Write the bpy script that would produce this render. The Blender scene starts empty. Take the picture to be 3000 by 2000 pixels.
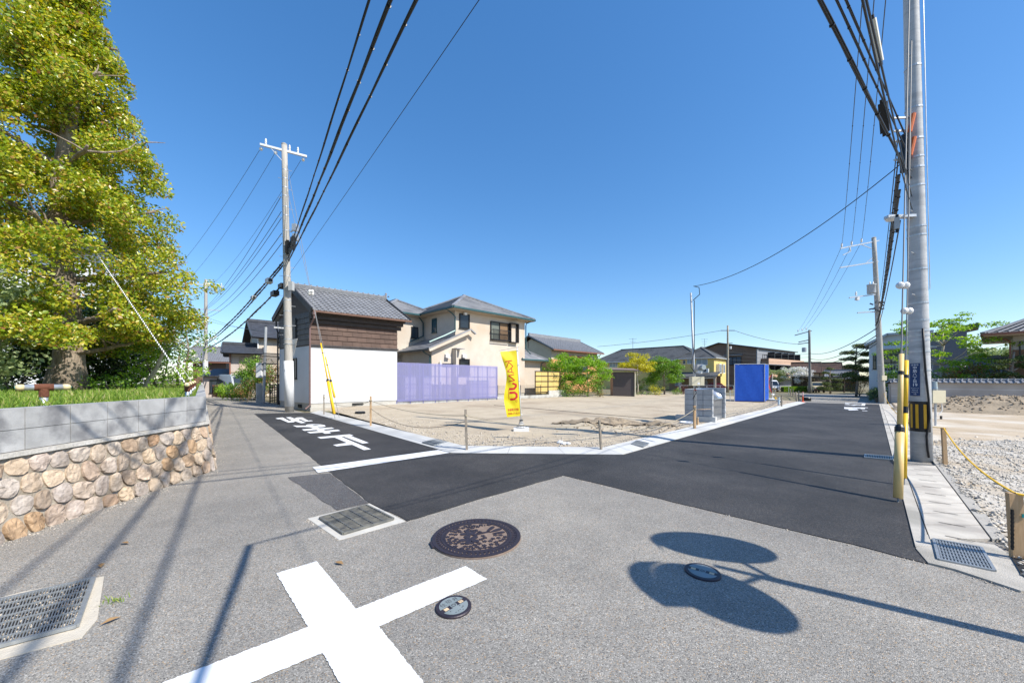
import bpy, bmesh, math, random
import numpy as np
from mathutils import Vector, Matrix
random.seed(7); rng = np.random.default_rng(11)
SC = bpy.context.scene
C = SC.collection
pi = math.pi; rad = math.radians

# ---------------- camera, sky, sun, exposure ----------------
F, HY, CH, SL = 1060.0, 1108.0, 1.5, 0.00707      # lens in photo pixels, horizon row, eye height, fall of the ground
cam = bpy.data.cameras.new('camera'); cam_o = bpy.data.objects.new('camera', cam); C.objects.link(cam_o)
cam.sensor_width = 36; cam.lens = F/3000*36; cam.shift_y = (HY-1000)/3000
cam.clip_start = 0.05; cam.clip_end = 3000
cam_o.location = (0, 0, CH); cam_o.rotation_euler = (rad(90), 0, 0)
SC.camera = cam_o
SUN_EL = rad(45); sx, sy = 0.852, -0.522
sun_vec = Vector((sx*math.cos(SUN_EL), sy*math.cos(SUN_EL), math.sin(SUN_EL))).normalized()
W = bpy.data.worlds.new('World'); SC.world = W; W.use_nodes = True
wn = W.node_tree; wn.nodes.clear()
sky = wn.nodes.new('ShaderNodeTexSky'); sky.sky_type = 'NISHITA'; sky.sun_disc = False
sky.sun_elevation = SUN_EL; sky.sun_rotation = math.atan2(sx, sy)
sky.altitude = 0; sky.air_density = 1.0; sky.dust_density = 0.3; sky.ozone_density = 4.0
bg = wn.nodes.new('ShaderNodeBackground'); bg.inputs['Strength'].default_value = 0.15
wo = wn.nodes.new('ShaderNodeOutputWorld')
gm_ = wn.nodes.new('ShaderNodeGamma'); gm_.inputs[1].default_value = .75; hs_ = wn.nodes.new('ShaderNodeHueSaturation'); hs_.inputs['Saturation'].default_value = 1.42; hs_.inputs['Hue'].default_value = .505; hs_.inputs['Value'].default_value = 1.4
wn.links.new(sky.outputs[0], gm_.inputs[0]); wn.links.new(gm_.outputs[0], hs_.inputs['Color']); wn.links.new(hs_.outputs[0], bg.inputs[0]); wn.links.new(bg.outputs[0], wo.inputs[0])
sun = bpy.data.lights.new('sun', 'SUN'); sun.energy = 5.0; sun.angle = rad(0.53); sun.color = (1, .94, .84)
sun_o = bpy.data.objects.new('sun', sun); C.objects.link(sun_o); sun_o.location = (20, -15, 40)
sun_o.rotation_euler = (-sun_vec).to_track_quat('-Z', 'Y').to_euler()
vs = SC.view_settings; vs.view_transform = 'Standard'; vs.look = 'None'; vs.gamma = 1; vs.exposure = 0.5
try: vs.use_curve_mapping = False
except Exception: pass
SC.cycles.max_bounces = 6; SC.cycles.transparent_max_bounces = 12
SC.cycles.use_denoising = True

# ---------------- calibration helpers ----------------
def gz(x, y): return -SL*max(-40, min(110, x+y))
def gp(px, py, lift=0.0):
    t = (px-1500)/F; d = CH/((py-HY)/F - SL*(t+1))
    return Vector((t*d, d, gz(t*d, d)+lift))
def at(px, py, d): return Vector(((px-1500)/F*d, d, CH-(py-HY)*d/F))
def zz(py, d): return CH-(py-HY)*d/F
def col(px, P, D):
    t = (px-1500)/F; s = (t*P[1]-P[0])/(D[0]-t*D[1])
    return s
def on_g(x, y, lift=0.0): return Vector((x, y, gz(x, y)+lift))

# ---------------- materials ----------------
MATS = {}
def _nt(name):
    m = bpy.data.materials.new(name); m.use_nodes = True
    nt = m.node_tree; nt.nodes.clear()
    return m, nt, (lambda t, **k: _mk(nt, t, k)), nt.links.new
def _mk(nt, t, k):
    n = nt.nodes.new('ShaderNode'+t)
    for a, b in k.items():
        if isinstance(b, tuple) and a == 'inp': pass
        setattr(n, a, b)
    return n
def c4(c): return (c[0], c[1], c[2], 1)
def mat(name, c, c2=None, scale=3.0, rough=.8, bump=0., bs=60., metal=0., var=0., spec=.4, c3=None, s3=.4, stretch=None, alpha=1, bd=.02):
    """colour c mottled with c2 (noise scale) and large patches of c3; bump noise bs; var = per-object value spread"""
    if name in MATS: return MATS[name]
    m, nt, N, L = _nt(name)
    out = N('OutputMaterial'); p = N('BsdfPrincipled'); L(p.outputs[0], out.inputs[0])
    p.inputs['Roughness'].default_value = rough; p.inputs['Metallic'].default_value = metal
    p.inputs['Specular IOR Level'].default_value = spec; p.inputs['Alpha'].default_value = alpha
    tc = N('TexCoord'); co = tc.outputs['Object']
    if stretch:
        mp = N('Mapping'); mp.inputs['Scale'].default_value = stretch; L(co, mp.inputs[0]); co = mp.outputs[0]
    cur = None
    if c2 is not None:
        n = N('TexNoise'); n.inputs['Scale'].default_value = scale; n.inputs['Detail'].default_value = 8; n.inputs['Roughness'].default_value = .65
        L(co, n.inputs['Vector'])
        r = N('ValToRGB'); r.color_ramp.elements[0].position = .35; r.color_ramp.elements[1].position = .68
        r.color_ramp.elements[0].color = c4(c); r.color_ramp.elements[1].color = c4(c2); L(n.outputs[0], r.inputs[0]); cur = r.outputs[0]
    if c3 is not None:
        n = N('TexNoise'); n.inputs['Scale'].default_value = s3; n.inputs['Detail'].default_value = 5; L(co, n.inputs['Vector'])
        r = N('ValToRGB'); r.color_ramp.elements[0].position = .48; r.color_ramp.elements[1].position = .66
        r.color_ramp.elements[0].color = (0, 0, 0, 1); r.color_ramp.elements[1].color = (1, 1, 1, 1); L(n.outputs[0], r.inputs[0])
        mx = N('Mix', data_type='RGBA'); L(r.outputs[0], mx.inputs[0])
        if cur: L(cur, mx.inputs[6])
        else: mx.inputs[6].default_value = c4(c)
        mx.inputs[7].default_value = c4(c3); cur = mx.outputs[2]
    if var:
        oi = N('ObjectInfo'); mr = N('MapRange'); mr.inputs[3].default_value = 1-var; mr.inputs[4].default_value = 1+var
        L(oi.outputs['Random'], mr.inputs[0])
        hs = N('HueSaturation'); L(mr.outputs[0], hs.inputs['Value'])
        if cur: L(cur, hs.inputs['Color'])
        else: hs.inputs['Color'].default_value = c4(c)
        cur = hs.outputs[0]
    if cur: L(cur, p.inputs['Base Color'])
    else: p.inputs['Base Color'].default_value = c4(c)
    if bump:
        n = N('TexNoise'); n.inputs['Scale'].default_value = bs; n.inputs['Detail'].default_value = 6; L(co, n.inputs['Vector'])
        b = N('Bump'); b.inputs['Strength'].default_value = bump; b.inputs['Distance'].default_value = bd
        L(n.outputs[0], b.inputs['Height']); L(b.outputs[0], p.inputs['Normal'])
    MATS[name] = m; return m

def asphalt(name, base, light, dark, warm, vs=90., patch=None, ps=.35, bump=.5, rough=.85, cracks=False):
    """aggregate: voronoi cells picked out in greys, a few warm chips, fine relief"""
    m, nt, N, L = _nt(name)
    out = N('OutputMaterial'); p = N('BsdfPrincipled'); L(p.outputs[0], out.inputs[0])
    p.inputs['Roughness'].default_value = rough; p.inputs['Specular IOR Level'].default_value = .3
    g = N('NewGeometry'); co = g.outputs['Position']
    v = N('TexVoronoi'); v.inputs['Scale'].default_value = vs; L(co, v.inputs['Vector'])
    sep = N('SeparateColor'); L(v.outputs['Color'], sep.inputs[0])
    r = N('ValToRGB'); e = r.color_ramp.elements; r.color_ramp.interpolation = 'LINEAR'
    e[0].position = .0; e[0].color = c4(dark); e[1].position = 1; e[1].color = c4(light)
    a = e.new(.25); a.color = c4([k*.8 for k in base]); a = e.new(.7); a.color = c4(base); a = e.new(.9); a.color = c4([k*1.2 for k in base])
    L(sep.outputs[0], r.inputs[0])
    gt = N('Math', operation='GREATER_THAN'); gt.inputs[1].default_value = .955; L(sep.outputs[1], gt.inputs[0])
    mx = N('Mix', data_type='RGBA'); L(gt.outputs[0], mx.inputs[0]); L(r.outputs[0], mx.inputs[6]); mx.inputs[7].default_value = c4(warm)
    n = N('TexNoise'); n.inputs['Scale'].default_value = ps; n.inputs['Detail'].default_value = 6; L(co, n.inputs['Vector'])
    rr = N('ValToRGB'); rr.color_ramp.elements[0].position = .35; rr.color_ramp.elements[1].position = .7
    rr.color_ramp.elements[0].color = (.80, .80, .80, 1); rr.color_ramp.elements[1].color = (1.12, 1.1, 1.06, 1) if not patch else c4(patch)
    L(n.outputs[0], rr.inputs[0])
    mu = N('Mix', data_type='RGBA', blend_type='MULTIPLY'); mu.inputs[0].default_value = 1; L(mx.outputs[2], mu.inputs[6]); L(rr.outputs[0], mu.inputs[7])
    # streaks along the wheel tracks
    n2 = N('TexNoise'); n2.inputs['Scale'].default_value = 2.2; n2.inputs['Detail'].default_value = 9; n2.inputs['Roughness'].default_value = .7; L(co, n2.inputs['Vector'])
    r2 = N('ValToRGB'); r2.color_ramp.elements[0].position = .3; r2.color_ramp.elements[1].position = .75
    r2.color_ramp.elements[0].color = (.85, .85, .85, 1); r2.color_ramp.elements[1].color = (1.13, 1.12, 1.11, 1); L(n2.outputs[0], r2.inputs[0])
    m2 = N('Mix', data_type='RGBA', blend_type='MULTIPLY'); m2.inputs[0].default_value = 1; L(mu.outputs[2], m2.inputs[6]); L(r2.outputs[0], m2.inputs[7])
    res = m2.outputs[2]
    if cracks:
        nw = N('TexNoise'); nw.inputs['Scale'].default_value = 3; nw.inputs['Detail'].default_value = 5; L(co, nw.inputs['Vector'])
        wv = N('Mix', data_type='RGBA'); wv.inputs[0].default_value = .22; L(co, wv.inputs[6]); L(nw.outputs['Color'], wv.inputs[7])
        vc = N('TexVoronoi', feature='DISTANCE_TO_EDGE'); vc.inputs['Scale'].default_value = .42; L(wv.outputs[2], vc.inputs['Vector'])
        cm = N('Math', operation='LESS_THAN'); cm.inputs[1].default_value = .0022; L(vc.outputs['Distance'], cm.inputs[0])
        nm = N('TexNoise'); nm.inputs['Scale'].default_value = .8; nm.inputs['Detail'].default_value = 2; L(co, nm.inputs['Vector'])
        gk = N('Math', operation='GREATER_THAN'); gk.inputs[1].default_value = .54; L(nm.outputs[0], gk.inputs[0])
        mk = N('Math', operation='MULTIPLY'); L(cm.outputs[0], mk.inputs[0]); L(gk.outputs[0], mk.inputs[1])
        cx = N('Mix', data_type='RGBA'); L(mk.outputs[0], cx.inputs[0]); L(res, cx.inputs[6]); cx.inputs[7].default_value = (.06, .06, .06, 1); res = cx.outputs[2]
    L(res, p.inputs['Base Color'])
    b = N('Bump'); b.inputs['Strength'].default_value = bump; b.inputs['Distance'].default_value = .006
    L(v.outputs['Distance'], b.inputs['Height']); b.invert = True; L(b.outputs[0], p.inputs['Normal'])
    MATS[name] = m; return m

def leafmat(name, cols, rough=.42, trans=.3, spec=.5):
    """leaf: colour drawn per leaf from a ramp of cols [(pos, colour)...]"""
    m, nt, N, L = _nt(name)
    out = N('OutputMaterial'); p = N('BsdfPrincipled'); t = N('BsdfTranslucent'); mix = N('MixShader')
    mix.inputs[0].default_value = trans; L(p.outputs[0], mix.inputs[1]); L(t.outputs[0], mix.inputs[2]); L(mix.outputs[0], out.inputs[0])
    g = N('NewGeometry'); r = N('ValToRGB'); e = r.color_ramp.elements
    e[0].position = cols[0][0]; e[0].color = c4(cols[0][1]); e[1].position = cols[-1][0]; e[1].color = c4(cols[-1][1])
    for a, b in cols[1:-1]:
        k = e.new(a); k.color = c4(b)
    L(g.outputs['Random Per Island'], r.inputs[0])
    L(r.outputs[0], p.inputs['Base Color'])
    hs = N('HueSaturation'); hs.inputs['Saturation'].default_value = 1.15; hs.inputs['Value'].default_value = 1.5; L(r.outputs[0], hs.inputs['Color']); L(hs.outputs[0], t.inputs[0])
    p.inputs['Roughness'].default_value = rough; p.inputs['Specular IOR Level'].default_value = spec
    MATS[name] = m; return m

def glassmat(name, tint, rough=.05, dark=(.02, .025, .03)):
    m = mat(name, dark, tuple(k*1.6 for k in dark), scale=.6, rough=rough, spec=.9); return m

# ---------------- mesh helpers ----------------
class MB:
    def __init__(s, tf=None): s.v = []; s.f = []; s.tf = tf
    def add(s, vs, fs):
        n = len(s.v)
        s.v += [tuple(s.tf(Vector(p)) if s.tf else p) for p in vs]; s.f += [tuple(i+n for i in f) for f in fs]; return s
    def box(s, x0, x1, y0, y1, z0, z1):
        return s.add([(x0, y0, z0), (x1, y0, z0), (x1, y1, z0), (x0, y1, z0), (x0, y0, z1), (x1, y0, z1), (x1, y1, z1), (x0, y1, z1)],
                     [(3, 2, 1, 0), (4, 5, 6, 7), (0, 1, 5, 4), (1, 2, 6, 5), (2, 3, 7, 6), (3, 0, 4, 7)])
    def bar(s, p, q, w, h, up=(0, 0, 1)):
        p = Vector(p); q = Vector(q); d = (q-p).normalized(); a = d.cross(Vector(up))
        if a.length < 1e-4: a = d.cross(Vector((1, 0, 0)))
        a.normalize(); b = a.cross(d); a *= w/2; b *= h/2
        return s.add([p-a-b, p+a-b, p+a+b, p-a+b, q-a-b, q+a-b, q+a+b, q-a+b],
                     [(0, 1, 2, 3), (7, 6, 5, 4), (0, 4, 5, 1), (1, 5, 6, 2), (2, 6, 7, 3), (3, 7, 4, 0)])
    def tube(s, pts, r, n=8, cap=True):
        pts = [Vector(p) for p in pts]; k = len(pts)
        rs = r if isinstance(r, (list, tuple)) else [r]*k
        vs = []; ref = None
        for i, p in enumerate(pts):
            d = (pts[min(i+1, k-1)]-pts[max(i-1, 0)])
            d = d.normalized() if d.length > 1e-9 else Vector((0, 0, 1))
            if ref is None: ref = Vector((1, 0, 0)) if abs(d.x) < .9 else Vector((0, 1, 0))
            a = (ref-d*ref.dot(d)).normalized(); b = d.cross(a); ref = a
            vs += [p+(a*math.cos(2*pi*j/n)+b*math.sin(2*pi*j/n))*rs[i] for j in range(n)]
        fs = [(i*n+j, i*n+(j+1) % n, (i+1)*n+(j+1) % n, (i+1)*n+j) for i in range(k-1) for j in range(n)]
        if cap: fs += [tuple(range(n-1, -1, -1)), tuple((k-1)*n+j for j in range(n))]
        return s.add(vs, fs)
    def lathe(s, prof, c=(0, 0, 0), n=20, axis=None):
        vs = []; M = Matrix.Identity(3)
        if axis is not None: M = Vector((0, 0, 1)).rotation_difference(Vector(axis)).to_matrix()
        for r, z in prof:
            vs += [Vector(c)+M @ Vector((r*math.cos(2*pi*j/n), r*math.sin(2*pi*j/n), z)) for j in range(n)]
        k = len(prof)
        fs = [(i*n+j, i*n+(j+1) % n, (i+1)*n+(j+1) % n, (i+1)*n+j) for i in range(k-1) for j in range(n)]
        fs += [tuple(range(n-1, -1, -1)), tuple((k-1)*n+j for j in range(n))]
        return s.add(vs, fs)
    def prism(s, poly, z0, z1):
        n = len(poly); vs = [(p[0], p[1], z0) for p in poly]+[(p[0], p[1], z1) for p in poly]
        return s.add(vs, [tuple(range(n-1, -1, -1)), tuple(range(n, 2*n))]+[(i, (i+1) % n, n+(i+1) % n, n+i) for i in range(n)])
    def slab(s, pts, t):
        """3-d polygon given thickness t along its own normal (downwards)"""
        pts = [Vector(p) for p in pts]; n = len(pts)
        nn = Vector((0, 0, 0))
        for i in range(n): nn += pts[i].cross(pts[(i+1) % n])
        nn.normalize()
        return s.add(pts+[p-nn*t for p in pts], [tuple(range(n)), tuple(range(2*n-1, n-1, -1))]+[(i, n+i, n+(i+1) % n, (i+1) % n) for i in range(n)])
    def poly(s, pts): return s.add(pts, [tuple(range(len(pts)))])
    def courses(s, E0, E1, R1, R0, n, th):
        """stepped roofing courses between the eave E0-E1 and the ridge R0-R1"""
        E0, E1, R1, R0 = map(Vector, (E0, E1, R1, R0)); nn = (E1-E0).cross(R0-E0).normalized()
        if nn.z < 0: nn = -nn
        for i in range(n):
            a, b = i/n, (i+1)/n
            p0 = E0.lerp(R0, a); p1 = E1.lerp(R1, a); q1 = E1.lerp(R1, b); q0 = E0.lerp(R0, b)
            s.add([p0+nn*th, p1+nn*th, q1, q0, p0, p1], [(0, 1, 2, 3), (4, 5, 1, 0), (4, 0, 3), (5, 2, 1)])
        return s
    def ribs(s, E0, E1, R1, R0, n, r, seg=5):
        E0, E1, R1, R0 = map(Vector, (E0, E1, R1, R0))
        for i in range(n):
            a = (i+.5)/n; s.tube([E0.lerp(E1, a), R0.lerp(R1, a)], r, seg)
        return s
    def build(s, name, m, parent=None, smooth=False, kind=None):
        me = bpy.data.meshes.new(name); me.from_pydata([tuple(p) for p in s.v], [], s.f); me.update()
        return link(name, me, m, parent, smooth, kind)
def link(name, me, m, parent=None, smooth=False, kind=None):
    if m is not None and not me.materials: me.materials.append(m)
    if smooth: me.polygons.foreach_set('use_smooth', [True]*len(me.polygons))
    o = bpy.data.objects.new(name, me); C.objects.link(o)
    if parent is not None: o.parent = parent
    if kind: o['kind'] = kind
    return o
def thing(name, label, cat, loc=(0, 0, 0), rotz=0., group=None):
    o = bpy.data.objects.new(name, None); C.objects.link(o); o.location = loc; o.rotation_euler = (0, 0, rotz)
    o.empty_display_size = .3; return tag(o, label, cat, group)
def tag(o, label, cat, group=None, kind=None):
    if label: o['label'] = label
    if cat: o['category'] = cat
    if group: o['group'] = group
    if kind: o['kind'] = kind
    return o
def copy_tree(o, parent=None):
    c = o.copy(); C.objects.link(c); c.parent = parent
    for ch in list(o.children): copy_tree(ch, c)
    return c
def struct(o): o['kind'] = 'structure'; return o
def text_mesh(body, size, align='CENTER', sx=1.):
    cu = bpy.data.curves.new('lettering', 'FONT'); cu.body = body; cu.size = size; cu.align_x = align; cu.align_y = 'CENTER'; cu.resolution_u = 3
    ob = bpy.data.objects.new('lettering', cu); C.objects.link(ob)
    dg = bpy.context.evaluated_depsgraph_get(); me = bpy.data.meshes.new_from_object(ob.evaluated_get(dg))
    bpy.data.objects.remove(ob); bpy.data.curves.remove(cu); me.materials.clear()
    if sx != 1: me.transform(Matrix.Diagonal((sx, 1, 1, 1)))
    return me
def lettering(body, size, m, parent, M, sx=1., name='lettering'):
    me = text_mesh(body, size, sx=sx); me.transform(M); return link(name, me, m, parent)

# scatter: many tiny copies of a base shape as one mesh
LEAF = (np.array([(0, -.5, 0), (.34, .05, .1), (0, .55, 0), (-.34, .05, .1)], float), [(0, 1, 2), (0, 2, 3)])
ROCK = (np.array([(1, 0, 0), (-1, 0, 0), (0, 1, 0), (0, -1, 0), (0, 0, .8), (0, 0, -.8), (.7, .7, .3), (-.7, -.6, .3)], float),
        [(0, 6, 4), (6, 2, 4), (2, 1, 4), (1, 7, 4), (7, 3, 4), (3, 0, 4), (0, 5, 6), (6, 5, 2), (2, 5, 1), (1, 5, 7), (7, 5, 3), (3, 5, 0)])
BLADE = (np.array([(-.06, 0, 0), (.06, 0, 0), (.03, .12, .6), (0, .38, 1.0)], float), [(0, 1, 2), (0, 2, 3)])
def rand_rot(n, tilt=1., up=None):
    """random frames; tilt 0 = flat leaf facing up, 1 = any direction"""
    nrm = rng.normal(size=(n, 3)); nrm /= np.linalg.norm(nrm, axis=1)[:, None]
    u = np.array((0, 0, 1.)) if up is None else np.array(up)
    nrm = nrm*tilt + u*(1-tilt); nrm /= np.linalg.norm(nrm, axis=1)[:, None]
    a = rng.normal(size=(n, 3)); a -= nrm*(a*nrm).sum(1)[:, None]; a /= np.linalg.norm(a, axis=1)[:, None]
    b = np.cross(nrm, a); return np.stack([b, a, nrm], axis=2)
def scatter(base, pos, scl, rot, jitter=0.):
    bv, bf = base; n = len(pos); k = len(bv)
    v = np.repeat(bv[None], n, 0)
    if jitter: v = v*(1+rng.uniform(-jitter, jitter, size=v.shape))
    sc = np.asarray(scl); sc = sc[:, None] if sc.ndim == 1 else sc
    v = np.einsum('nij,nkj->nki', rot, v*sc[:, None, :]) + np.asarray(pos)[:, None, :]
    v = v.reshape(-1, 3); fv = np.array(bf)
    f = (fv[None]+np.arange(n)[:, None, None]*k).reshape(-1, fv.shape[1])
    me = bpy.data.meshes.new('scatter'); me.vertices.add(len(v)); me.vertices.foreach_set('co', v.astype('f').ravel())
    me.loops.add(f.size); me.loops.foreach_set('vertex_index', f.astype('i').ravel())
    me.polygons.add(len(f)); me.polygons.foreach_set('loop_start', np.arange(0, f.size, f.shape[1], dtype='i'))
    me.update(calc_edges=True); return me
# ---------------- ground, roads, markings ----------------
m_earth = mat('earth', (.20, .165, .11), (.13, .125, .06), scale=.6, rough=.95, bump=.4, bs=8)
m_old = asphalt('old_asphalt', (.305, .293, .27), (.56, .54, .505), (.095, .093, .092), (.40, .29, .18), vs=185, bump=.6)
m_new = asphalt('new_asphalt', (.039, .039, .0405), (.105, .104, .104), (.017, .017, .019), (.09, .075, .06), vs=150, bump=.5, patch=(1.55, 1.52, 1.48), ps=.55, rough=.72)
m_patch = asphalt('patch_asphalt', (.12, .12, .125), (.24, .24, .24), (.03, .03, .035), (.18, .12, .08), vs=135)
m_conc = mat('new_concrete', (.47, .47, .455), (.57, .57, .555), scale=2.2, rough=.75, bump=.15, bs=90, c3=(.41, .41, .40), s3=1.1)
m_conc_old = mat('old_concrete', (.40, .375, .33), (.50, .47, .42), scale=5, rough=.9, bump=.4, bs=120, c3=(.30, .285, .25), s3=1.6)
m_paint = mat('road_paint', (.78, .79, .80), (.70, .71, .72), scale=9, rough=.55, bump=.35, bs=140, bd=.004)
R2 = Vector((.7071, .7071)); L2 = Vector((-.66, .751))

def sheet(name, pts, m, lift=0., thick=0., parent=None):
    """flat piece of ground following the fall of the site"""
    P = [on_g(p[0], p[1], lift) for p in pts]
    b = MB()
    if thick: 
        n = len(P); ar = sum(P[i].x*P[(i+1) % n].y-P[(i+1) % n].x*P[i].y for i in range(n))
        if ar < 0: P = P[::-1]
        b.slab(P, thick)
    else: b.poly(P)
    return b.build(name, m, parent)
def pix(*pp): return [gp(*p)[:2] for p in pp]
def roughen(pts, amp, step, closed=True):
    out = []
    for i in range(len(pts)-(0 if closed else 1)):
        a, b = Vector(pts[i]), Vector(pts[(i+1) % len(pts)]); n = max(1, int((b-a).length/step)); d = (b-a).normalized() if (b-a).length else Vector((1, 0)); nn = Vector((-d.y, d.x))
        for k in range(n):
            j = 0 if k == 0 else random.uniform(-amp, amp)
            out.append(tuple(a.lerp(b, k/n)+nn*j))
    if not closed: out.append(tuple(pts[-1]))
    return out

b = MB()
aa = [-300, -28.3, 77.8, 900]; bb = [-900, 0, 900]
vs_ = []
for a in aa:
    for q in bb:
        x = a*.7071+q*.7071; y = a*.7071-q*.7071
        vs_.append((x, y, gz(x, y)-.06))
b.add(vs_, [(i*3+j, i*3+j+1, (i+1)*3+j+1, (i+1)*3+j) for i in range(3) for j in range(2)])
struct(b.build('ground', m_earth))

# old worn road surface: crossing, street to the left, street to the far right
old = [(-8, -9), (9, -9), (6.5, -1), (4.6, 3.2), (40.9, 40.4), (46, 47), (40, 52), (34, 42), (23, 29), (2.2, 7.6), (-1.2, 7.6), (-10.2, 17.2), (-27.3, 36.5), (-34, 44), (-37, 41), (-5.6, 6.6), (-5.1, 5.6), (-4.95, 3.0), (-5.4, -1)]
struct(sheet('road', old, m_old, 0.0))
# new dark surfacing
Nr = lambda *pp: roughen(pix(*pp), .015, .12)
newp = pix((745, 1212), (943.5, 1365), (1083, 1473), (1193.5, 1526.5), (1400, 1463), (1652, 1393), (2050, 1489), (2500, 1595), (2719, 1652))
newp = roughen(newp, .012, .15, False)
edge = [(3.65, 3.27)] + [(a+.38, a) for a in (6, 12, 20, 25.8)]
newp = newp+edge+[(22.4, 27.6), (2.3, 7.43), (-1.26, 7.47), (-9.1, 16.35)]
struct(sheet('fresh_asphalt', newp, m_new, .008, .02))
struct(sheet('asphalt_patch', roughen(pix((843, 1398), (926, 1389), (967, 1386), (1080, 1473), (988, 1495)), .012, .1), m_patch, .004))
# stop line
tagp = lambda o, l, c='road marking', g=None: tag(o, l, c, g)
tagp(sheet('stop_line', roughen(pix((916, 1370), (1283.6, 1319), (1317.6, 1327), (931.6, 1386)), .006, .1), m_paint, .0125), 'broad white stop line painted across the mouth of the left street')
# the word painted on the left street, traced as three characters
def zp(*pp): return pix(*[(790+x*.13605, 1200+y*.13605) for x, y in pp])
word = thing('road_lettering', 'white painted stop lettering on the dark asphalt of the left street', 'road marking', tuple(on_g(-6, 12)))
def glyph(polys):
    b = MB()
    for k, pl in enumerate(polys):
        b.poly([on_g(p[0], p[1], .0125+.0012*k)-Vector(word.location) for p in pl])
    b.build('character', m_paint, word)
glyph([zp((120, 190), (180, 208), (225, 205), (400, 280), (520, 272), (548, 252), (680, 295), (775, 283), (620, 222), (650, 204), (775, 260), (935, 245), (895, 233), (830, 238), (700, 168), (590, 172), (530, 195), (450, 162), (350, 168), (485, 240), (420, 243), (280, 170), (205, 178))])
glyph([zp((500, 345), (580, 378), (730, 375), (870, 382), (940, 410), (1060, 465), (1195, 522), (1325, 512), (1275, 487), (1150, 432), (1020, 378), (1100, 380), (1170, 374), (1208, 356), (1185, 338), (1100, 322), (950, 315), (820, 322), (778, 338), (800, 352), (900, 358), (985, 362), (910, 340), (985, 330), (1060, 340), (1085, 352), (990, 352), (900, 348), (700, 348)),
       zp((690, 430), (750, 460), (1010, 440), (1150, 432), (1395, 410), (1335, 388), (1080, 405), (930, 412)),
       zp((800, 487), (870, 515), (1140, 497), (1290, 487), (1525, 462), (1465, 435), (1225, 455), (1060, 465))])
glyph([zp((1025, 598), (1100, 628), (1395, 603), (1665, 720), (1365, 765), (1445, 795), (1775, 760), (2030, 877), (2180, 857), (1545, 592), (1600, 586), (2000, 735), (2135, 720), (1745, 570), (1810, 562), (1725, 535))])
# the same word on the right street, seen almost edge-on
far = thing('road_lettering', 'white painted lettering lying far down the dark right street', 'road marking', tuple(on_g(20, 21)))
def frect(*pp): 
    b = MB(); b.poly([on_g(*gp(2420+x/13.07, 1140+y/13.07)[:2], .0135)-Vector(far.location) for x, y in pp]); b.build('stroke', m_paint, far)
frect((640, 765), (870, 765), (1010, 765), (1235, 788), (1235, 802), (1010, 806), (870, 808), (850, 780))
frect((690, 690), (1600, 705), (1615, 718), (1340, 716), (1345, 758), (1490, 760), (1490, 720), (1000, 712), (1010, 735), (1215, 740), (1200, 765), (700, 745))
frect((700, 596), (840, 600), (1060, 625), (1200, 610), (1370, 628), (1490, 630), (1510, 555), (1390, 556), (1350, 612), (1190, 590), (930, 600), (860, 575), (740, 580))
frect((720, 520), (1490, 515), (1520, 535), (1000, 532), (730, 545))
frect((1375, 815), (1590, 830), (1580, 842), (1380, 828))
# big white cross in the middle of the crossing
def zq(*pp): return pix(*[(700+x*.38265, 1550+y*.38265) for x, y in pp])
cross = zq((285, 340), (595, 248), (895, 612), (1735, 285), (1900, 385), (1072, 748), (1520, 1310), (850, 1310), (640, 950), (-1100, 1678), (-1200, 1416), (528, 752))
tagp(sheet('painted_cross', roughen(cross, .0035, .012), m_paint, .006), 'large white cross painted on the old asphalt in the foreground')

# lot edge: pale concrete gutter strip, three straight runs of cast lengths
st = thing('gutter_strip', 'new pale concrete gutter strip edging the bare building lot', 'gutter')
def run(a, c, wa, wc, n, first=0):
    """n cast lengths from a to c; wa/wc: inner edge points"""
    a, c, wa, wc = map(Vector, (a, c, wa, wc))
    L_ = (c-a).length
    for i in range(n):
        g = .004/L_
        s, e = i/n+g, (i+1)/n-g
        P = [a.lerp(c, s), a.lerp(c, e), wa.lerp(wc, e), wa.lerp(wc, s)]
        pts = [on_g(P[0].x, P[0].y, .014), on_g(P[1].x, P[1].y, .014), on_g(P[2].x, P[2].y, .075), on_g(P[3].x, P[3].y, .075)]
        MB().slab(pts, .16).build('gutter_length', m_conc, st)
iL0, iL1 = (-8.8, 16.68), (-1.05, 7.93); iR0 = (2.0, 7.88); iR1 = (22.15, 28.05)
run((-9.15, 16.37), (-1.26, 7.46), iL0, iL1, 7)
run((-1.26, 7.46), (2.25, 7.42), iL1, iR0, 3)
run((2.25, 7.42), (22.4, 27.57), iR0, iR1, 15)

def patchgrid(name, x0, x1, y0, y1, st, hf, m, keep):
    bm = bmesh.new(); gr = {}
    nx, ny = int((x1-x0)/st), int((y1-y0)/st)
    for i in range(nx+1):
        for j in range(ny+1):
            x, y = x0+i*st, y0+j*st
            if keep(x, y): gr[i, j] = bm.verts.new((x, y, hf(x, y)))
    for (i, j), v in list(gr.items()):
        if (i+1, j) in gr and (i, j+1) in gr and (i+1, j+1) in gr: bm.faces.new((v, gr[i+1, j], gr[i+1, j+1], gr[i, j+1]))
    me = bpy.data.meshes.new(name); bm.to_mesh(me); bm.free(); return link(name, me, m, smooth=True)
patchgrid_ = patchgrid
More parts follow.
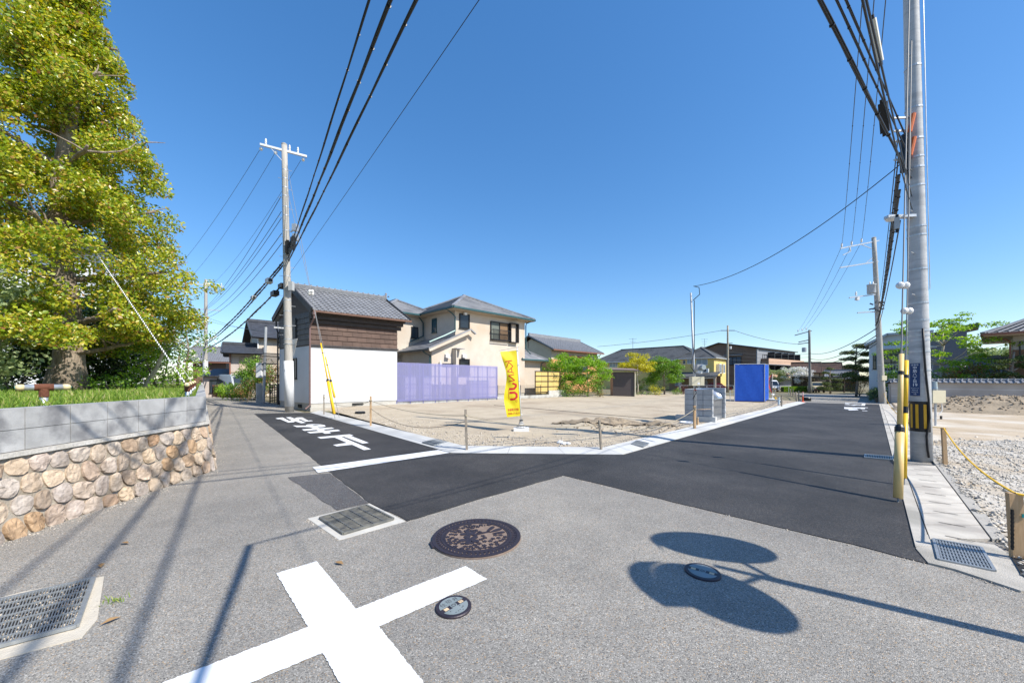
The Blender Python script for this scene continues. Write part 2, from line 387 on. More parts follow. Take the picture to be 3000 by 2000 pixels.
# bare lot: uneven trodden earth
m_dirt = mat('lot_earth', (.40, .335, .245), (.485, .415, .31), scale=1.3, rough=.97, bump=.7, bs=35, c3=(.34, .275, .20), s3=.35)
def vnoise(x, y, s=1.):
    return (math.sin(x*1.7*s+y*.9*s)+math.sin(x*.63*s-y*1.43*s+1.3)+math.sin(x*2.9*s+y*2.3*s+.7)*.5)/2.5
def lot_h(x, y):
    back = max(0, min(1, ((y-x)-6)/18))
    h = .05+.10*back+.018*vnoise(x, y)+.008*vnoise(x*5, y*5)
    # turned earth near the service pole
    for (cx, cy, r, a) in ((2.6, 11.6, 1.5, .16), (4.6, 11.4, .9, .14), (3.6, 12.3, 1.0, .15)):
        d = math.hypot(x-cx, y-cy)/r
        if d < 1: h += a*(1-d*d)**2*(1+.5*vnoise(x*6, y*6))
    return gz(x, y)+h
bm = bmesh.new()
poly = [Vector(p) for p in (iL0, iL1, iR0, iR1, (24.5, 35.5), (18, 46), (5.4, 32.6), (-6.7, 20.6))]
step = .22; q0, q1, p0, p1 = 6, 66, -29, -5
gq = np.arange(q0, q1, step*1.414); gpn = np.arange(p0, p1, step*1.414)
grid = {}
for i, q in enumerate(gq):
    for j, p in enumerate(gpn):
        x, y = (q+p)/2, (q-p)/2
        if y > 48 or x < -11: continue
        grid[i, j] = bm.verts.new((x, y, lot_h(x, y)))
for (i, j), v in list(grid.items()):
    if (i+1, j) in grid and (i, j+1) in grid and (i+1, j+1) in grid:
        bm.faces.new((v, grid[i+1, j], grid[i+1, j+1], grid[i, j+1]))
for i in range(len(poly)):
    a, c = poly[i], poly[(i+1) % len(poly)]; d = c-a; n = Vector((d.y, -d.x, 0))
    bmesh.ops.bisect_plane(bm, geom=bm.verts[:]+bm.edges[:]+bm.faces[:], plane_co=(a.x, a.y, 0), plane_no=n, clear_outer=True)
bmesh.ops.recalc_face_normals(bm, faces=bm.faces[:])
me = bpy.data.meshes.new('building_lot'); bm.to_mesh(me); bm.free(); struct(link('building_lot', me, m_dirt, smooth=True))

# loose stones on the lot, thick along the kerb
m_peb = mat('pebble', (.36, .31, .25), (.56, .51, .44), scale=7, rough=.9, bump=.3, bs=60)
m_peb2 = mat('crushed_stone', (.42, .38, .315), (.62, .575, .505), scale=5, rough=.9, bump=.4, bs=50)
pos = []; scl = []
def inside(x, y): 
    for i in range(len(poly)):
        a, c = poly[i], poly[(i+1) % len(poly)]; 
        if (c.x-a.x)*(y-a.y)-(c.y-a.y)*(x-a.x) < 0: return False
    return True
while len(pos) < 5200:
    e = random.random()
    if e < .5: s = random.random(); a = Vector(iL0).lerp(Vector(iL1), s**.7); n = Vector((.75, .66)); 
    elif e < .68: a = Vector(iL1).lerp(Vector(iR0), random.random()); n = Vector((0, 1))
    else: a = Vector(iR0).lerp(Vector(iR1), random.random()**1.6); n = Vector((-.7, .7))
    p = a+n*(abs(random.gauss(0, .75))+.02)
    if not inside(p.x, p.y): continue
    r = random.uniform(.006, .018) if random.random() < .93 else random.uniform(.018, .035)
    pos.append((p.x, p.y, lot_h(p.x, p.y)+r*.3)); scl.append((r*1.2, r, r*.8))
for _ in range(1600):
    x, y = random.uniform(-6, 12), random.uniform(8, 24)
    if inside(x, y): r = random.uniform(.006, .02); pos.append((x, y, lot_h(x, y)+r*.3)); scl.append((r*1.2, r, r*.8))
me = scatter(ROCK, pos, np.array(scl), rand_rot(len(pos), .5), .25)
tag(link('loose_stones', me, m_peb), 'small loose stones scattered over the bare lot beside the gutter strip', 'stones', kind='stuff')
# low mound of freshly turned earth by the service pole
m_mound = mat('mound_earth', (.23, .18, .125), (.33, .265, .185), scale=5, rough=1, bump=.9, bs=16, bd=.04)
def mound_keep(x, y):
    return sum(max(0, 1-math.hypot(x-cx, (y-cy)*1.5)/r) for cx, cy, r in ((2.7, 11.7, 1.35), (4.6, 11.5, .9), (3.7, 12.2, 1.0), (1.9, 12.0, .8)))+.12*vnoise(x*5, y*5) > .28
mo = patchgrid_('earth_mound', .6, 6.2, 10.2, 13.6, .09, lambda x, y: lot_h(x, y)+.012+.035*abs(vnoise(x*7, y*7))+.02*abs(vnoise(x*17, y*13)), m_mound, mound_keep)
tag(mo, 'low mound of freshly turned darker earth beside the service pole', 'earth mound')
# clods of turned earth
m_clod = mat('turned_earth', (.25, .195, .135), (.34, .27, .19), scale=4, rough=1, bump=.6, bs=30)
pos = []; scl = []
for _ in range(620):
    cx, cy, r = random.choice(((2.6, 11.6, 1.3), (4.6, 11.4, .8), (3.6, 12.3, .9), (3.3, 11.0, 1.2)))
    x, y = random.gauss(cx, r*.55), random.gauss(cy, r*.45)
    if inside(x, y): r = random.uniform(.01, .04); pos.append((x, y, lot_h(x, y))); scl.append((r*1.3, r, r*.8))
me = scatter(ROCK, pos, np.array(scl), rand_rot(len(pos), .6), .3)
tag(link('earth_clods', me, m_clod), 'dark clods of freshly dug earth beside the service pole on the lot', 'earth', kind='stuff')

# right side: kerb strip, cover slabs, gravel lot
m_slab = mat('slab_concrete', (.47, .435, .38), (.58, .545, .48), scale=3, rough=.9, bump=.3, bs=110, var=.06, c3=(.38, .35, .31), s3=2.)
m_slot = mat('dark_slot', (.02, .02, .02))
def strip(name, o0, o1, y0, y1, m, lift, thick=.05, parent=None):
    return sheet(name, [(y0+o0, y0), (y0+o1, y0), (y1+o1, y1), (y1+o0, y1)], m, lift, thick, parent)
side = strip('sidewalk', .38, 1.27, 3.0, 26.5, m_conc_old, -.012, .1); struct(side)
strip('kerb', .38, .525, 3.3, 26.5, m_conc_old, .02, .06, side)
strip('kerb', 1.13, 1.27, 3.45, 26.5, mat('worn_kerb', (.33, .31, .28), (.42, .40, .36), scale=6, rough=.95, bump=.4, bs=110), .03, .06, side)
y = 3.46
k = 0
while y < 26:
    L_ = .345
    if not (6.72 < y+L_/2 < 7.35):
        strip('cover_slab', .54, 1.115, y+.006, y+L_-.006, m_slab, .022, .05, side)
        if y < 15:
            xm = y+.83
            MB().poly([on_g(xm-.075, y+.058, .0265), on_g(xm-.068, y+.07, .0265), on_g(xm+.06, y-.058, .0265), on_g(xm+.053, y-.07, .0265)]).build('hand_hole', m_slot, side)
    y += L_; k += 1
apron = [(3.28, 2.9), (4.6, 1.5), (6.3, 3.9), (4.72, 3.46), (3.84, 3.46), (3.65, 3.27)]
struct(sheet('concrete_apron', pix((2683, 1610), (2719, 1652), (2800, 1672), (2990, 1735), (3060, 1735), (3010, 1650), (2960, 1629), (2915, 1600), (2700, 1567)), m_conc_old, .016, .08))
# gravel lot to the right
def right_h(x, y):
    h = .03+.015*vnoise(x*1.3, y*1.3)+.01*vnoise(x*4, y*4)
    return gz(x, y)+h
m_gl = mat('gravel_bed', (.40, .355, .29), (.58, .55, .50), scale=6, rough=.95, bump=.9, bs=45, c3=(.42, .33, .22), s3=.7)
m_rd = mat('right_earth', (.38, .30, .205), (.50, .41, .30), scale=1.4, rough=.97, bump=.7, bs=25, c3=(.55, .50, .42), s3=.5)
struct(patchgrid('gravel_lot', 3.6, 22, 1.2, 12, .15, right_h, m_gl, lambda x, y: x-y > 1.1))
struct(patchgrid('earth_lot', 8, 40, 8.0, 29, .25, lambda x, y: right_h(x, y)+.035*min(1, max(0, (y-9.2-.4*vnoise(x, y))))*1.0-.03*(y < 9.4), m_rd, lambda x, y: x-y > 1.15 and x+y < 58))
pos = []; scl = []
while len(pos) < 17000:
    y = 2.2+9.2*random.random()**1.35; x = y+1.18+random.random()*(.45+.62*y)
    if random.random() < .45*(vnoise(x*1.1, y*1.1) < -.15): continue
    r = random.uniform(.006, .015) if random.random() < .94 else random.uniform(.015, .035)
    pos.append((x, y, right_h(x, y)+r*.35)); scl.append((r*1.25, r, r*.75))
me = scatter(ROCK, pos, np.array(scl), rand_rot(len(pos), .55), .3)
tag(link('gravel', me, m_peb2), 'pale crushed stone gravel covering the right-hand lot', 'gravel', kind='stuff')
# heap of excavated earth
def heap_h(x, y):
    u = (x-y)*.7071; w = (x+y)*.7071           # ridge runs across the view
    a = max(0, 1-((x+y-43.5)/3.4)**2); bb_ = max(0, min(1, (x-y-.9)/2.2))*max(0, min(1, (19-(x-y))/2))
    return gz(x, y)-.02+.80*a*bb_*(1+.22*vnoise(x*1.2, y*1.2)+.1*vnoise(x*4, y*4))
hp = patchgrid('earth_heap', 20, 34, 11, 25, .16, heap_h, mat('heap_earth', (.27, .215, .15), (.38, .305, .215), scale=3, rough=1, bump=.9, bs=14), lambda x, y: x-y > .9 and 39.6 < x+y < 47.4)
tag(hp, 'long low heap of dug brown earth in front of the tiled white wall', 'earth heap')
pos = []; scl = []
while len(pos) < 1100:
    q = random.gauss(42.6, 1.3); p = random.uniform(1.5, 18)
    x, y = (q+p)/2, (q-p)/2
    r = random.uniform(.02, .07); pos.append((x, y, heap_h(x, y)+.01)); scl.append((r*1.3, r, r*.8))
tag(link('earth_clods', scatter(ROCK, pos, np.array(scl), rand_rot(len(pos), .6), .3), m_clod), 'loose clods lying over the heap of brown earth on the right', 'earth', kind='stuff')
# ---------------- retaining wall on the left ----------------
m_mortar = mat('mortar', (.30, .265, .215), (.38, .34, .285), scale=6, rough=.95, bump=.5, bs=60, c3=(.24, .20, .15), s3=2)
m_block = mat('concrete_block', (.33, .33, .325), (.44, .44, .435), scale=4.5, rough=.9, bump=.3, bs=140, var=.07, c3=(.20, .20, .205), s3=3.6)
def stonemat():
    m, nt, N, L = _nt('field_stone'); out = N('OutputMaterial'); p = N('BsdfPrincipled'); L(p.outputs[0], out.inputs[0])
    oi = N('ObjectInfo'); r = N('ValToRGB'); e = r.color_ramp.elements
    e[0].position = 0; e[0].color = (.50, .40, .29, 1); e[1].position = 1; e[1].color = (.47, .405, .335, 1)
    for a, c in ((.12, (.52, .42, .32)), (.25, (.42, .36, .30)), (.38, (.30, .235, .18)), (.46, (.46, .31, .18)), (.54, (.56, .47, .41)), (.64, (.33, .30, .28)), (.74, (.55, .45, .36)), (.84, (.38, .25, .155)), (.92, (.43, .39, .36))):
        k = e.new(a); k.color = c4(c)
    L(oi.outputs['Random'], r.inputs[0])
    tc = N('TexCoord'); n = N('TexNoise'); n.inputs['Scale'].default_value = 9; n.inputs['Detail'].default_value = 9; n.inputs['Roughness'].default_value = .7; L(tc.outputs['Object'], n.inputs['Vector'])
    q = N('ValToRGB'); q.color_ramp.elements[0].position = .3; q.color_ramp.elements[0].color = (.55, .5, .45, 1); q.color_ramp.elements[1].position = .7; q.color_ramp.elements[1].color = (1.3, 1.28, 1.25, 1); L(n.outputs[0], q.inputs[0])
    mu = N('Mix', data_type='RGBA', blend_type='MULTIPLY'); mu.inputs[0].default_value = 1; L(r.outputs[0], mu.inputs[6]); L(q.outputs[0], mu.inputs[7])
    n3 = N('TexNoise'); n3.inputs['Scale'].default_value = 3.2; n3.inputs['Detail'].default_value = 4; L(tc.outputs['Object'], n3.inputs['Vector'])
    q3 = N('ValToRGB'); q3.color_ramp.elements[0].position = .58; q3.color_ramp.elements[0].color = (1, 1, 1, 1); q3.color_ramp.elements[1].position = .72; q3.color_ramp.elements[1].color = (.5, .47, .46, 1); L(n3.outputs[0], q3.inputs[0])
    m3 = N('Mix', data_type='RGBA', blend_type='MULTIPLY'); m3.inputs[0].default_value = .8; L(mu.outputs[2], m3.inputs[6]); L(q3.outputs[0], m3.inputs[7])
    L(m3.outputs[2], p.inputs['Base Color']); p.inputs['Roughness'].default_value = .85
    n2 = N('TexNoise'); n2.inputs['Scale'].default_value = 28; n2.inputs['Detail'].default_value = 8; L(tc.outputs['Object'], n2.inputs['Vector'])
    b = N('Bump'); b.inputs['Strength'].default_value = .8; b.inputs['Distance'].default_value = .02; L(n2.outputs[0], b.inputs['Height']); L(b.outputs[0], p.inputs['Normal'])
    return m
m_stone = stonemat()
WA = Vector((-4.52, 1.3)); WK = Vector((-4.99, 5.93)); WE = Vector((-21.5, 25.2)); ZT = 1.215; ZB = .80
wall = thing('retaining_wall', 'retaining wall of round tan fieldstones topped by two courses of grey concrete blocks', 'retaining wall', (WK.x, WK.y, 0))
def voronoi(w, h, size):
    nx = int(w/size); ny = max(2, round(h/size)); pts = []
    for j in range(ny):
        for i in range(nx+1):
            pts.append([(i+.5*(j % 2)+random.uniform(-.25, .25))*w/nx, (j+.5+random.uniform(-.22, .22))*h/ny])
    cells = []
    for i, p in enumerate(pts):
        pl = [(0, 0), (w, 0), (w, h), (0, h)]
        for k, q in enumerate(pts):
            if k == i or abs(q[0]-p[0])+abs(q[1]-p[1]) > 3.2*size: continue
            mx, my = (p[0]+q[0])/2, (p[1]+q[1])/2; nx_, ny_ = q[0]-p[0], q[1]-p[1]; out = []
            for a in range(len(pl)):
                A, B = pl[a], pl[(a+1) % len(pl)]; da = (A[0]-mx)*nx_+(A[1]-my)*ny_; db = (B[0]-mx)*nx_+(B[1]-my)*ny_
                if da <= 0: out.append(A)
                if da*db < 0: t = da/(da-db); out.append((A[0]+(B[0]-A[0])*t, A[1]+(B[1]-A[1])*t))
            pl = out
            if len(pl) < 3: break
        if len(pl) >= 3: cells.append(pl)
    return cells
def stones(a, c, z0, z1, size, batter, face=None):
    d = (c-a); w = d.length; d.normalize(); n = Vector((d.y, -d.x))            # n: towards the street
    if face is not None and n.dot(face) < 0: n = -n
    for pl in voronoi(w, z1-z0, size):
        cx = sum(p[0] for p in pl)/len(pl); cz = sum(p[1] for p in pl)/len(pl)
        if max(p[0] for p in pl)-min(p[0] for p in pl) < .07 or max(p[1] for p in pl)-min(p[1] for p in pl) < .06: continue
        for _ in range(1 if random.random() < .6 else 2):      # soften corners
            pl = [((1-s)*p[0]+s*q[0], (1-s)*p[1]+s*q[1]) for p, q in zip(pl, pl[1:]+pl[:1]) for s in (.25, .75)]
        pl = pl[::2] if len(pl) > 20 else pl
        k = len(pl); sh = random.uniform(.85, .94); hh = random.uniform(.014, .034)
        tiltx, tilty = random.uniform(-.12, .12), random.uniform(-.12, .12)
        V = []
        for sc, dep in ((sh, -.03), (sh, .014), (sh*.93, hh*.8), (sh*.62, hh)):
            for p in pl:
                x = cx+(p[0]-cx)*sc; z = cz+(p[1]-cz)*sc
                e = dep+((x-cx)*tiltx+(z-cz)*tilty if dep > 0 else 0)+(random.uniform(-.009, .009) if dep > .015 else 0)
                V.append((x, z, e))
        V.append((cx, cz, hh*1.03))
        fs = [(r*k+i, r*k+(i+1) % k, (r+1)*k+(i+1) % k, (r+1)*k+i) for r in range(3) for i in range(k)]+[(3*k+i, 3*k+(i+1) % k, 4*k) for i in range(k)]
        base = Vector((cx, cz)); W3 = []
        for x, z, e in V:
            zz_ = z0+z; off = e+batter*(1-(z)/(z1-z0))
            q = a+d*x+n*off; W3.append((q.x-WK.x, q.y-WK.y, zz_))
        MB().add(W3, fs).build('stone', m_stone, wall)
def wallbody(a, c, z0, z1, t, batter, name, m):
    d = (c-a).normalized(); n = Vector((d.y, -d.x)); o = Vector((WK.x, WK.y))
    b = MB(); P = [a+n*batter-o, c+n*batter-o, c-n*t-o, a-n*t-o]; Q = [a-o, c-o, c-n*t-o, a-n*t-o]
    b.add([(p.x, p.y, z0) for p in P]+[(p.x, p.y, z1) for p in Q], [(3, 2, 1, 0), (4, 5, 6, 7), (0, 1, 5, 4), (1, 2, 6, 5), (2, 3, 7, 6), (3, 0, 4, 7)])
    return b.build(name, m, wall)
wallbody(WA, WK, -.1, ZB-.045, .3, .10, 'footing_wall', m_mortar); wallbody(WK, WE, -.1, ZB-.045, .3, .10, 'footing_wall', m_mortar)
stones(WA, WK, -.02, ZB-.05, .185, .10); stones(WK, WK.lerp(WE, .16), -.02, ZB-.05, .21, .10)
wallbody(WA+Vector((.03, 0)), WK+Vector((.03, -.02)), ZB-.043, ZB, .28, .01, 'mortar_bed', mat('mortar_bed', (.36, .34, .30), (.50, .48, .45), scale=5, rough=.95, bump=.6, bs=40))
wallbody(WK+Vector((.03, 0)), WE, ZB-.043, ZB, .28, .01, 'mortar_bed', MATS['mortar_bed'])
wallbody(WA-Vector((.035, 0)), WK-Vector((.035, .02)), ZB+.003, ZT-.012, .09, 0, 'joint_mortar', mat('joint_mortar', (.45, .43, .39), (.52, .5, .46), scale=9, rough=.95))
wallbody(WK-Vector((.04, .0)), WE-Vector((.04, 0)), ZB+.003, ZT-.012, .09, 0, 'joint_mortar', MATS['joint_mortar'])
def blocks(a, c, far=60.):
    d = (c-a).normalized(); n = Vector((d.y, -d.x)); L_ = (c-a).length; bl = .40; o = Vector((WK.x, WK.y)); cnt = int(min(L_, far)/bl)
    off = L_-cnt*bl if far > 50 else 0
    for j in range(2):
        for i in range(cnt):
            s = off+i*bl+.004; e = off+(i+1)*bl-.004
            if far > 50 and i == 0: s = 0.002
            P = [a+d*s-o-n*.018, a+d*e-o-n*.018, a+d*e-n*.15-o, a+d*s-n*.15-o]
            z0 = ZB+.006+j*.206; MB().prism([(p.x, p.y) for p in P], z0, z0+.2).build('block', m_block, wall)
blocks(WA, WK); blocks(WK, WE, 16)

# raised ground behind it
m_turf = mat('turf', (.10, .13, .03), (.20, .19, .06), scale=4, rough=.95, bump=.6, bs=20, c3=(.23, .19, .10), s3=.9)
def turf_h(x, y): return 1.12+.03*vnoise(x*1.5, y*1.5)
nF = (WK-WA).normalized(); nF = Vector((nF.y, -nF.x)); nS = (WE-WK).normalized(); nS = Vector((nS.y, -nS.x))
def behind(x, y, m=.12):
    p = Vector((x, y)); return (p-WK).dot(nF) < -m and (p-WK).dot(nS) < -m
struct(patchgrid('raised_garden', -30, -4.6, 1.2, 27, .2, turf_h, m_turf, behind))
pos = []; scl = []
while len(pos) < 26000:
    if random.random() < .62: x, y = -4.8-7*random.random()**1.3, 1.8+9*random.random()
    else: x, y = random.uniform(-20, -5), random.uniform(5, 20)
    if not behind(x, y, .16): continue
    h = random.uniform(.05, .13)*(1+.8*max(0, vnoise(x*2, y*2)))
    pos.append((x, y, turf_h(x, y)-.01)); scl.append((h*1.1, h*.8, h))
gm = leafmat('grass_blade', [(0, (.10, .19, .02)), (.4, (.17, .28, .03)), (.75, (.26, .36, .05)), (.92, (.36, .38, .10)), (1, (.48, .42, .22))], rough=.6, trans=.35)
a_ = rng.uniform(0, 2*pi, len(pos)); tl = rng.normal(0, .35, (len(pos), 2))
rot = np.zeros((len(pos), 3, 3)); up = np.stack([tl[:, 0], tl[:, 1], np.ones(len(pos))], 1); up /= np.linalg.norm(up, axis=1)[:, None]
xa = np.stack([np.cos(a_), np.sin(a_), np.zeros(len(pos))], 1); xa -= up*(xa*up).sum(1)[:, None]; xa /= np.linalg.norm(xa, axis=1)[:, None]
rot[:, :, 0] = xa; rot[:, :, 1] = np.cross(up, xa); rot[:, :, 2] = up
tag(link('grass', scatter(BLADE, pos, np.array(scl), rot), gm), 'short bright green grass and weeds on the raised garden behind the stone wall', 'grass', kind='stuff')

# ---------------- foliage tools ----------------
m_bark = mat('bark', (.17, .13, .095), (.36, .30, .235), scale=5, rough=.95, bump=1., bs=9, stretch=(2.2, 2.2, .7), bd=.06)
m_twig = mat('twig_bark', (.14, .105, .075), (.25, .20, .15), scale=14, rough=.95, bump=.5, bs=30)
m_pale = mat('pale_bark', (.36, .32, .25), (.52, .47, .38), scale=11, rough=.9, bump=.5, bs=30)
def crown_mesh(clumps, per, leaf, flat=.45, droop=.15, tilt=.62, up=(.2, -.15, 1)):
    """clumps: list of (centre, radius)"""
    P = []; 
    for c, r in clumps:
        n = max(4, int(per*(r/.5)**2*random.uniform(.7, 1.3)))
        g = rng.normal(size=(n, 3)); g /= np.linalg.norm(g, axis=1)[:, None]; g *= (rng.random(n)**.45*r)[:, None]; g[:, 2] *= flat
        g[:, 2] -= droop*(g[:, 0]**2+g[:, 1]**2)/max(r, .01)
        P.append(g+np.array(c))
    P = np.concatenate(P); s = rng.uniform(.55, 1.3, len(P))*leaf
    return scatter(LEAF, P, s, rand_rot(len(P), tilt, np.array(up)/np.linalg.norm(up)))
def shell(c, rad3, n, cl, inner=.55, zmin=-.9):
    out = []
    while len(out) < n:
        g = rng.normal(size=3); g /= np.linalg.norm(g)
        if g[2] < zmin: continue
        k = inner+(1-inner)*rng.random()**.6
        out.append(((c[0]+g[0]*rad3[0]*k, c[1]+g[1]*rad3[1]*k, c[2]+g[2]*rad3[2]*k), cl*rng.uniform(.7, 1.25)))
    return out
def limb(b, p, q, r0, r1, bend=.2, n=5, seg=6):
    p = Vector(p); q = Vector(q); d = q-p; L_ = d.length; pts = []; off = Vector((random.uniform(-1, 1), random.uniform(-1, 1), random.uniform(-.3, 1)))*bend*L_
    for i in range(n+1):
        t = i/n; pts.append(p+d*t+off*math.sin(pi*t)*.5+Vector((random.uniform(-1, 1), random.uniform(-1, 1), random.uniform(-1, 1)))*L_*.015*(0 < i < n))
    b.tube(pts, [r0+(r1-r0)*i/n for i in range(n+1)], seg); return pts
def tree(name, label, base, trunk_pts, r0, r1, clumps, per, leaf, lm, bark, cat='tree', group=None, nl=14, flat=.45, tilt=.62, droop=.15, limb_r=None):
    """base in world; trunk and clumps in local coordinates"""
    t = thing(name, label, cat, tuple(base), 0, group)
    b = MB(); k = len(trunk_pts)
    b.tube(trunk_pts, [r0+(r1-r0)*(i/(k-1))**.8 for i in range(k)], 8)
    cs = random.sample(clumps, min(nl, len(clumps)))
    for c, r in cs:
        c = Vector(c); best = min(trunk_pts, key=lambda p: abs(Vector(p).z-(c.z-.35*math.hypot(c.x-p[0], c.y-p[1])))+.0*1)
        limb(b, best, c, (limb_r or r0*.3), .008, .18)
    b.build('trunk', bark, t, smooth=True)
    link('crown', crown_mesh(clumps, per, leaf, flat, droop, tilt), lm, t)
    return t
lm_big = leafmat('camphor_leaf', [(0, (.10, .18, .012)), (.22, (.20, .29, .018)), (.5, (.36, .41, .026)), (.74, (.50, .48, .038)), (.88, (.52, .41, .055)), (.96, (.40, .24, .06)), (1, (.28, .13, .05))], rough=.33, trans=.33, spec=.6)
lm_dark = leafmat('dark_leaf', [(0, (.02, .045, .01)), (.5, (.045, .085, .015)), (.85, (.08, .13, .02)), (1, (.13, .17, .03))], rough=.3, trans=.15)
lm_mid = leafmat('mid_leaf', [(0, (.06, .14, .012)), (.5, (.13, .26, .02)), (.85, (.20, .36, .03)), (1, (.28, .40, .05))], rough=.45)
lm_lime = leafmat('lime_leaf', [(0, (.12, .24, .015)), (.5, (.22, .38, .03)), (.85, (.32, .47, .05)), (1, (.40, .50, .08))], rough=.5, trans=.4)
lm_yel = leafmat('yellow_leaf', [(0, (.34, .33, .02)), (.5, (.50, .46, .03)), (.85, (.58, .52, .05)), (1, (.40, .42, .05))], rough=.5, trans=.35)
lm_grey = leafmat('grey_leaf', [(0, (.16, .22, .08)), (.5, (.27, .34, .14)), (1, (.40, .45, .22))], rough=.45)
lm_red = leafmat('red_leaf', [(0, (.06, .012, .015)), (.6, (.13, .025, .03)), (1, (.2, .06, .04))], rough=.5)
lm_white = leafmat('blossom', [(0, (.12, .22, .03)), (.38, (.2, .31, .06)), (.42, (.7, .68, .62)), (1, (.82, .80, .76))], rough=.6, trans=.25)
lm_rust = leafmat('rust_leaf', [(0, (.10, .12, .03)), (.5, (.2, .19, .05)), (.75, (.28, .14, .05)), (1, (.3, .1, .06))], rough=.5)
lm_pine = leafmat('pine_needle', [(0, (.035, .065, .015)), (.5, (.085, .125, .025)), (.85, (.15, .18, .035)), (1, (.23, .24, .06))], rough=.6, trans=.1)

# big tree
prof = [(2.3, 2.6), (3.0, 3.7), (3.5, 3.9), (4.6, 3.6), (5.4, 3.1), (6.8, 2.9), (8.0, 2.35), (9.1, 1.75), (10.5, 1.15), (12, .7), (13.2, .35)]
def Rz(z): return float(np.interp(z, [p[0] for p in prof], [p[1] for p in prof]))
TB = Vector((-12.4, 10.0, 1.08)); cl = []
for _ in range(430):
    z = 2.5+(13.1-2.5)*random.random()**1.12; R = Rz(z); a = random.uniform(0, 2*pi); R *= .72*(1+.16*math.sin(3*a+z*1.7)+.10*math.sin(5*a-z*2.9)+random.uniform(-.05, .12)); k = R*(.12+.88*random.random()**.6)
    if z < 3.4 and k < 1.35: continue
    if math.sin(a) < -.2 and k < 1.3 and z < 5 and abs(math.cos(a)) < .75: continue       # trunk shows through from the street
    cl.append(((k*math.cos(a), k*math.sin(a), z-TB.z), random.uniform(.28, .62)))
big = thing('tall_tree', 'tall yellow-green tree with a rough thick trunk above the stone wall', 'tree', tuple(TB))
b = MB(); tp = []; rs = []
for i in range(15):
    z = i*.85-.05; tp.append((.10*math.sin(z*.9)+.012*z, .08*math.cos(z*.7), z)); rs.append(.24*(1-z/13.2)+.05+.17*math.exp(-z*2.2)+random.uniform(-.012, .012))
b.tube(tp, rs, 14)
for k in range(7):                                              # root flare
    a = k*2*pi/7+.3; b.tube([(.2*math.cos(a), .2*math.sin(a), .75), (.27*math.cos(a), .27*math.sin(a), .25), (.46*math.cos(a), .46*math.sin(a), -.12)], [.07, .10, .07], 6)
for z0, a, L_, r in ((1.05, .15, 2.6, .10), (1.9, -.35, 3.3, .15), (1.35, 2.6, 2.6, .07), (3.2, .35, 3.2, .11), (3.3, 2.9, 3.0, .12), (4.0, -.9, 2.6, .1), (4.7, .1, 3.1, .11), (5.2, 2.4, 3.0, .1), (5.9, -.5, 2.8, .1), (6.6, .9, 2.4, .09), (7.1, 3.4, 2.4, .08), (7.9, -.3, 2.2, .08), (8.6, 2.2, 1.9, .07), (9.5, .5, 1.4, .06), (4.4, 4.2, 2.6, .1), (6.2, 4.5, 2.5, .09)):
    L_ *= .75; r *= .75; e = (L_*math.cos(a), L_*math.sin(a), z0+random.uniform(.1, .7)); pts = limb(b, (0, 0, z0), e, r, .03, .3, 7, 7)
    for _ in range(3):
        q = pts[random.randint(3, 6)]; limb(b, q, q+Vector((random.uniform(-.7, .7)+.3*math.cos(a), random.uniform(-.7, .7)+.3*math.sin(a), random.uniform(.1, .8))), .03, .008, .3, 4, 5)
b.build('trunk', m_bark, big, smooth=True)
link('crown', crown_mesh(cl, 440, .088, .72, .28, .7, (.5, -.45, .8)), lm_big, big)

# shrubs behind and beside it
def bush(name, label, c, r3, n, cl_, per, leaf, lm, cat='shrub', group=None, stems=5, bark=None):
    t = thing(name, label, cat, tuple(c), 0, group); b = MB()
    for _ in range(stems):
        a = random.uniform(0, 2*pi); b.tube([(0, 0, -.05), (.3*r3[0]*math.cos(a), .3*r3[1]*math.sin(a), r3[2]*.6), (.55*r3[0]*math.cos(a), .55*r3[1]*math.sin(a), r3[2]*1.3)], [.025, .018, .008], 5)
    b.build('stems', bark or m_twig, t); link('crown', crown_mesh(shell((0, 0, r3[2]), r3, n, cl_, .4), per, leaf, .8, 0, .75), lm, t); return t
G = lambda px, d, z: at(px, 0, d).xy.to_3d()+Vector((0, 0, z))
bush('camellia_bush', 'dark glossy camellia bush left of the big tree trunk', G(40, 11.5, 1.05), (2.0, 1.5, 1.6), 60, .5, 130, .11, lm_dark)
bush('camellia_bush', 'dark evergreen bush right behind the big tree trunk', G(265, 12.6, 1.05), (1.5, 1.3, 1.5), 60, .48, 130, .11, lm_dark)
bush('camellia_bush', 'dark evergreen bush between the trunk and the leaning pale tree', G(360, 13.5, 1.0), (1.5, 1.2, 1.3), 50, .45, 120, .11, lm_dark)
bush('evergreen_bush', 'tall dark hedge bush far behind the big tree', G(140, 15.5, 1.0), (2.9, 1.5, 2.3), 80, .6, 110, .14, lm_dark)
bush('silver_shrub', 'pale grey-green shrub at the left edge in front of the trees', G(-70, 8.2, 1.05), (1.25, .9, 1.6), 55, .4, 120, .11, lm_grey)
bush('weed_clump', 'bright green weedy shrub at the foot of the leaning pale trunk', G(470, 12.2, 1.0), (1.3, 1.0, .85), 36, .36, 90, .09, lm_lime, 'shrub')
bush('weed_clump', 'low green undergrowth along the garden edge behind the guard posts', G(330, 10.6, 1.05), (1.5, .6, .28), 30, .25, 70, .08, lm_mid, 'shrub')
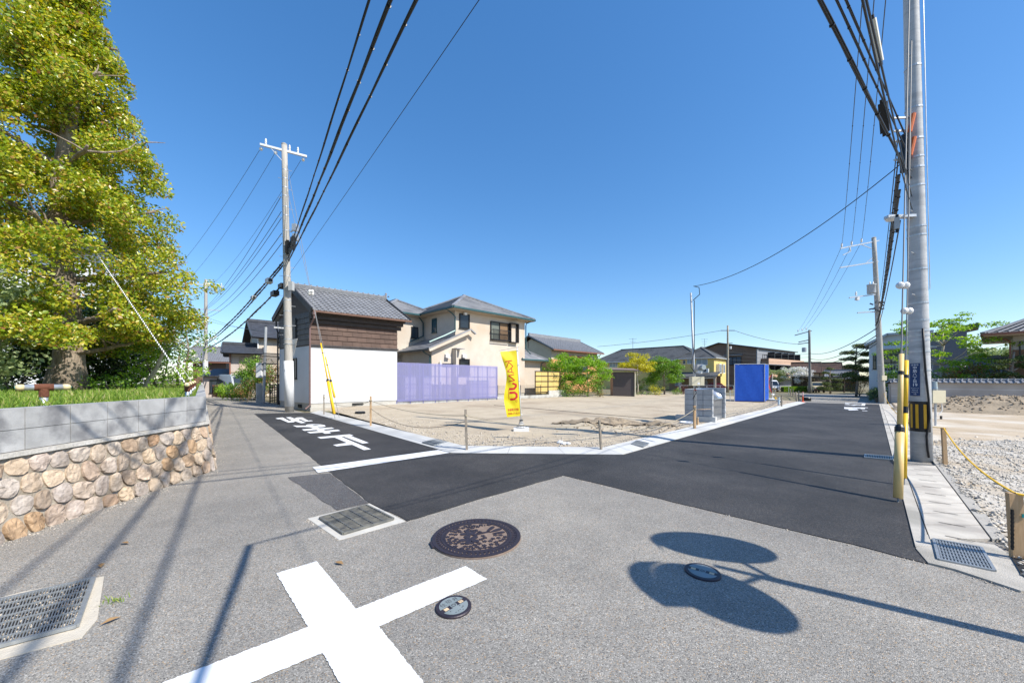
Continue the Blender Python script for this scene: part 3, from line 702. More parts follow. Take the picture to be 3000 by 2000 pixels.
for i, (px, d, dz) in enumerate(((244, 11.3, 2.75), (83, 11.0, 2.9), (262, 11.6, 2.7))):
    b = MB(); b.add(*[(lambda v, f: (v, f))([tuple(Vector((.05*math.cos(a)*(1 if k % 2 else .55), .05*math.sin(a)*(1 if k % 2 else .55), .02*(k % 2))) for k, a in [(k, k*pi/5) for k in range(10)])][0:1][0], [tuple(range(10))])]) if False else b.lathe([(.012, -.02), (.05, 0), (.055, .02), (.02, .03)], (0, 0, 0), 7)
    o = b.build('camellia_flower', mat('camellia_petal', (.55, .03, .07), (.65, .08, .12), scale=20, rough=.5)); o.location = at(px, 0, d).xy.to_3d()+Vector((0, 0, dz)); tag(o, ('red camellia flower low right of the big trunk', 'red camellia flower left of the big trunk', 'second red camellia flower beside the big trunk')[i], 'flower')
# leaning pale little tree and blossom tree by the far end of the garden
b0 = G(412, 11.6, 1.0)
tree('leaning_tree', 'slender tree with a pale leaning trunk in the garden', b0, [(0, 0, 0), (.25, .05, .45), (.42, .1, .85), (.62, .1, 1.3), (.7, .1, 1.9)], .085, .03, shell((.7, .1, 1.95), (1.1, .9, .75), 26, .38, .4), 60, .09, lm_mid, m_pale, nl=10)
tree('blossom_tree', 'small tree with white and pink blossom at the far end of the garden', G(545, 14.0, 1.0), [(0, 0, 0), (0, 0, .8), (.1, 0, 1.6), (0, 0, 2.3)], .06, .02, shell((.05, 0, 2.1), (.95, .9, 1.15), 34, .34, .4), 60, .09, lm_white, m_twig, nl=12)
tree('garden_tree', 'light green leafy tree overhanging the street end of the garden', G(520, 15.5, 1.0), [(0, 0, 0), (0, 0, .9), (.1, 0, 1.7)], .06, .02, shell((.05, 0, 1.5), (1.3, .9, 1.0), 34, .36, .4), 65, .09, lm_lime, m_twig, nl=12)

# T-shaped guard posts on the wall
m_galv = mat('galvanised', (.42, .44, .46), (.56, .58, .6), scale=12, rough=.45, metal=.6, bump=.05)
m_rust = mat('rusted_iron', (.10, .035, .02), (.17, .065, .035), scale=14, rough=.9, bump=.4, bs=60)
m_cream = mat('cream_plastic', (.62, .50, .27), (.70, .58, .34), scale=8, rough=.5)
m_rope = mat('white_rope', (.75, .75, .73), rough=.8); m_blackrope = mat('black_rope', (.02, .02, .022), rough=.8)
m_teal = mat('teal_cap', (.03, .35, .3), rough=.5)
def guard_post(label, p, dirv, h=.29):
    t = thing('guard_post', label, 'guard post', tuple(p), math.atan2(dirv[1], dirv[0]), 'guard posts on the garden wall')
    MB().tube([(0, 0, -.1), (0, 0, h-.09)], .034, 14).build('post', m_galv, t, True)
    b = MB(); b.tube([(0, 0, h-.12), (0, 0, h-.02)], .043, 14); b.tube([(-.075, 0, h), (.075, 0, h)], .043, 14); b.build('tee_sleeve', m_rust, t)
    b = MB(); b.tube([(-.16, 0, h), (.16, 0, h)], .035, 14); b.build('crossbar', m_galv, t, True)
    for s in (-1, 1):
        e = MB().lathe([(.0375, 0), (.038, .035), (.034, .05), (.02, .062), (.004, .066)], (s*.15, 0, h), 14, (s, 0, 0)).build('end_cap', m_cream, t, True)
        MB().lathe([(.009, 0), (.009, .004)], (s*.2145, 0, h), 10, (s, 0, 0)).build('cap_button', m_teal, e)
    return t
dF = (WK-WA).normalized(); dS = (WE-WK).normalized()
guard_post('near T-shaped guard post standing alone on the garden wall', at(129, 0, 4.5).xy.to_3d()+Vector((0, 0, 1.10)), (.55, .83))
for i, (px, d) in enumerate(((549, 6.45), (557, 7.7), (564, 9.2), (570, 10.8))):
    guard_post(('guard post with the striped rope, first at the wall corner', 'second guard post past the wall corner', 'third guard post past the wall corner', 'last guard post along the wall before the street')[i], at(px, 0, d).xy.to_3d()+Vector((0, 0, 1.10)), dS)
# striped stay ropes to the tree
def stay(label, p, q, r, n, sag=0.):
    t = thing('stay_rope', label, 'rope', tuple(p)); p = Vector(p); d = Vector(q)-p
    for k, mm in ((0, m_rope), (1, m_blackrope)):
        b = MB(); pts = []
        for i in range(n*6+1):
            u = i/(n*6); a = 2*pi*i/6+k*pi; pts.append(d*u+Vector((math.cos(a)*r*.55, math.sin(a)*r*.55, -sag*math.sin(pi*u))))
        b.tube(pts, r*(.75 if k == 0 else .5), 5); b.build('strand', mm, t)
stay('thick striped black and white rope staying the big tree to the corner guard post', at(549, 1131, 6.45), at(285, 745, 9.4), .011, 70)
stay('thin grey rope from the last guard post up into the garden trees', at(570, 1130, 10.8), at(470, 985, 12.5), .008, 40)
# ---------------- buildings ----------------
m_white = mat('white_render', (.60, .61, .625), (.65, .66, .675), scale=1.2, rough=.7, bump=.06, bs=160)
m_brownsheet = mat('brown_sheet_metal', (.075, .045, .034), (.115, .072, .055), scale=2.5, rough=.62, bump=.15, bs=6, var=.14, spec=.3)
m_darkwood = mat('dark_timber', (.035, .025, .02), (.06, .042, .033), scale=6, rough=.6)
m_tile = mat('grey_roof_tile', (.17, .175, .187), (.26, .265, .28), scale=5, rough=.42, bump=.12, bs=40, var=.16, spec=.55)
m_tile2 = mat('slate_roof', (.23, .235, .25), (.31, .315, .33), scale=2.5, rough=.5, bump=.2, bs=50, c3=(.18, .185, .20), s3=.8)
m_black = mat('black_metal', (.018, .018, .02), rough=.45)
m_stucco = mat('tan_stucco', (.51, .45, .375), (.575, .515, .44), scale=2, rough=.9, bump=.5, bs=55, c3=(.49, .40, .31), s3=.5)
m_teal_g = mat('teal_gutter', (.025, .075, .085), (.04, .10, .11), scale=4, rough=.4)
m_alu = mat('aluminium', (.55, .56, .57), (.62, .63, .64), scale=4, rough=.4, metal=.5)
m_glass = glassmat('window_glass', None, .06, (.03, .04, .05)); m_glass_l = mat('pale_glass', (.20, .25, .28), (.30, .36, .40), scale=.8, rough=.1, spec=.8)
m_foot = mat('footing', (.42, .40, .36), (.50, .48, .43), scale=3, rough=.9, bump=.2, bs=80)
m_pvc = mat('white_pvc', (.70, .70, .69), rough=.45); m_soffit = mat('soffit', (.42, .34, .25), (.46, .38, .28), scale=3, rough=.85)

def front(x0=0, y0=0): return lambda p: Vector((x0+p.x, y0-p.y, p.z))           # (along, out, z) on a wall facing -y
def leftw(x0=0, y0=0): return lambda p: Vector((x0-p.y, y0+p.x, p.z))           # wall facing -x, along +y
def rightw(x0=0, y0=0): return lambda p: Vector((x0+p.y, y0+p.x, p.z))
def window(par, tf, a0, a1, z0, z1, fr=m_alu, gl=m_glass, n=2, w=.05, out=.05, sill=True, bars=0, barm=None, name='window'):
    b = MB(tf); 
    for c in ((a0, a0+w, z0, z1), (a1-w, a1, z0, z1), (a0+w, a1-w, z0, z0+w), (a0+w, a1-w, z1-w, z1)): b.box(c[0], c[1], .002, out, c[2], c[3])
    for k in range(1, n): x = a0+(a1-a0)*k/n; b.box(x-w/2, x+w/2, .002, out*.8, z0+w, z1-w)
    if sill: b.box(a0-.04, a1+.04, .003, out+.04, z0-.05, z0-.002)
    f = b.build(name, fr, par)
    for k in range(n):
        g0 = a0+(a1-a0)*k/n+w*.5; g1 = a0+(a1-a0)*(k+1)/n-w*.5; MB(tf).box(g0, g1, .004, .018, z0+w*.6, z1-w*.6).build('pane', gl, f)
    for k in range(bars):
        x = a0+(a1-a0)*(k+.5)/bars; MB(tf).box(x-.012, x+.012, out+.01, out+.035, z0-.03, z1+.03).build('bar', barm or m_black, f)
    return f
def gutterline(par, pts, m, r=.05): return MB().tube(pts, r, 6).build('gutter', m, par)
def pipe(par, pts, m, r=.035, name='downpipe'): return MB().tube(pts, r, 7).build(name, m, par)
def hip_roof(par, x0, x1, y0, y1, ze, zr, ov, m, n=14, th=.03, gm=None, name='roof', soff=None, inset=None, gutter_at='flr'):
    """hip roof over the box; eave height ze, ridge zr"""
    X0, X1, Y0, Y1 = x0-ov, x1+ov, y0-ov, y1+ov
    h = min(X1-X0, Y1-Y0)/2 if inset is None else inset
    if X1-X0 >= Y1-Y0: ra, rb = ((X0+h, (Y0+Y1)/2, zr), (X1-h, (Y0+Y1)/2, zr))
    else: ra, rb = (((X0+X1)/2, Y0+h, zr), ((X0+X1)/2, Y1-h, zr))
    A, B, Cc, D = (X0, Y0, ze), (X1, Y0, ze), (X1, Y1, ze), (X0, Y1, ze)
    b = MB()
    if X1-X0 >= Y1-Y0: b.courses(A, B, rb, ra, n, th); b.courses(B, Cc, rb, rb, n, th); b.courses(Cc, D, ra, rb, n, th); b.courses(D, A, ra, ra, n, th); hips = ((A, ra), (B, rb), (Cc, rb), (D, ra))
    else: b.courses(A, B, ra, ra, n, th); b.courses(B, Cc, rb, ra, n, th); b.courses(Cc, D, rb, rb, n, th); b.courses(D, A, ra, rb, n, th); hips = ((A, ra), (B, ra), (Cc, rb), (D, rb))
    rf = b.build(name, m, par)
    b = MB()
    for p, q in hips: b.bar(Vector(p)+Vector((0, 0, .06)), Vector(q)+Vector((0, 0, .07)), .2, .1)
    b.bar(Vector(ra)+Vector((0, 0, .08)), Vector(rb)+Vector((0, 0, .08)), .24, .14) if (Vector(ra)-Vector(rb)).length > .05 else None
    b.build('ridge', m, rf)
    MB().box(X0+.03, X1-.03, Y0+.03, Y1-.03, ze-.14, ze-.02).build('soffit', soff or m_soffit, par)
    if gm:
        if 'f' in gutter_at: MB().bar((X0, Y0-.03, ze-.03), (X1, Y0-.03, ze-.03), .1, .12).build('gutter', gm, par)
        if 'l' in gutter_at: MB().bar((X0-.03, Y0, ze-.03), (X0-.03, Y1, ze-.03), .1, .12).build('gutter', gm, par)
        if 'r' in gutter_at: MB().bar((X1+.03, Y0, ze-.03), (X1+.03, Y1, ze-.03), .1, .12).build('gutter', gm, par)
    return rf
def gable_x(par, x0, x1, y0, y1, ze, zr, ovx, ovy, m, n=10, th=.04, ribs=0, rr=.05, name='roof', rim=None, under=None, ridge_h=.22):
    """gable roof, ridge along x"""
    X0, X1, Y0, Y1 = x0-ovx, x1+ovx, y0-ovy, y1+ovy; ym = (y0+y1)/2; k = (zr-ze)/(ym-y0); e = ze-k*ovy
    A, B, Cc, D = (X0, Y0, e), (X1, Y0, e), (X1, Y1, e), (X0, Y1, e); ra, rb = (X0, ym, zr), (X1, ym, zr)
    b = MB(); b.courses(A, B, rb, ra, n, th); b.courses(Cc, D, ra, rb, n, th)
    if ribs: b.ribs(Vector(A)+Vector((0, 0, th*.5)), Vector(B)+Vector((0, 0, th*.5)), rb, ra, ribs, rr)
    rf = b.build(name, m, par)
    b = MB(); b.bar((X0, ym, zr+ridge_h/2), (X1, ym, zr+ridge_h/2), .26, ridge_h); b.build('ridge', rim or m, rf)
    b = MB(); b.slab([(X0+.02, Y0+.05, e-.02), (X1-.02, Y0+.05, e-.02), (X1-.02, ym, zr-.02), (X0+.02, ym, zr-.02)], .08); b.slab([(X1-.02, Y1-.05, e-.02), (X0+.02, Y1-.05, e-.02), (X0+.02, ym, zr-.02), (X1-.02, ym, zr-.02)], .08)
    b.build('roof_boarding', under or m_darkwood, par)
    for X in (X0, X1): MB().bar((X, Y0, e+.03), (X, ym, zr+.05), .09, .16).bar((X, Y1, e+.03), (X, ym, zr+.05), .09, .16).build('verge', rim or m, rf)
    return rf
def gable_wall(par, x0, x1, y0, y1, z0, ze, zr, m, name='wall'):
    ym = (y0+y1)/2; b = MB(); v = []
    for x in (x0, x1): v += [(x, y0, z0), (x, y1, z0), (x, y1, ze), (x, ym, zr), (x, y0, ze)]
    b.add(v, [(4, 3, 2, 1, 0), (5, 6, 7, 8, 9), (0, 5, 9, 4), (1, 2, 7, 6), (2, 3, 8, 7), (3, 4, 9, 8)]); return b.build(name, m, par)
class House:
    def __init__(s, name, label, P, D, cat='house', z=None):
        s.P = Vector(P); s.D = Vector(D).normalized(); s.N = Vector((-s.D.y, s.D.x)); s.z0 = gz(*P) if z is None else z
        s.o = thing(name, label, cat, (P[0], P[1], s.z0), math.atan2(s.D.y, s.D.x))
    def u(s, px, v=0.): q = s.P+s.N*v; return col(px, q, s.D)
    def h(s, px, py, v=0.): q = s.P+s.N*v; return zz(py, (q+s.D*col(px, q, s.D)).y)-s.z0
    def v(s, px, u=0.): q = s.P+s.D*u; return col(px, q, s.N)

# --- plastered storehouse (white below, brown sheet above, tiled gable roof) ---
K0 = Vector((-9.86, 17.7)); KD = Vector((3.36, 2.76)); KG = Vector((-3.04, 2.36)); KL = KD.length; KW = KG.length; kd = KD.normalized(); kg = KG.normalized()
kn = Vector((kd.y, -kd.x)); kz = -.06
ku = thing('storehouse', 'white plastered storehouse with brown sheet-metal upper wall and grey tiled gable roof', 'storehouse', (K0.x, K0.y, kz))
def kt(p): q = kd*p.x+kg*p.y; return Vector((q.x, q.y, p.z-kz))
zf, zb, zw, ze, zr = .27, 3.1, 4.35, 4.78, 6.1
MB(kt).box(.03, KL-.03, .03, KW-.03, -.2, zf).build('footing', m_foot, ku)
MB(kt).box(-.05, KL+.3, -.12, .05, -.15, .06).build('step', m_foot, ku)
MB(kt).box(0, KL, 0, KW, zf, zb).build('plaster_wall', m_white, ku)
b = MB(kt); b.add([(0, 0, zb), (KL, 0, zb), (KL, KW, zb), (0, KW, zb), (0, 0, ze), (KL, 0, ze), (KL, KW, ze), (0, KW, ze), (0, KW/2, zr), (KL, KW/2, zr)],
      [(0, 1, 5, 4), (2, 3, 7, 6), (3, 0, 4, 8, 7), (1, 2, 6, 9, 5), (4, 5, 9, 8), (6, 7, 8, 9)]); b.build('upper_wall', mat('storehouse_sheathing', (.045, .028, .022), (.06, .04, .03), scale=3, rough=.6), ku)
for j in range(4):                                            # sheet-metal shingles, each its own piece
    n = 9; sh = .5*(j % 2)
    for i in range(n+(j % 2)):
        a0 = max(0, (i-sh)*KL/n); a1 = min(KL, (i+1-sh)*KL/n); z0 = zb+.06+j*.255
        MB(kt).add([(a0+.006, -.05, z0), (a1-.006, -.05, z0), (a1-.006, -.012, z0+.26), (a0+.006, -.012, z0+.26), (a0+.006, -.005, z0), (a1-.006, -.005, z0)], [(0, 1, 2, 3), (4, 5, 1, 0)]).build('metal_shingle', m_brownsheet, ku)
for j in range(6):                                            # dark shingles on the gable side
    for i in range(7):
        z0 = zb+.06+j*.27; y0 = KW*i/7; y1 = KW*(i+1)/7; zl = ze+(zr-ze)*(1-abs((y0+y1)/2-KW/2)/(KW/2))
        if z0+.3 > zl: continue
        MB(kt).add([(-.04, y0+.006, z0), (-.04, y1-.006, z0), (-.01, y1-.006, z0+.27), (-.01, y0+.006, z0+.27)], [(3, 2, 1, 0)]).build('gable_shingle', mat('dark_sheet', (.03, .03, .032), (.05, .05, .052), scale=3, rough=.5, var=.2), ku)
b = MB(kt)
for z0, o in ((zb-.06, .05), (zb+.0, .08)): b.box(-.05, KL+.05, -o, -.004, z0, z0+.055)
b.build('flashing', mat('flashing', (.05, .045, .045), (.09, .08, .078), scale=5, rough=.4), ku)
b = MB(kt)
for z0, o in ((zw-.16, .12), (zw+.05, .24), (zw+.25, .36)): b.box(-.06, KL+.12+o*.4, -o, -.004, z0, z0+.19)
b.build('corbelled_eave', m_darkwood, ku)
# roof: every pantile of the visible slope is a piece
ovx0, ovx1, ovy = .12, .42, .5
E0 = Vector((-ovx0, -ovy, ze-.02)); E1 = Vector((KL+ovx1, -ovy, ze-.02)); Q0 = Vector((-ovx0, KW/2, zr+.12)); Q1 = Vector((KL+ovx1, KW/2, zr+.12))
b = MB(kt); b.slab([E0, E1, Q1, Q0], .07); b.slab([(KL+ovx1, KW+ovy, ze-.02), (-ovx0, KW+ovy, ze-.02), Q0, Q1], .07); roof = b.build('roof', m_tile, ku)
ncol, nrow = 19, 12; tw = (KL+ovx0+ovx1)/ncol
sl = (Q0-E0); slen = (kt(Q0)-kt(E0)).length; tl_ = slen/nrow
w3 = kt(Vector((1, 0, 0)))-kt(Vector((0, 0, 0))); d3 = (kt(Q0)-kt(E0)).normalized(); n3 = w3.cross(d3).normalized()
tv = []; prof_ = [(0, .03), (.16, .055), (.32, .05), (.5, .012), (.72, .0), (.88, .008), (1.02, .03)]
for yy, hh in ((-.02, .028), (1.06, .0)):
    tv += [(a*tw, yy*tl_, c+hh) for a, c in prof_]
k = len(prof_); tv += [(a*tw, -.02*tl_, c) for a, c in prof_]
tf_ = [(i, i+1, k+i+1, k+i) for i in range(k-1)]+[(2*k+i, 2*k+i+1, i+1, i) for i in range(k-1)]
tme = bpy.data.meshes.new('roof_tile'); tme.from_pydata(tv, [], tf_); tme.update(); tme.materials.append(m_tile)
Mrot = Matrix((w3, d3, n3)).transposed().to_4x4()
for i in range(ncol):
    for j in range(nrow):
        o = bpy.data.objects.new('roof_tile', tme); C.objects.link(o); o.parent = roof
        p = kt(E0+Vector((i*tw, 0, 0)))+d3*(j*tl_)+n3*.004; o.matrix_local = Matrix.Translation(p) @ Mrot
for i in range(ncol):
    p = kt(E0+Vector(((i+.16)*tw, 0, 0)))+n3*.05; MB().lathe([(.045, -.02), (.052, 0), (.045, .03), (.015, .045)], p, 10, -d3).build('eave_cap', m_tile, roof)
b = MB(kt); b.box(-ovx0-.02, KL+ovx1+.02, KW/2-.13, KW/2+.13, zr+.08, zr+.34); b.build('ridge', m_tile, roof)
for q in range(4): MB(kt).box(-ovx0-.03, KL+ovx1+.03, KW/2-.15-.0*q, KW/2+.15, zr+.1+q*.062, zr+.118+q*.062).build('ridge_course', m_tile, roof)
for i in range(18): MB(kt).bar((-ovx0+(i)*.3, KW/2-.08, zr+.37), (-ovx0+(i)*.3+.02, KW/2+.08, zr+.37), .05, .06).build('ridge_cap', m_tile, roof)
for xx in (-ovx0-.06, KL+ovx1+.06):
    b = MB(); c = kt(Vector((xx, KW/2, zr+.3)))
    for q in range(5): b.lathe([(.06, -.05), (.09, 0), (.06, .05)], c+Vector((0, -.04*(q % 2), -.24+q*.11)), 9, w3)
    b.build('ridge_end_tile', m_tile, roof)
mat('blackened_board', (.025, .025, .027), (.04, .04, .042), scale=5, rough=.5)
for s_, yy in ((1, -ovy), (-1, KW+ovy)):
    for xx in (-ovx0-.03, KL+ovx1+.03): MB(kt).bar((xx, yy, ze-.02), (xx, KW/2, zr+.14), .07, .26 if xx < 0 else .2).build('barge_board', MATS['blackened_board'], ku)
b = MB(kt); b.box(-.09, -.02, KW*.40, KW*.60, 3.55, 4.6); b.build('gable_shutter', MATS['blackened_board'], ku)
m_brownpipe = mat('brown_pipe', (.16, .10, .095), (.20, .13, .12), scale=6, rough=.45); 
MB(kt).bar((-ovx0, -ovy-.06, ze-.06), (KL+ovx1+.06, -ovy-.06, ze-.08), .11, .09).build('gutter', mat('brown_gutter', (.12, .06, .04), (.16, .09, .06), scale=5, rough=.5), ku)
P_ = lambda *a: [kt(Vector(q)) for q in a]
pipe(ku, P_((-.06, -ovy-.06, ze-.1), (-.06, -ovy-.06, ze-.38), (-.07, -.12, ze-.75), (-.07, -.12, .2), (-.3, -.2, .02)), m_brownpipe, .042)
pipe(ku, P_((-.05, KW+.3, ze-.1), (-.05, KW+.3, ze-.4), (-.08, KW-.03, ze-.75), (-.08, KW-.03, .05)), m_black, .04)
MB().lathe([(.05, 0), (.085, .05), (.085, .17)], P_((-.06, -ovy-.06, ze-.28))[0], 10).build('rainwater_head', m_brownpipe, ku)
window(ku, lambda p: kt(Vector((-p.y, p.x, p.z))), KW*.40, KW*.5, 1.5, 2.55, m_black, m_glass, 1, .04, .06)
MB(kt).box(1.95, 2.5, -.025, .01, .1, .2).build('vent_grille', m_slot, ku); MB(lambda p: kt(Vector((-p.y, p.x, p.z)))).box(1.0, 1.4, 0, .025, .02, .18).build('vent_grille', m_slot, ku)

# --- tan two-storey house ---
FL = Vector((-6.6, 20.7)); HB = House('tan_house', 'tan stucco two-storey house with grey hipped roof behind the lilac fence', (-3.93, 25.07), (.7071, .7071), z=-.05)
o = HB.o
MB().box(0, 7.05, 0, 7.2, .35, 6.35).build('wall', m_stucco, o); MB().box(.02, 7.03, .03, 7.1, -.2, .35).build('footing', m_foot, o)
hip_roof(o, 0, 7.05, 0, 7.2, 6.38, 8.35, .62, m_tile2, 17, .035, m_teal_g)
MB().box(-3.2, 1.0, 4.15, 10.5, 0, 6.3).build('rear_wall', m_stucco, o)
hip_roof(o, -3.2, 1.0, 4.15, 10.5, 6.33, 7.7, .6, m_tile2, 13, .035, m_teal_g, name='rear_roof')
# low wing with a single slope falling to the left
wz0, wz1 = 3.25, 4.72
b = MB(); v = []
for yy in (.003, 9.): v += [(-1.9, yy, -.2), (1.2, yy, -.2), (1.2, yy, 4.7), (-1.9, yy, 3.5)]
b.add(v, [(0, 1, 2, 3), (7, 6, 5, 4), (0, 3, 7, 4), (3, 2, 6, 7)]); b = b.build('wing_wall', m_stucco, o)
MB().courses((-2.35, 9, 3.42), (-2.35, -.38, 3.42), (1.0, -.38, 4.92), (1.0, 9, 4.92), 11, .04).build('wing_roof', m_tile2, o)
b = MB(); b.slab([(-2.33, 9, 3.40), (-2.33, -.36, 3.40), (1.0, -.36, 4.89), (1.0, 9, 4.89)], .1); b.build('soffit', m_soffit, o)
b = MB(); b.bar((-2.35, -.40, 3.36), (1.05, -.40, 4.84), .1, .2); b.build('barge_board', m_stucco, o)
b = MB(); b.bar((-2.38, -.36, 3.47), (1.05, -.36, 5.0), .2, .09); b.bar((1.05, -.36, 5.0), (1.5, -.36, 4.72), .2, .09); b.build('verge', m_tile2, o)
MB().bar((-2.4, -.4, 3.40), (-2.4, 9, 3.40), .11, .12).build('gutter', m_black, o)
pipe(o, [(-2.4, .3, 3.36), (-2.2, .3, 3.2), (-1.95, .12, 3.05), (-1.95, .12, 0)], m_teal_g, .04)
pipe(o, [(-.6, .2, 6.3), (-.25, -.02, 6.0), (-.06, -.07, 5.8), (-.06, -.07, 4.75)], m_teal_g, .045)
pipe(o, [(-.06, -.07, 4.85), (-1.0, -.2, 4.42), (-2.2, -.2, 3.9)], mat('verdigris', (.42, .55, .5), rough=.5), .045)
pipe(o, [(-.6, 3.9, 6.3), (-.3, 3.95, 6.0), (-.1, 4.0, 5.8), (-.1, 4.0, 4.8), (-1.2, 4.0, 4.3)], m_teal_g, .045)
pipe(o, [(7.5, -.5, 6.3), (7.15, -.1, 6.1), (7.13, -.06, 5.9), (7.13, -.06, 4.0), (7.7, -.06, 3.6)], m_teal_g, .045)
m_reed = mat('reed_blind', (.16, .10, .055), (.26, .17, .10), scale=30, rough=.9, stretch=(1, 1, 14)); m_slat = mat('shutter_slats', (.10, .115, .10), (.17, .19, .165), scale=40, rough=.6, stretch=(1, 1, 9))
def hb(px0, px1, py0, py1, pxm=None, v=0): a0, a1 = HB.u(px0, v), HB.u(px1, v); return a0, a1, HB.h(px0, py1, v), HB.h(px0, py0, v)
a0, a1, z0, z1 = hb(1345, 1375, 918, 960); window(o, front(), a0, a1, z0, z1, m_black, m_glass, 1, .05, .06, True, 9)
a0, a1, z0, z1 = hb(1436, 1488, 940, 994); f = window(o, front(), a0, a1, z0, z1, m_black, m_slat, 2, .06, .09)
MB(front()).box((a0+a1)/2+.04, a1-.05, .02, .035, z0+.06, z1-.05).build('blind', m_reed, f)
for k in range(15): x = a0+(a1-a0)*(k+.5)/15; MB(front()).box(x-.013, x+.013, .3, .325, z0+.0, z0+.75).build('railing_bar', m_black, f)
b = MB(front())
for zz_ in (z0, z0+.75): b.box(a0, a1, .29, .335, zz_-.02, zz_+.02)
for x in (a0, a1-.03): b.box(x, x+.03, .0, .335, z0+.70, z0+.73); b.box(x, x+.03, 0, .335, z0-.02, z0+.01)
b.build('balcony_rail', m_black, f)
b = MB(front()); aw = HB.u(1513); 
for c in ((a1+.06, a1+.11, z0-.1, z1+.05), (aw-.05, aw, z0-.1, z1+.05), (a1+.11, aw-.05, z1, z1+.05), (a1+.11, aw-.05, z0-.1, z0-.05)): b.box(c[0], c[1], .02, .3, c[2], c[3])
b.build('shutter_box_frame', m_black, o)
a0, a1, z0, z1 = hb(1345, 1375, 1051, 1075); window(o, front(), a0, a1, z0-.5, z1, m_black, m_glass, 1, .05, .06, True, 9)
for px in (1308, 1357):
    x = HB.u(px); z = HB.h(px, 1043); MB(front()).add([(x-.16, 0, z-.12), (x+.16, 0, z-.12), (x+.16, .24, z-.12), (x-.16, .24, z-.12), (x-.16, 0, z+.14), (x+.16, 0, z+.14), (x+.15, .17, z+.11), (x-.15, .17, z+.11)], [(0, 1, 2, 3), (4, 7, 6, 5), (0, 4, 5, 1), (1, 5, 6, 2), (2, 6, 7, 3), (3, 7, 4, 0)]).build('vent_hood', m_pvc, o)
x = HB.u(1360); MB(front()).box(x-.12, x+.12, 0, .2, 6.02, 6.2).build('eave_lamp', m_pvc, o)
x = HB.u(1287); pipe(o, [(x, -.1, 2.7), (x, -.14, 2.66), (x, -.14, .2)], m_pvc, .05, 'vent_pipe')
x0, x1 = HB.u(1325), HB.u(1344); zt = HB.h(1335, 1023); MB(front()).box(x0, x0+.06, 0, .45, .2, zt).build('porch_screen', m_stucco, o); MB(front()).box(x0-.03, x1+.1, 0, .55, zt+.002, zt+.05).build('porch_canopy', m_tile2, o)
x0 = HB.u(1290); MB(front()).box(x0+.15, x0+1.1, .02, .12, HB.h(1300, 1070), HB.h(1300, 1064)).build('window_grille', m_black, o)
y0, y1 = HB.v(1280), HB.v(1266); window(o, leftw(), y0, y1, 4.95, 6.0, m_teal_g, mat('blue_glass', (.02, .07, .10), rough=.1), 1, .05, .05)
window(o, front(0, 4.15), -1.05, -.45, 4.6, 5.45, m_black, m_glass, 1, .05, .05)
window(o, leftw(-1.9, 0), 4.6, 5.4, 1.6, 2.6, m_black, m_glass, 1, .05, .05)
MB(leftw(-1.9, 0)).box(5.0, 5.3, 0, .2, 2.75, 2.95).build('vent_hood', m_alu, o)
# small annex at the right end
MB().box(7.06, 9.6, .5, 4, -.1, 3.1).build('annex_wall', m_stucco, o); hip_roof(o, 7.2, 9.6, .5, 4, 3.15, 4.15, .5, m_tile2, 8, .03, m_teal_g, name='annex_roof')
pipe(o, [(10.1, .1, 3.1), (9.7, .4, 2.9), (9.66, .44, 2.7), (9.66, .44, 0)], m_teal_g, .04)
b = MB()
for x in (7.3, 7.9, 8.5): b.tube([(x, .9, 4.2), (x, .9, 4.75)], .025, 5)
b.tube([(7.3, .9, 4.75), (8.5, .9, 4.75)], .03, 5); b.build('roof_rail', m_black, o)

# --- fence and block wall in front of it (line FL + s*R) ---
RR = Vector((.7071, .7071)); fa = rad(45)
m_cblock = mat('boundary_block', (.42, .41, .38), (.54, .53, .49), scale=4, rough=.9, bump=.25, bs=90, var=.09, c3=(.33, .31, .28), s3=2)
fw = thing('block_wall', 'low grey concrete block wall along the back of the lot', 'wall', (FL.x, FL.y, -.02), fa)
for j in range(2):
    n = 41
    for i in range(n):
        x0 = i*.4+.02*(j % 2); 
        if j == 1 and x0 > 16.2: continue
        fall = -.011*x0
        MB().box(x0+.004, x0+.396, 0, .13, -.10+fall+j*.2-.1*0, .096+fall+j*.2).build('block', m_cblock, fw)
MB().box(0, 16.4, -.03, .16, -.8, -.11-.02).build('footing', m_foot, fw)
b = MB(); v = [(0, -.05, -.02), (16.4, -.05, -.30), (16.4, -.05, -.8), (0, -.05, -.8)]; b.slab(v[::-1], .1); b.build('footing_face', m_conc_old, fw)
for i in range(6):
    for j in range(2): MB().box(13.75+i*.4+.004, 13.75+i*.4+.396, .002, .128, .15+j*.2-.05, .346+j*.2-.05).build('block', m_cblock, fw)
# lilac polycarbonate fence
def polycarb():
    m, nt, N, L = _nt('lilac_polycarbonate'); out = N('OutputMaterial'); p = N('BsdfPrincipled'); t = N('BsdfTransparent'); tr = N('BsdfTranslucent'); mx = N('MixShader'); m2 = N('MixShader')
    p.inputs['Base Color'].default_value = (.36, .36, .62, 1); p.inputs['Roughness'].default_value = .22; t.inputs[0].default_value = (.86, .85, .98, 1); tr.inputs[0].default_value = (.42, .42, .70, 1)
    m2.inputs[0].default_value = .3; L(p.outputs[0], m2.inputs[1]); L(tr.outputs[0], m2.inputs[2])
    mx.inputs[0].default_value = .34; L(m2.outputs[0], mx.inputs[1]); L(t.outputs[0], mx.inputs[2]); L(mx.outputs[0], out.inputs[0]); return m
m_poly = polycarb(); m_lrail = mat('lilac_rail', (.14, .14, .30), (.19, .19, .36), scale=4, rough=.4)
pf = thing('polycarbonate_fence', 'translucent lilac corrugated polycarbonate fence standing on the block wall', 'fence', (FL.x, FL.y, .12), fa)
nP = 11; LP = 7.75
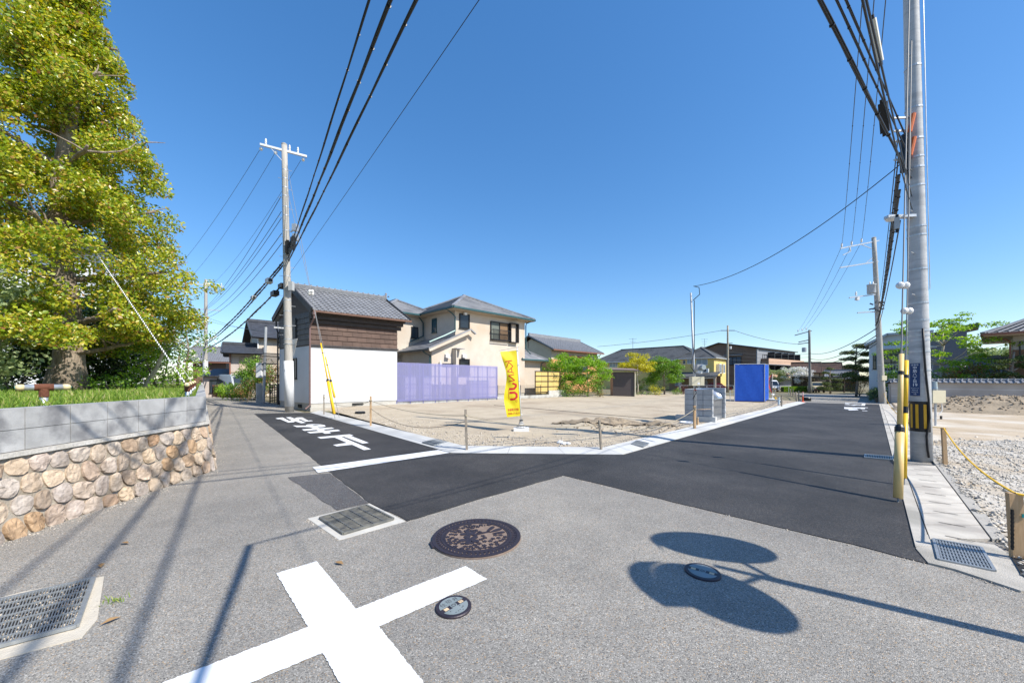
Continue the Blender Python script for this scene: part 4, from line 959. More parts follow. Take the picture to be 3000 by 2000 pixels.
for i in range(nP):
    x0, x1 = i*LP/nP, (i+1)*LP/nP; z0, z1 = .04-.011*x0, 2.30-.006*x0
    V = []; Fq = []
    ncor = 14
    for k in range(ncor+1):
        x = x0+(x1+.05-x0)*k/ncor; y = -.012*(k % 2)-.06-.004*(i % 2)
        V += [(x, y, z0), (x, y, z1)]
    for k in range(ncor): Fq.append((2*k, 2*k+2, 2*k+3, 2*k+1))
    MB().add(V, Fq).build('panel', m_poly, pf)
for i in range(10):
    x = i*LP/9; MB().box(x-.03, x+.03, -.01, .05, -.1-.011*x, 2.24-.006*x).build('post', m_lrail, pf)
for z in (.12, .82, 1.52, 2.2):
    MB().bar((0, -.03, z-.0), (LP, -.03, z-.06), .04, .05).build('rail', m_lrail, pf)
MB().box(LP+.02, LP+.07, -.02, .05, -.15, 2.2).build('post', m_black, pf)
# things glimpsed through it
for i, (x, w, h, lb) in enumerate(((.75, .75, 1.55, 'pale locker standing behind the left end of the lilac fence'), (2.0, .6, 1.5, 'pale narrow locker behind the lilac fence, second from the left'), (5.7, 1.7, 1.25, 'low pale storage box behind the right half of the lilac fence'))):
    q = FL+RR*x+Vector((-.7071, .7071))*.45
    t = thing('storage_locker', lb, 'locker', (q.x, q.y, .05), fa); MB().box(0, w, 0, .4, 0, h).build('body', mat('locker_paint', (.62, .58, .56), (.68, .64, .62), scale=3, rough=.5), t); MB().box(-.03, w+.03, -.03, .43, h, h+.06).build('lid', mat('locker_lid', (.35, .50, .45), rough=.5), t)
# wire mesh and bamboo fence
mf = thing('mesh_fence', 'low black wire mesh fence between the lilac fence and the bamboo panel', 'fence', (FL.x+RR.x*7.9, FL.y+RR.y*7.9, .22), fa)
for k in range(3): MB().box(k*2.4, k*2.4+.035, .04, .075, -.1, .78-.02*k).build('post', m_black, mf)
for k in range(9): MB().bar((0, .06, .02+k*.09), (4.9, .06, -.02+k*.09), .008, .008).build('wire', m_black, mf)
b = MB(); 
for k in range(60): b.bar((k*.082, .066, .0), (k*.082, .066, .76), .004, .004)
b.build('upright_wires', m_black, mf, kind='stuff')
bfz = .1
m_bamb = mat('bamboo', (.56, .40, .13), (.64, .48, .18), scale=7, rough=.6, stretch=(9, 9, .8), var=.05)
bq = FL+RR*12.3+Vector((-.7071, .7071))*.3
bf = thing('bamboo_fence', 'yellow bamboo screen in a dark frame at the end of the block wall', 'fence', (bq.x, bq.y, .0), fa)
for i in range(4): MB().box(i*.82+.01, i*.82+.81, 0, .04, .25, 2.05).build('bamboo_panel', m_bamb, bf)
for i in range(3): MB().box(i*1.64-.04, i*1.64+.04, -.05, .0-.003, .2, 2.1).build('post', m_darkwood, bf)
for z in (.35, .8, 1.25, 1.7, 2.08): MB().box(-.06, 3.34, -.035, -.0035, z-.03, z+.03).build('rail', m_darkwood, bf)
fa_ = HB.o

# --- old house with ribbed tile roof behind the maples ---
m_cream = mat('cream_render', (.50, .43, .31), (.56, .49, .36), scale=2, rough=.85); m_orange = mat('orange_render', (.52, .25, .10), (.60, .32, .14), scale=2, rough=.85)
m_copper = mat('brown_gutter2', (.22, .09, .055), rough=.5)
H3 = House('tiled_house', 'old cream and orange house with ribbed grey tile roof behind the maple', (5.44, 44), (.7071, .7071)); o = H3.o
gable_wall(o, -.3, 10.1, .6, 7.2, 0, 5.5, 6.9, m_cream); MB().box(-.35, 10.15, .55, 7.0, 0, 4.2).build('lower_wall', m_orange, o)
gable_x(o, -.3, 10.1, .6, 7.2, 5.7, 7.25, .5, .7, m_tile, 14, .05, 30, .07, ridge_h=.4); MB().bar((-.8, -.15, 5.3), (10.7, -.15, 5.3), .12, .12).build('gutter', m_copper, o)
for x in (2.0, 5.2):
    window(o, front(0, .55), x, x+2.2, 2.8, 4.4, m_darkwood, m_glass, 2, .08, .08); MB(front(0, .55)).slab([(x-.2, .7, 4.5), (x+2.4, .7, 4.5), (x+2.4, 0, 4.75), (x-.2, 0, 4.75)], .06).build('window_awning', m_copper, o)
pipe(o, [(9.9, -.1, 5.2), (9.9, .45, 4.9), (9.9, .45, 0)], m_copper, .05)

# --- yellow apartment house with a long dark roof ---
m_yellow = mat('yellow_render', (.62, .46, .15), (.68, .52, .19), scale=1.5, rough=.8, bump=.1, bs=40); m_shing = mat('dark_shingle', (.075, .08, .085), (.12, .125, .13), scale=3, rough=.75, bump=.3, bs=30, c3=(.055, .06, .065), s3=.7)
m_mesh = mat('lattice_glass', (.20, .25, .27), (.36, .42, .44), scale=9, rough=.2)
PY = Vector((33.5, 60)); DY = Vector((.7071, -.7071)); H4 = House('yellow_apartment', 'yellow two-storey apartment house with a long dark shingle roof', PY, DY, 'apartment house'); o = H4.o
ul = H4.u(1986); gr = 6.9; ef = 5.55
MB().box(ul, 0, 0, gr, 0, ef).build('wall', m_yellow, o)
hip_roof(o, ul, 0, 0, gr, ef+.05, 7.6, .35, m_shing, 12, .03, m_alu)
uL = H4.u(1745, 3)
MB().box(uL, ul+.5, 3.0, 11, 0, ef-.2).build('long_wall', m_yellow, o)
hip_roof(o, uL, ul+2.5, 3.0, 11.0, ef+.0, 8.4, .8, m_shing, 16, .03, m_alu, name='long_roof')
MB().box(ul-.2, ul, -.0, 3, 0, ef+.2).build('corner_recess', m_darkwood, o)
def h4w(px0, px1, py0, py1, v=0, **k):
    a0, a1 = H4.u(px0, v), H4.u(px1, v); window(o, front(0, v), a0, a1, H4.h(px0, py1, v), H4.h(px0, py0, v), **k)
h4w(2001, 2008, 1055, 1066, fr=m_alu, n=1); h4w(2013, 2030, 1053, 1065, fr=m_pvc, gl=m_mesh); h4w(2040, 2073, 1052, 1069, fr=m_pvc, gl=m_mesh)
for a, c in ((1786, 1804), (1805, 1828), (1893, 1910)): h4w(a, c, 1060, 1075, v=3.0, fr=m_pvc, gl=m_mesh)
for yy in (1.2, 3.4): 
    b = MB(rightw()); b.box(yy, yy+1.1, .0, .5, 3.0, 4.6); bw = b.build('bay_window', m_pvc, o); MB(rightw()).box(yy+.08, yy+1.02, .5, .515, 3.15, 4.5).build('pane', m_glass_l, bw)
# porch in front
pz = H4.h(2010, 1103, -2.2)
b = MB(); b.slab([(ul-1.5, -2.6, 2.45), (1.0, -2.6, 2.45), (1.0, 0, 3.25), (ul-1.5, 0, 3.25)], .08); b.build('porch_roof', m_shing, o)
MB().box(ul-1.5, 1.0, -2.5, -2.35, 2.15, 2.4).build('porch_beam', m_stucco, o)
for x in (ul+1.2, -1.6, .8): MB().box(x-.15, x+.15, -2.5, -2.2, 0, 2.2).build('porch_post', m_stucco, o)
MB().box(ul-1.5, 1.0, -.05, -.004, 0, 2.6).build('ground_floor_wall', mat('brown_render', (.30, .20, .11), (.34, .23, .13), scale=2, rough=.8), o)
for a, c in ((1978, 1998), (2043, 2072)): 
    a0, a1 = H4.u(a), H4.u(c); window(o, front(0, -.05), a0, a1, .9, 2.2, m_pvc, m_mesh, 2)
ac = thing('air_conditioner', 'white air conditioner unit on the porch roof of the yellow apartment house', 'air conditioner', tuple(at(2068, 0, 59.2).xy)+(zz(1090, 59.2),), -fa)
MB().box(-.42, .42, -.16, .16, 0, .6).build('casing', m_pvc, ac); MB().lathe([(.25, 0), (.25, .01)], (-.12, -.162, .3), 18, (0, -1, 0)).build('fan_grille', mat('dark_grille', (.08, .08, .085), rough=.6), ac); MB().box(-.4, .4, -.14, .14, -.08, -.002).build('feet', m_galv, ac)
# railing before it
rl = thing('pipe_railing', 'grey pipe railing in front of the yellow apartment house', 'railing', tuple(on_g(20.5, 44)), -rad(8))
for k in range(9): MB().box(k*1.5-.02, k*1.5+.02, -.02, .02, 0, 1.1).build('post', m_galv, rl)
for z in (.12, 1.1): MB().box(0, 12, -.025, .025, z-.02, z+.02).build('rail', m_galv, rl)

# --- brown three-storey apartment block ---
m_bsid = mat('brown_siding', (.145, .095, .068), (.18, .12, .088), scale=2, rough=.7); m_balc = mat('pink_beige_panel', (.50, .33, .23), (.55, .37, .26), scale=2, rough=.7)
m_greyw = mat('grey_cladding', (.22, .23, .25), (.27, .28, .30), scale=2, rough=.6)
P5 = Vector((50.6, 75)); D5 = Vector((.57, -.82)); H5 = House('apartment_block', 'brown three-storey apartment block with pinkish balconies', P5, D5, 'apartment block', z=-.8); o = H5.o
ul = -11.8; dep = 21.5; hh = 8.7
v = []
for yy in (0, dep): v += [(ul, yy, 0), (0, yy, 0), (0, yy, hh), (ul*.62, yy, hh+1.55), (ul, yy, hh+.2)]
MB().add(v, [(4, 3, 2, 1, 0)[::-1], (5, 6, 7, 8, 9)[::-1], (1, 6, 7, 2), (0, 4, 9, 5), (2, 7, 8, 3), (3, 8, 9, 4)]).build('wall', m_bsid, o)
b = MB(); b.slab([(.5, -.5, hh-.05), (.5, dep+.5, hh-.05), (ul*.62, dep+.5, hh+1.6), (ul*.62, -.5, hh+1.6)], .2); b.slab([(ul*.62, -.5, hh+1.6), (ul*.62, dep+.5, hh+1.6), (ul-.3, dep+.5, hh+.25), (ul-.3, -.5, hh+.25)], .2); b.build('roof', m_black, o)
MB(rightw()).box(.6, dep, -.01, .03, 0, hh-.2).build('balcony_wall', m_greyw, o)
for k, z in enumerate((2.4, 5.3)):
    MB(rightw()).box(2.2 if k else 1.8, dep+1, .03, 1.5, z-.12, z).build('balcony_floor', m_greyw, o); MB(rightw()).box(2.2 if k else 1.8, dep+1, 1.42, 1.5, z+.002, z+1.15).build('balcony_front', m_balc, o); MB(rightw()).box(2.2 if k else 1.8, 2.3 if k else 1.9, .03, 1.42, z+.002, z+1.15).build('balcony_side', m_bsid, o)
    for q in range(5):
        y0 = 3.0+q*3.7; window(o, rightw(0, 0), y0, y0+2.2, z+.15, z+2.1, m_black, m_glass, 2, .08, .09); MB(rightw()).box(y0+2.7, y0+2.95, .03, 1.3, z+.05, z+2.6).build('party_wall', m_black, o)
for j in range(1, 3): MB(front()).box(ul, 0, .002, .03, j*2.9-.04, j*2.9+.04).build('floor_band', mat('dark_band', (.08, .05, .035), rough=.7), o)
window(o, front(), -5.5, -2.8, 5.2, 7.0, m_black, mat('blue_grey_glass', (.05, .08, .12), (.10, .14, .19), scale=.5, rough=.08), 3, .1, .08); window(o, front(), -1.9, -1.0, 2.2, 3.6, m_black, MATS['blue_grey_glass'], 1)
MB(front()).box(-6.2, -2.5, .03, .6, 7.25, 7.4).build('window_hood', m_greyw, o)
MB(rightw()).box(0, .6, .03, .2, 0, hh-.1).build('corner_pier', m_greyw, o)

# --- far houses beyond the junction ---
m_btile = mat('brown_roof_tile', (.085, .05, .035), (.13, .08, .055), scale=4, rough=.6, var=.1); m_peach = mat('peach_render', (.52, .37, .22), (.57, .42, .26), scale=2, rough=.85)
def simple_house(name, label, px0, px1, Y, ang, ztop, zr, depth, wall_m, roof_m, wins=(), ov=.5, n=10, ribs=0, z=None):
    P = at(px0, 0, Y).xy; D = (math.cos(ang), math.sin(ang)); H_ = House(name, label, P, D, z=z); L_ = H_.u(px1)
    gable_wall(H_.o, 0, L_, 0, depth, 0, ztop, zr, wall_m); gable_x(H_.o, 0, L_, 0, depth, ztop+.1, zr+.15, ov, ov, roof_m, n, .05, ribs, .07, ridge_h=.25)
    for (a, c, y0, y1, nn) in wins: window(H_.o, front(), H_.u(a), H_.u(c), H_.h(a, y1), H_.h(a, y0), m_black, m_glass, nn, .08, .08)
    return H_
simple_house('brown_tiled_house', 'peach house with brown tiled roof beyond the junction, left of the far pole', 2326, 2400, 74, rad(-38), 3.5, 5.3, 8, m_peach, m_btile, n=12, ribs=26)
simple_house('brown_tiled_house', 'peach house with brown tiled roof and dark window right of the far pole', 2402, 2462, 72, rad(-38), 3.5, 5.2, 8, m_peach, m_btile, ((2420, 2438, 1083, 1097, 2),), n=12, ribs=24)
simple_house('brown_tiled_house', 'smaller red-brown roofed house partly behind the clipped pine', 2464, 2500, 82, rad(-38), 3.3, 4.9, 7, m_peach, m_btile, n=10, ribs=16)
# carport roof and low tiled gate house by the junction
cp = House('carport', 'dark flat carport beside the junction sheltering the off-road car', at(2386, 0, 58).xy, (1, -.05), 'carport'); o = cp.o; w = cp.u(2472)
MB().box(-.1, w, -.5, 5, 2.3, 2.55).build('roof', m_black, o)
for x in (0, w*.5, w-.2): MB().box(x, x+.15, -.3, -.15, 0, 2.3).build('post', m_darkwood, o)
MB().box(0, w, 4.8, 5, 0, 2.3).build('back_wall', m_darkwood, o)
lg = House('gate_house', 'low blue-grey tiled roof showing above the carport', at(2425, 0, 66).xy, (.78, -.62)); o = lg.o; w = lg.u(2510)
gable_wall(o, 0, w, 0, 5, 0, 2.3, 3.6, m_darkwood); gable_x(o, 0, w, 0, 5, 2.4, 3.7, .4, .5, m_tile, 10, .04, 22, .06)

# --- right side ---
m_offw = mat('off_white_render', (.62, .64, .66), (.68, .70, .72), scale=1.5, rough=.7)
H8 = House('white_modern_house', 'white house with slanted roof and a dark balcony behind the second right pole', at(2546, 0, 38).xy, (.7071, -.7071)); o = H8.o; w = H8.u(2720)
v = []
for yy in (0, 8): v += [(0, yy, 0), (w, yy, 0), (w, yy, 6.6), (1.3, yy, 6.55), (0, yy, 5.7)]
MB().add(v, [(4, 3, 2, 1, 0)[::-1], (5, 6, 7, 8, 9)[::-1], (1, 6, 7, 2), (0, 4, 9, 5), (2, 7, 8, 3), (3, 8, 9, 4)]).build('wall', m_offw, o)
b = MB(); b.slab([(1.3, -.5, 6.62), (w+.3, -.5, 6.67), (w+.3, 8.3, 6.67), (1.3, 8.3, 6.62)], .2); b.slab([(-.4, -.5, 5.62), (1.3, -.5, 6.62), (1.3, 8.3, 6.62), (-.4, 8.3, 5.62)], .2); b.build('roof', mat('pale_roof', (.5, .52, .54), rough=.5), o)
window(o, front(), .28, .55, 3.0, 4.5, m_black, m_glass, 1); window(o, front(), 1.0, 2.2, 2.9, 4.9, m_black, m_glass, 2, .08); MB(front()).box(.9, 4.6, .01, .5, 5.0, 5.15).build('window_canopy', m_offw, o)
MB(front()).box(.9, 4.6, 0, .7, 2.5, 2.6).build('balcony_floor', m_offw, o)
for k in range(18): MB(front()).box(.9+k*.2, .93+k*.2, .66, .69, 2.6, 3.4).build('railing_bar', m_pvc, o)
MB(front()).box(.9, 4.6, .65, .7, 3.402, 3.45).build('railing', m_pvc, o)
H9 = House('grey_house', 'plain dark grey block house behind the light green tree', at(2738, 0, 46).xy, (.62, -.78)); o = H9.o; w = H9.u(2833)
v = []
for yy in (0, 8): v += [(-2, yy, 0), (w, yy, 0), (w, yy, 8.6), (-2, yy, 7.4)]
m_dgrey = mat('dark_grey_cladding', (.10, .11, .13), (.13, .14, .16), scale=2, rough=.6)
MB().add(v, [(0, 1, 2, 3), (7, 6, 5, 4), (1, 5, 6, 2), (0, 3, 7, 4), (3, 2, 6, 7)]).build('wall', m_dgrey, o)
b = MB(); b.slab([(-2.3, -.4, 7.42), (w+.9, -.4, 8.85), (w+.9, 8.4, 8.85), (-2.3, 8.4, 7.42)], .18); b.build('roof', m_black, o)
# traditional house at the right edge
m_vtile = m_tile
P10 = at(2968, 0, 26.8).xy; H10 = House('traditional_house', 'traditional two-storey house with upturned tiled eaves at the right edge', P10, (.6, -.8)); o = H10.o; o.scale = (1.3, 1.3, 1.33)
MB().box(0, 7, 0, 6, 0, 4.15).build('wall', mat('grey_plaster', (.38, .36, .32), (.44, .42, .38), scale=2, rough=.9), o); MB().box(-.02, 7.02, -.03, 5.9, 1.6, 3.05).build('boarding', mat('brown_boarding', (.14, .075, .04), (.20, .11, .06), scale=3, rough=.7, stretch=(12, 12, 1)), o)
hip_roof(o, 0, 7, 0, 6, 3.95, 5.0, 1.05, m_tile, 9, .05, m_copper, inset=1.9)
b = MB(); b.ribs((-1.05, -1.05, 4.0), (8.05, -1.05, 4.0), (6.2, .85, 5.0), (.85, .85, 5.0), 26, .05); b.ribs((-1.05, 7.05, 4.0), (-1.05, -1.05, 4.0), (.85, .85, 5.0), (.85, 5, 5.0), 22, .05); b.build('roof_ribs', m_tile, o, kind='stuff')
gable_wall(o, .95, 6.2, .8, 5.2, 4.6, 4.9, 6.9, m_offw, 'gable'); gable_x(o, .95, 6.2, .8, 5.2, 5.0, 7.15, .35, .5, m_tile, 9, .05, 20, .05, name='upper_roof')
for q in range(9): MB().lathe([(.06, -.05), (.08, 0), (.06, .05)], (.55, .35+q*.33*.78, 4.75+q*.29), 8, (1, 0, 0)).build('verge_tile', m_tile, o)
window(o, front(), .2, .75, 2.55, 3.5, m_black, m_glass, 1); window(o, front(), 1.05, 1.8, 2.5, 3.6, m_black, m_glass, 1)
pipe(o, [(-1.0, -.95, 3.9), (-.9, -.9, 3.75), (-.25, -.2, 3.65), (-.1, -.1, 3.5), (-.1, -.1, 1.5)], m_copper, .04)
LR = House('low_tiled_house', 'low tiled outbuilding roof between the grey house and the right-hand traditional house', at(2862, 0, 31).xy, (.62, -.78)); o = LR.o; o.scale = (1.3, 1.3, 1.25)
gable_wall(o, 0, 6, 0, 4, 0, 1.7, 2.9, m_darkwood); gable_x(o, 0, 6, 0, 4, 1.8, 3.0, .4, .6, m_tile, 9, .04, 22, .05)
MB(front()).slab([(-.3, 1.6, 1.55), (6.3, 1.6, 1.55), (6.3, .3, 1.9), (-.3, .3, 1.9)], .06).build('awning', m_alu, o)
LB = House('low_tiled_house', 'striped pale tiled roof just right of the grey house', at(2832, 0, 33).xy, (.62, -.78)); o = LB.o
gable_wall(o, 0, 5.5, 0, 4, 0, 2.2, 3.3, m_stucco); gable_x(o, 0, 5.5, 0, 4, 2.3, 3.45, .3, .5, mat('pale_tile', (.34, .33, .32), (.5, .48, .46), scale=8, rough=.5), 6, .04, 18, .07)

# temple-style boundary wall with tile coping
m_wallp = mat('grey_wall_plaster', (.40, .37, .34), (.45, .42, .385), scale=1.5, rough=.85, c3=(.34, .31, .285), s3=.5)
def coped_wall(name, label, P, D, L_, h, z, pitch=.27):
    t = thing(name, label, 'wall', (P[0], P[1], z), math.atan2(D[1], D[0])); MB().box(0, L_, -.1, .1, -.3, h-.16).build('panel', m_wallp, t)
    for k in (1, 2): MB().box(0, L_, -.105, -.1005, h*k/3-.008, h*k/3+.008).build('groove_line', m_offw, t)
    MB().box(-.02, L_+.02, -.2, .2, h-.16, h-.12).build('coping_board', m_darkwood, t)
    b = MB(); b.slab([(-.05, -.32, h-.12), (L_+.05, -.32, h-.12), (L_+.05, 0, h+.06), (-.05, 0, h+.06)], .03); b.slab([(L_+.05, .32, h-.12), (-.05, .32, h-.12), (-.05, 0, h+.06), (L_+.05, 0, h+.06)], .03); b.build('coping', m_tile, t)
    MB().tube([(-.08, 0, h+.09), (L_+.08, 0, h+.09)], .065, 8).build('coping_ridge', m_tile, t)
    for i in range(int(L_/pitch)):
        x = (i+.5)*pitch; q = MB().tube([(x, -.34, h-.10), (x, 0, h+.09)], .05, 6).build('coping_tile', m_tile, t); MB().tube([(x-.02, -.02, h+.10), (x+.02, .02, h+.10)], .085, 7).build('ridge_tile', m_tile, t)
    return t
c0 = Vector((28.7, 27.4))
coped_wall('boundary_wall', 'grey plaster wall with tile coping behind the earth heap', c0, (.7071, -.7071), 9.5, 1.72, -.4)
coped_wall('boundary_wall', 'white boundary wall with tile coping along the far right street behind round shrubs', c0, (.7071, .7071), 17, 1.72, -.45)

# --- left street houses ---
m_mauve = mat('mauve_render', (.42, .36, .325), (.47, .41, .37), scale=1.5, rough=.8); m_navy = mat('blue_black_roof', (.045, .05, .062), (.075, .08, .095), scale=3, rough=.5)
DL = (.751, .66)
Hc = House('tan_gable_house', 'tan house with steep dark gable roof next to the storehouse', at(758, 0, 31.5).xy, (.74, .67)); o = Hc.o; o.scale = (1, 1, 1.08)
gable_wall(o, 0, 7, 0, 5.5, 0, 4.9, 6.15, m_stucco)
def gable_y(par, x0, x1, y0, y1, ze, zr, ov, m, under):
    xm = (x0+x1)/2; k = (zr-ze)/(xm-x0); X0, X1 = x0-ov, x1+ov; e = ze-k*ov
    MB().courses((X0, y1+ov, e), (X0, y0-ov, e), (xm, y0-ov, zr), (xm, y1+ov, zr), 10, .04).courses((X1, y0-ov, e), (X1, y1+ov, e), (xm, y1+ov, zr), (xm, y0-ov, zr), 10, .04).build('roof', m, par)
gable_x(o, 0, 7, 0, 5.5, 5.0, 6.3, .55, .6, m_navy, 12, .03)
window(o, leftw(), 2.55, 3.0, 3.2, 4.5, m_black, MATS['blue_glass'], 1); MB(leftw()).box(3.2, 3.4, 0, .1, 4.25, 4.45).build('wall_lamp', m_pvc, o)
pipe(o, [(-.06, -.06, 4.6), (-.06, -.06, 0)], m_pvc, .05); pipe(o, [(-.06, 5.5, 4.6), (-.06, 5.5, 0)], m_pvc, .04)
Hd = House('mauve_house', 'pale mauve two-storey house with low dark roof on the left street', at(676, 0, 29.5).xy, (.80, .60)); o = Hd.o; o.scale = (1, 1, .88); w = Hd.u(748)
gable_wall(o, 0, w, 0, 4.2, 0, 4.25, 4.95, m_mauve); gable_x(o, 0, w, 0, 4.2, 4.35, 5.1, .6, .8, m_navy, 9, .03)
window(o, front(), .55, w*.9, 2.45, 3.75, mat('tan_shutter_frame', (.35, .28, .21), rough=.7), mat('tan_shutter', (.44, .35, .26), (.48, .39, .29), scale=3, rough=.7), 2, .06)
window(o, leftw(), .9, 2.6, 2.5, 3.6, MATS['tan_shutter_frame'], m_mauve, 2, .06); window(o, front(), w*.5, w*.9, .6, 1.2, m_black, m_glass, 1)
pipe(o, [(-.05, -.06, 4.0), (-.05, -.06, 0)], m_copper, .05); MB(front()).box(0, w, .003, .06, 2.28, 2.4).build('band', MATS['tan_shutter_frame'], o)
b = MB(); b.slab([(-2.0, .8, 2.0), (-.1, .8, 2.0), (-.1, 3.4, 2.7), (-1.2, 3.4, 2.7)], .08); b.build('porch_roof', m_navy, o); MB().box(-1.8, -.2, 1.2, 3.4, 0, 2.0).build('porch_wall', m_mauve, o)
window(o, front(0, 1.2), -1.4, -.7, .4, 1.6, m_black, m_glass, 1)
He = House('barn', 'brown timber barn with broad grey tile roof at the end of the left street', at(565, 0, 40).xy, (.88, .47)); o = He.o; w = He.u(662)
gable_wall(o, 0, w, 0, 5.5, 0, 3.6, 5.0, mat('brown_boards', (.13, .085, .06), (.18, .12, .085), scale=3, rough=.85, stretch=(10, 10, 1)))
gable_x(o, 0, w, 0, 5.5, 3.7, 5.15, .6, .6, m_tile, 11, .04, 20, .06); MB().bar((-.6, -.6, 3.3), (w+.6, -.6, 3.3), .1, .1).build('gutter', m_copper, o); pipe(o, [(.2, -.5, 3.2), (.2, -.1, 2.9), (.2, -.1, 0)], m_copper, .05)
# grey house glimpsed through the big tree
Hg = House('grey_white_house', 'white and grey house glimpsed through the big tree', at(20, 0, 19).xy, (.9, .43)); o = Hg.o
gable_wall(o, -6, 3.2, 0, 6, 0, 8.6, 9.6, m_offw); gable_x(o, -6, 3.2, 0, 6, 8.7, 9.75, .5, .5, m_navy, 8, .03); window(o, front(), 1.0, 2.4, 6.6, 8.1, m_alu, m_glass_l, 2)
# ---------------- poles and lines ----------------
m_pole = mat('pole_concrete', (.33, .315, .285), (.42, .40, .365), scale=6, rough=.85, bump=.2, bs=70, stretch=(4, 4, .5))
m_pole_new = mat('pole_concrete_new', (.40, .41, .42), (.50, .51, .52), scale=7, rough=.7, bump=.15, bs=80, stretch=(1, 1, 6), c3=(.34, .35, .36), s3=1.2)
m_wrap = mat('white_pole_wrap', (.60, .61, .62), (.68, .69, .70), scale=3, rough=.7, bump=.1)
m_cable = mat('black_cable', (.012, .012, .014), rough=.45, spec=.4); m_wire = mat('wire', (.05, .055, .06), rough=.5); m_steelw = mat('steel_strand', (.20, .205, .21), rough=.6)
m_ins = mat('porcelain', (.70, .70, .69), rough=.25); m_yelg = mat('yellow_guard', (.80, .47, .02), (.84, .52, .03), scale=4, rough=.4); m_yelf = mat('faded_yellow_guard', (.62, .43, .16), (.70, .51, .22), scale=3, rough=.45)
def lean(b_, t_, z): u = (z-b_.z)/(t_.z-b_.z); return b_.lerp(t_, u)
def pole(name, label, base, top, r0, r1, m, bands=(), bolts=(), bolt_m=None):
    """concrete pole; returns thing; coordinates of parts are local (world - base)"""
    t = thing(name, label, 'utility pole', tuple(base)); n = 8; base = Vector(base); top = Vector(top); d = top-base
    MB().tube([d*(i/n)-Vector((0, 0, .1*(i == 0))) for i in range(n+1)], [r0+(r1-r0)*i/n for i in range(n+1)], 20).build('shaft', m, t, True)
    for z in bands:
        u = (z-base.z)/d.z; r = r0+(r1-r0)*u+.006; MB().tube([d*(u-.0012), d*(u+.0012)], r, 20).build('band', bolt_m or m_galv, t)
    for i, z in enumerate(bolts):
        u = (z-base.z)/d.z; r = r0+(r1-r0)*u; a = (0.6 if i % 2 else 3.6); c = d*u; MB().tube([c+Vector((math.cos(a)*r*.8, math.sin(a)*r*.8, 0)), c+Vector((math.cos(a)*(r+.16), math.sin(a)*(r+.16), 0))], .009, 5).build('step_bolt', bolt_m or m_galv, t)
    MB().lathe([(r1+.005, 0), (r1+.006, .06), (r1*.6, .1)], d-Vector((0, 0, .02)), 14).build('cap', m, t)
    return t
def insul(par, p, h=.28, r=.05):
    MB().lathe([(r*.5, 0), (r*.9, h*.15), (r*.6, h*.3), (r, h*.4), (r*.65, h*.6), (r*.9, h*.7), (r*.4, h)], p, 9).build('insulator', m_ins, par)
def cat_pts(p, q, sag, n=22): p = Vector(p); q = Vector(q); return [p.lerp(q, i/n)-Vector((0, 0, 4*sag*(i/n)*(1-i/n))) for i in range(n+1)]
def cable(label, p, q, sag, r, m=None, name='cable', n=22, group=None, rings=0, strands=0):
    pts = cat_pts(p, q, sag, n); o = thing(name, label, 'cable', tuple(pts[0]), 0, group); o0 = pts[0]
    MB().tube([x-o0 for x in pts], r, 6, False).build('conductor', m or m_cable, o, True)
    for s in range(strands):
        a = s*2.1; MB().tube([x-o0+Vector((math.cos(a+i*.7), math.sin(a+i*.7), .3))*r*1.25 for i, x in enumerate(pts)], r*.45, 5, False).build('strand', m or m_cable, o, True)
    if rings:
        for k in range(rings):
            f = (k+.5)/rings*n; i = int(f); c = pts[i].lerp(pts[min(n, i+1)], f-i)-o0; dd = (pts[min(n, i+1)]-pts[i]).normalized(); MB().tube([c-dd*.008, c+dd*.008], r*1.45+.004, 7).build('clip', m_cable, o)
    return o
# left pole
LPb = on_g(-10.28, 16.72); LPt = Vector((-10.52, 16.72, 12.27))
lp = pole('utility_pole', 'weathered concrete utility pole in front of the storehouse', LPb, LPt, .185, .115, m_pole, (3.3, 3.9, 4.6, 5.1, 6.2, 7.2, 7.6, 8.3, 9.0, 9.4, 9.9, 10.3, 10.7, 11.1), [2.6+k*.45 for k in range(20)])
MB().tube([(0, 0, .25), (-.045, 0, 2.35)], .196, 20).build('white_wrap', m_wrap, lp, True)
pl = lambda v: Vector(v)-LPb
armL, armR = Vector((-11.32, 16.25, 12.0)), Vector((-9.72, 17.15, 12.0))
MB().bar(pl(armL), pl(armR), .09, .09).build('crossarm', m_alu, lp); MB().bar(pl(armL.lerp(armR, .2)), pl(Vector((-10.45, 16.72, 11.35))), .04, .02).build('arm_brace', m_alu, lp)
for u in (.12, .62, .8): insul(lp, pl(armL.lerp(armR, u))+Vector((0, 0, .05)))
for u in (.03, .33, .93): MB().lathe([(.03, -.12), (.07, -.08), (.075, 0), (.06, .05), (.02, .08)], pl(armL.lerp(armR, u))+Vector((-.1, .12, -.12)), 9, (-.5, .6, .1)).build('strain_insulator', m_ins, lp)
for z, xx in ((8.35, .28), (7.9, .3)): MB().box(xx-.12, xx+.08, -.1, .1, z, z+.3).build('switch_box', m_galv, lp)
MB().bar((.05, 0, 8.3), (.4, -.1, 8.5), .05, .05).build('lamp_arm', m_galv, lp)
MB().box(.12, .3, -.3, -.12, 5.55, 5.95).build('junction_box', mat('box_grey', (.36, .37, .37), (.42, .43, .43), scale=4, rough=.6), lp)
MB().bar((-.2, -.05, 3.85), (-.62, -.1, 3.88), .14, .06).build('bracket_lamp', m_pvc, lp)
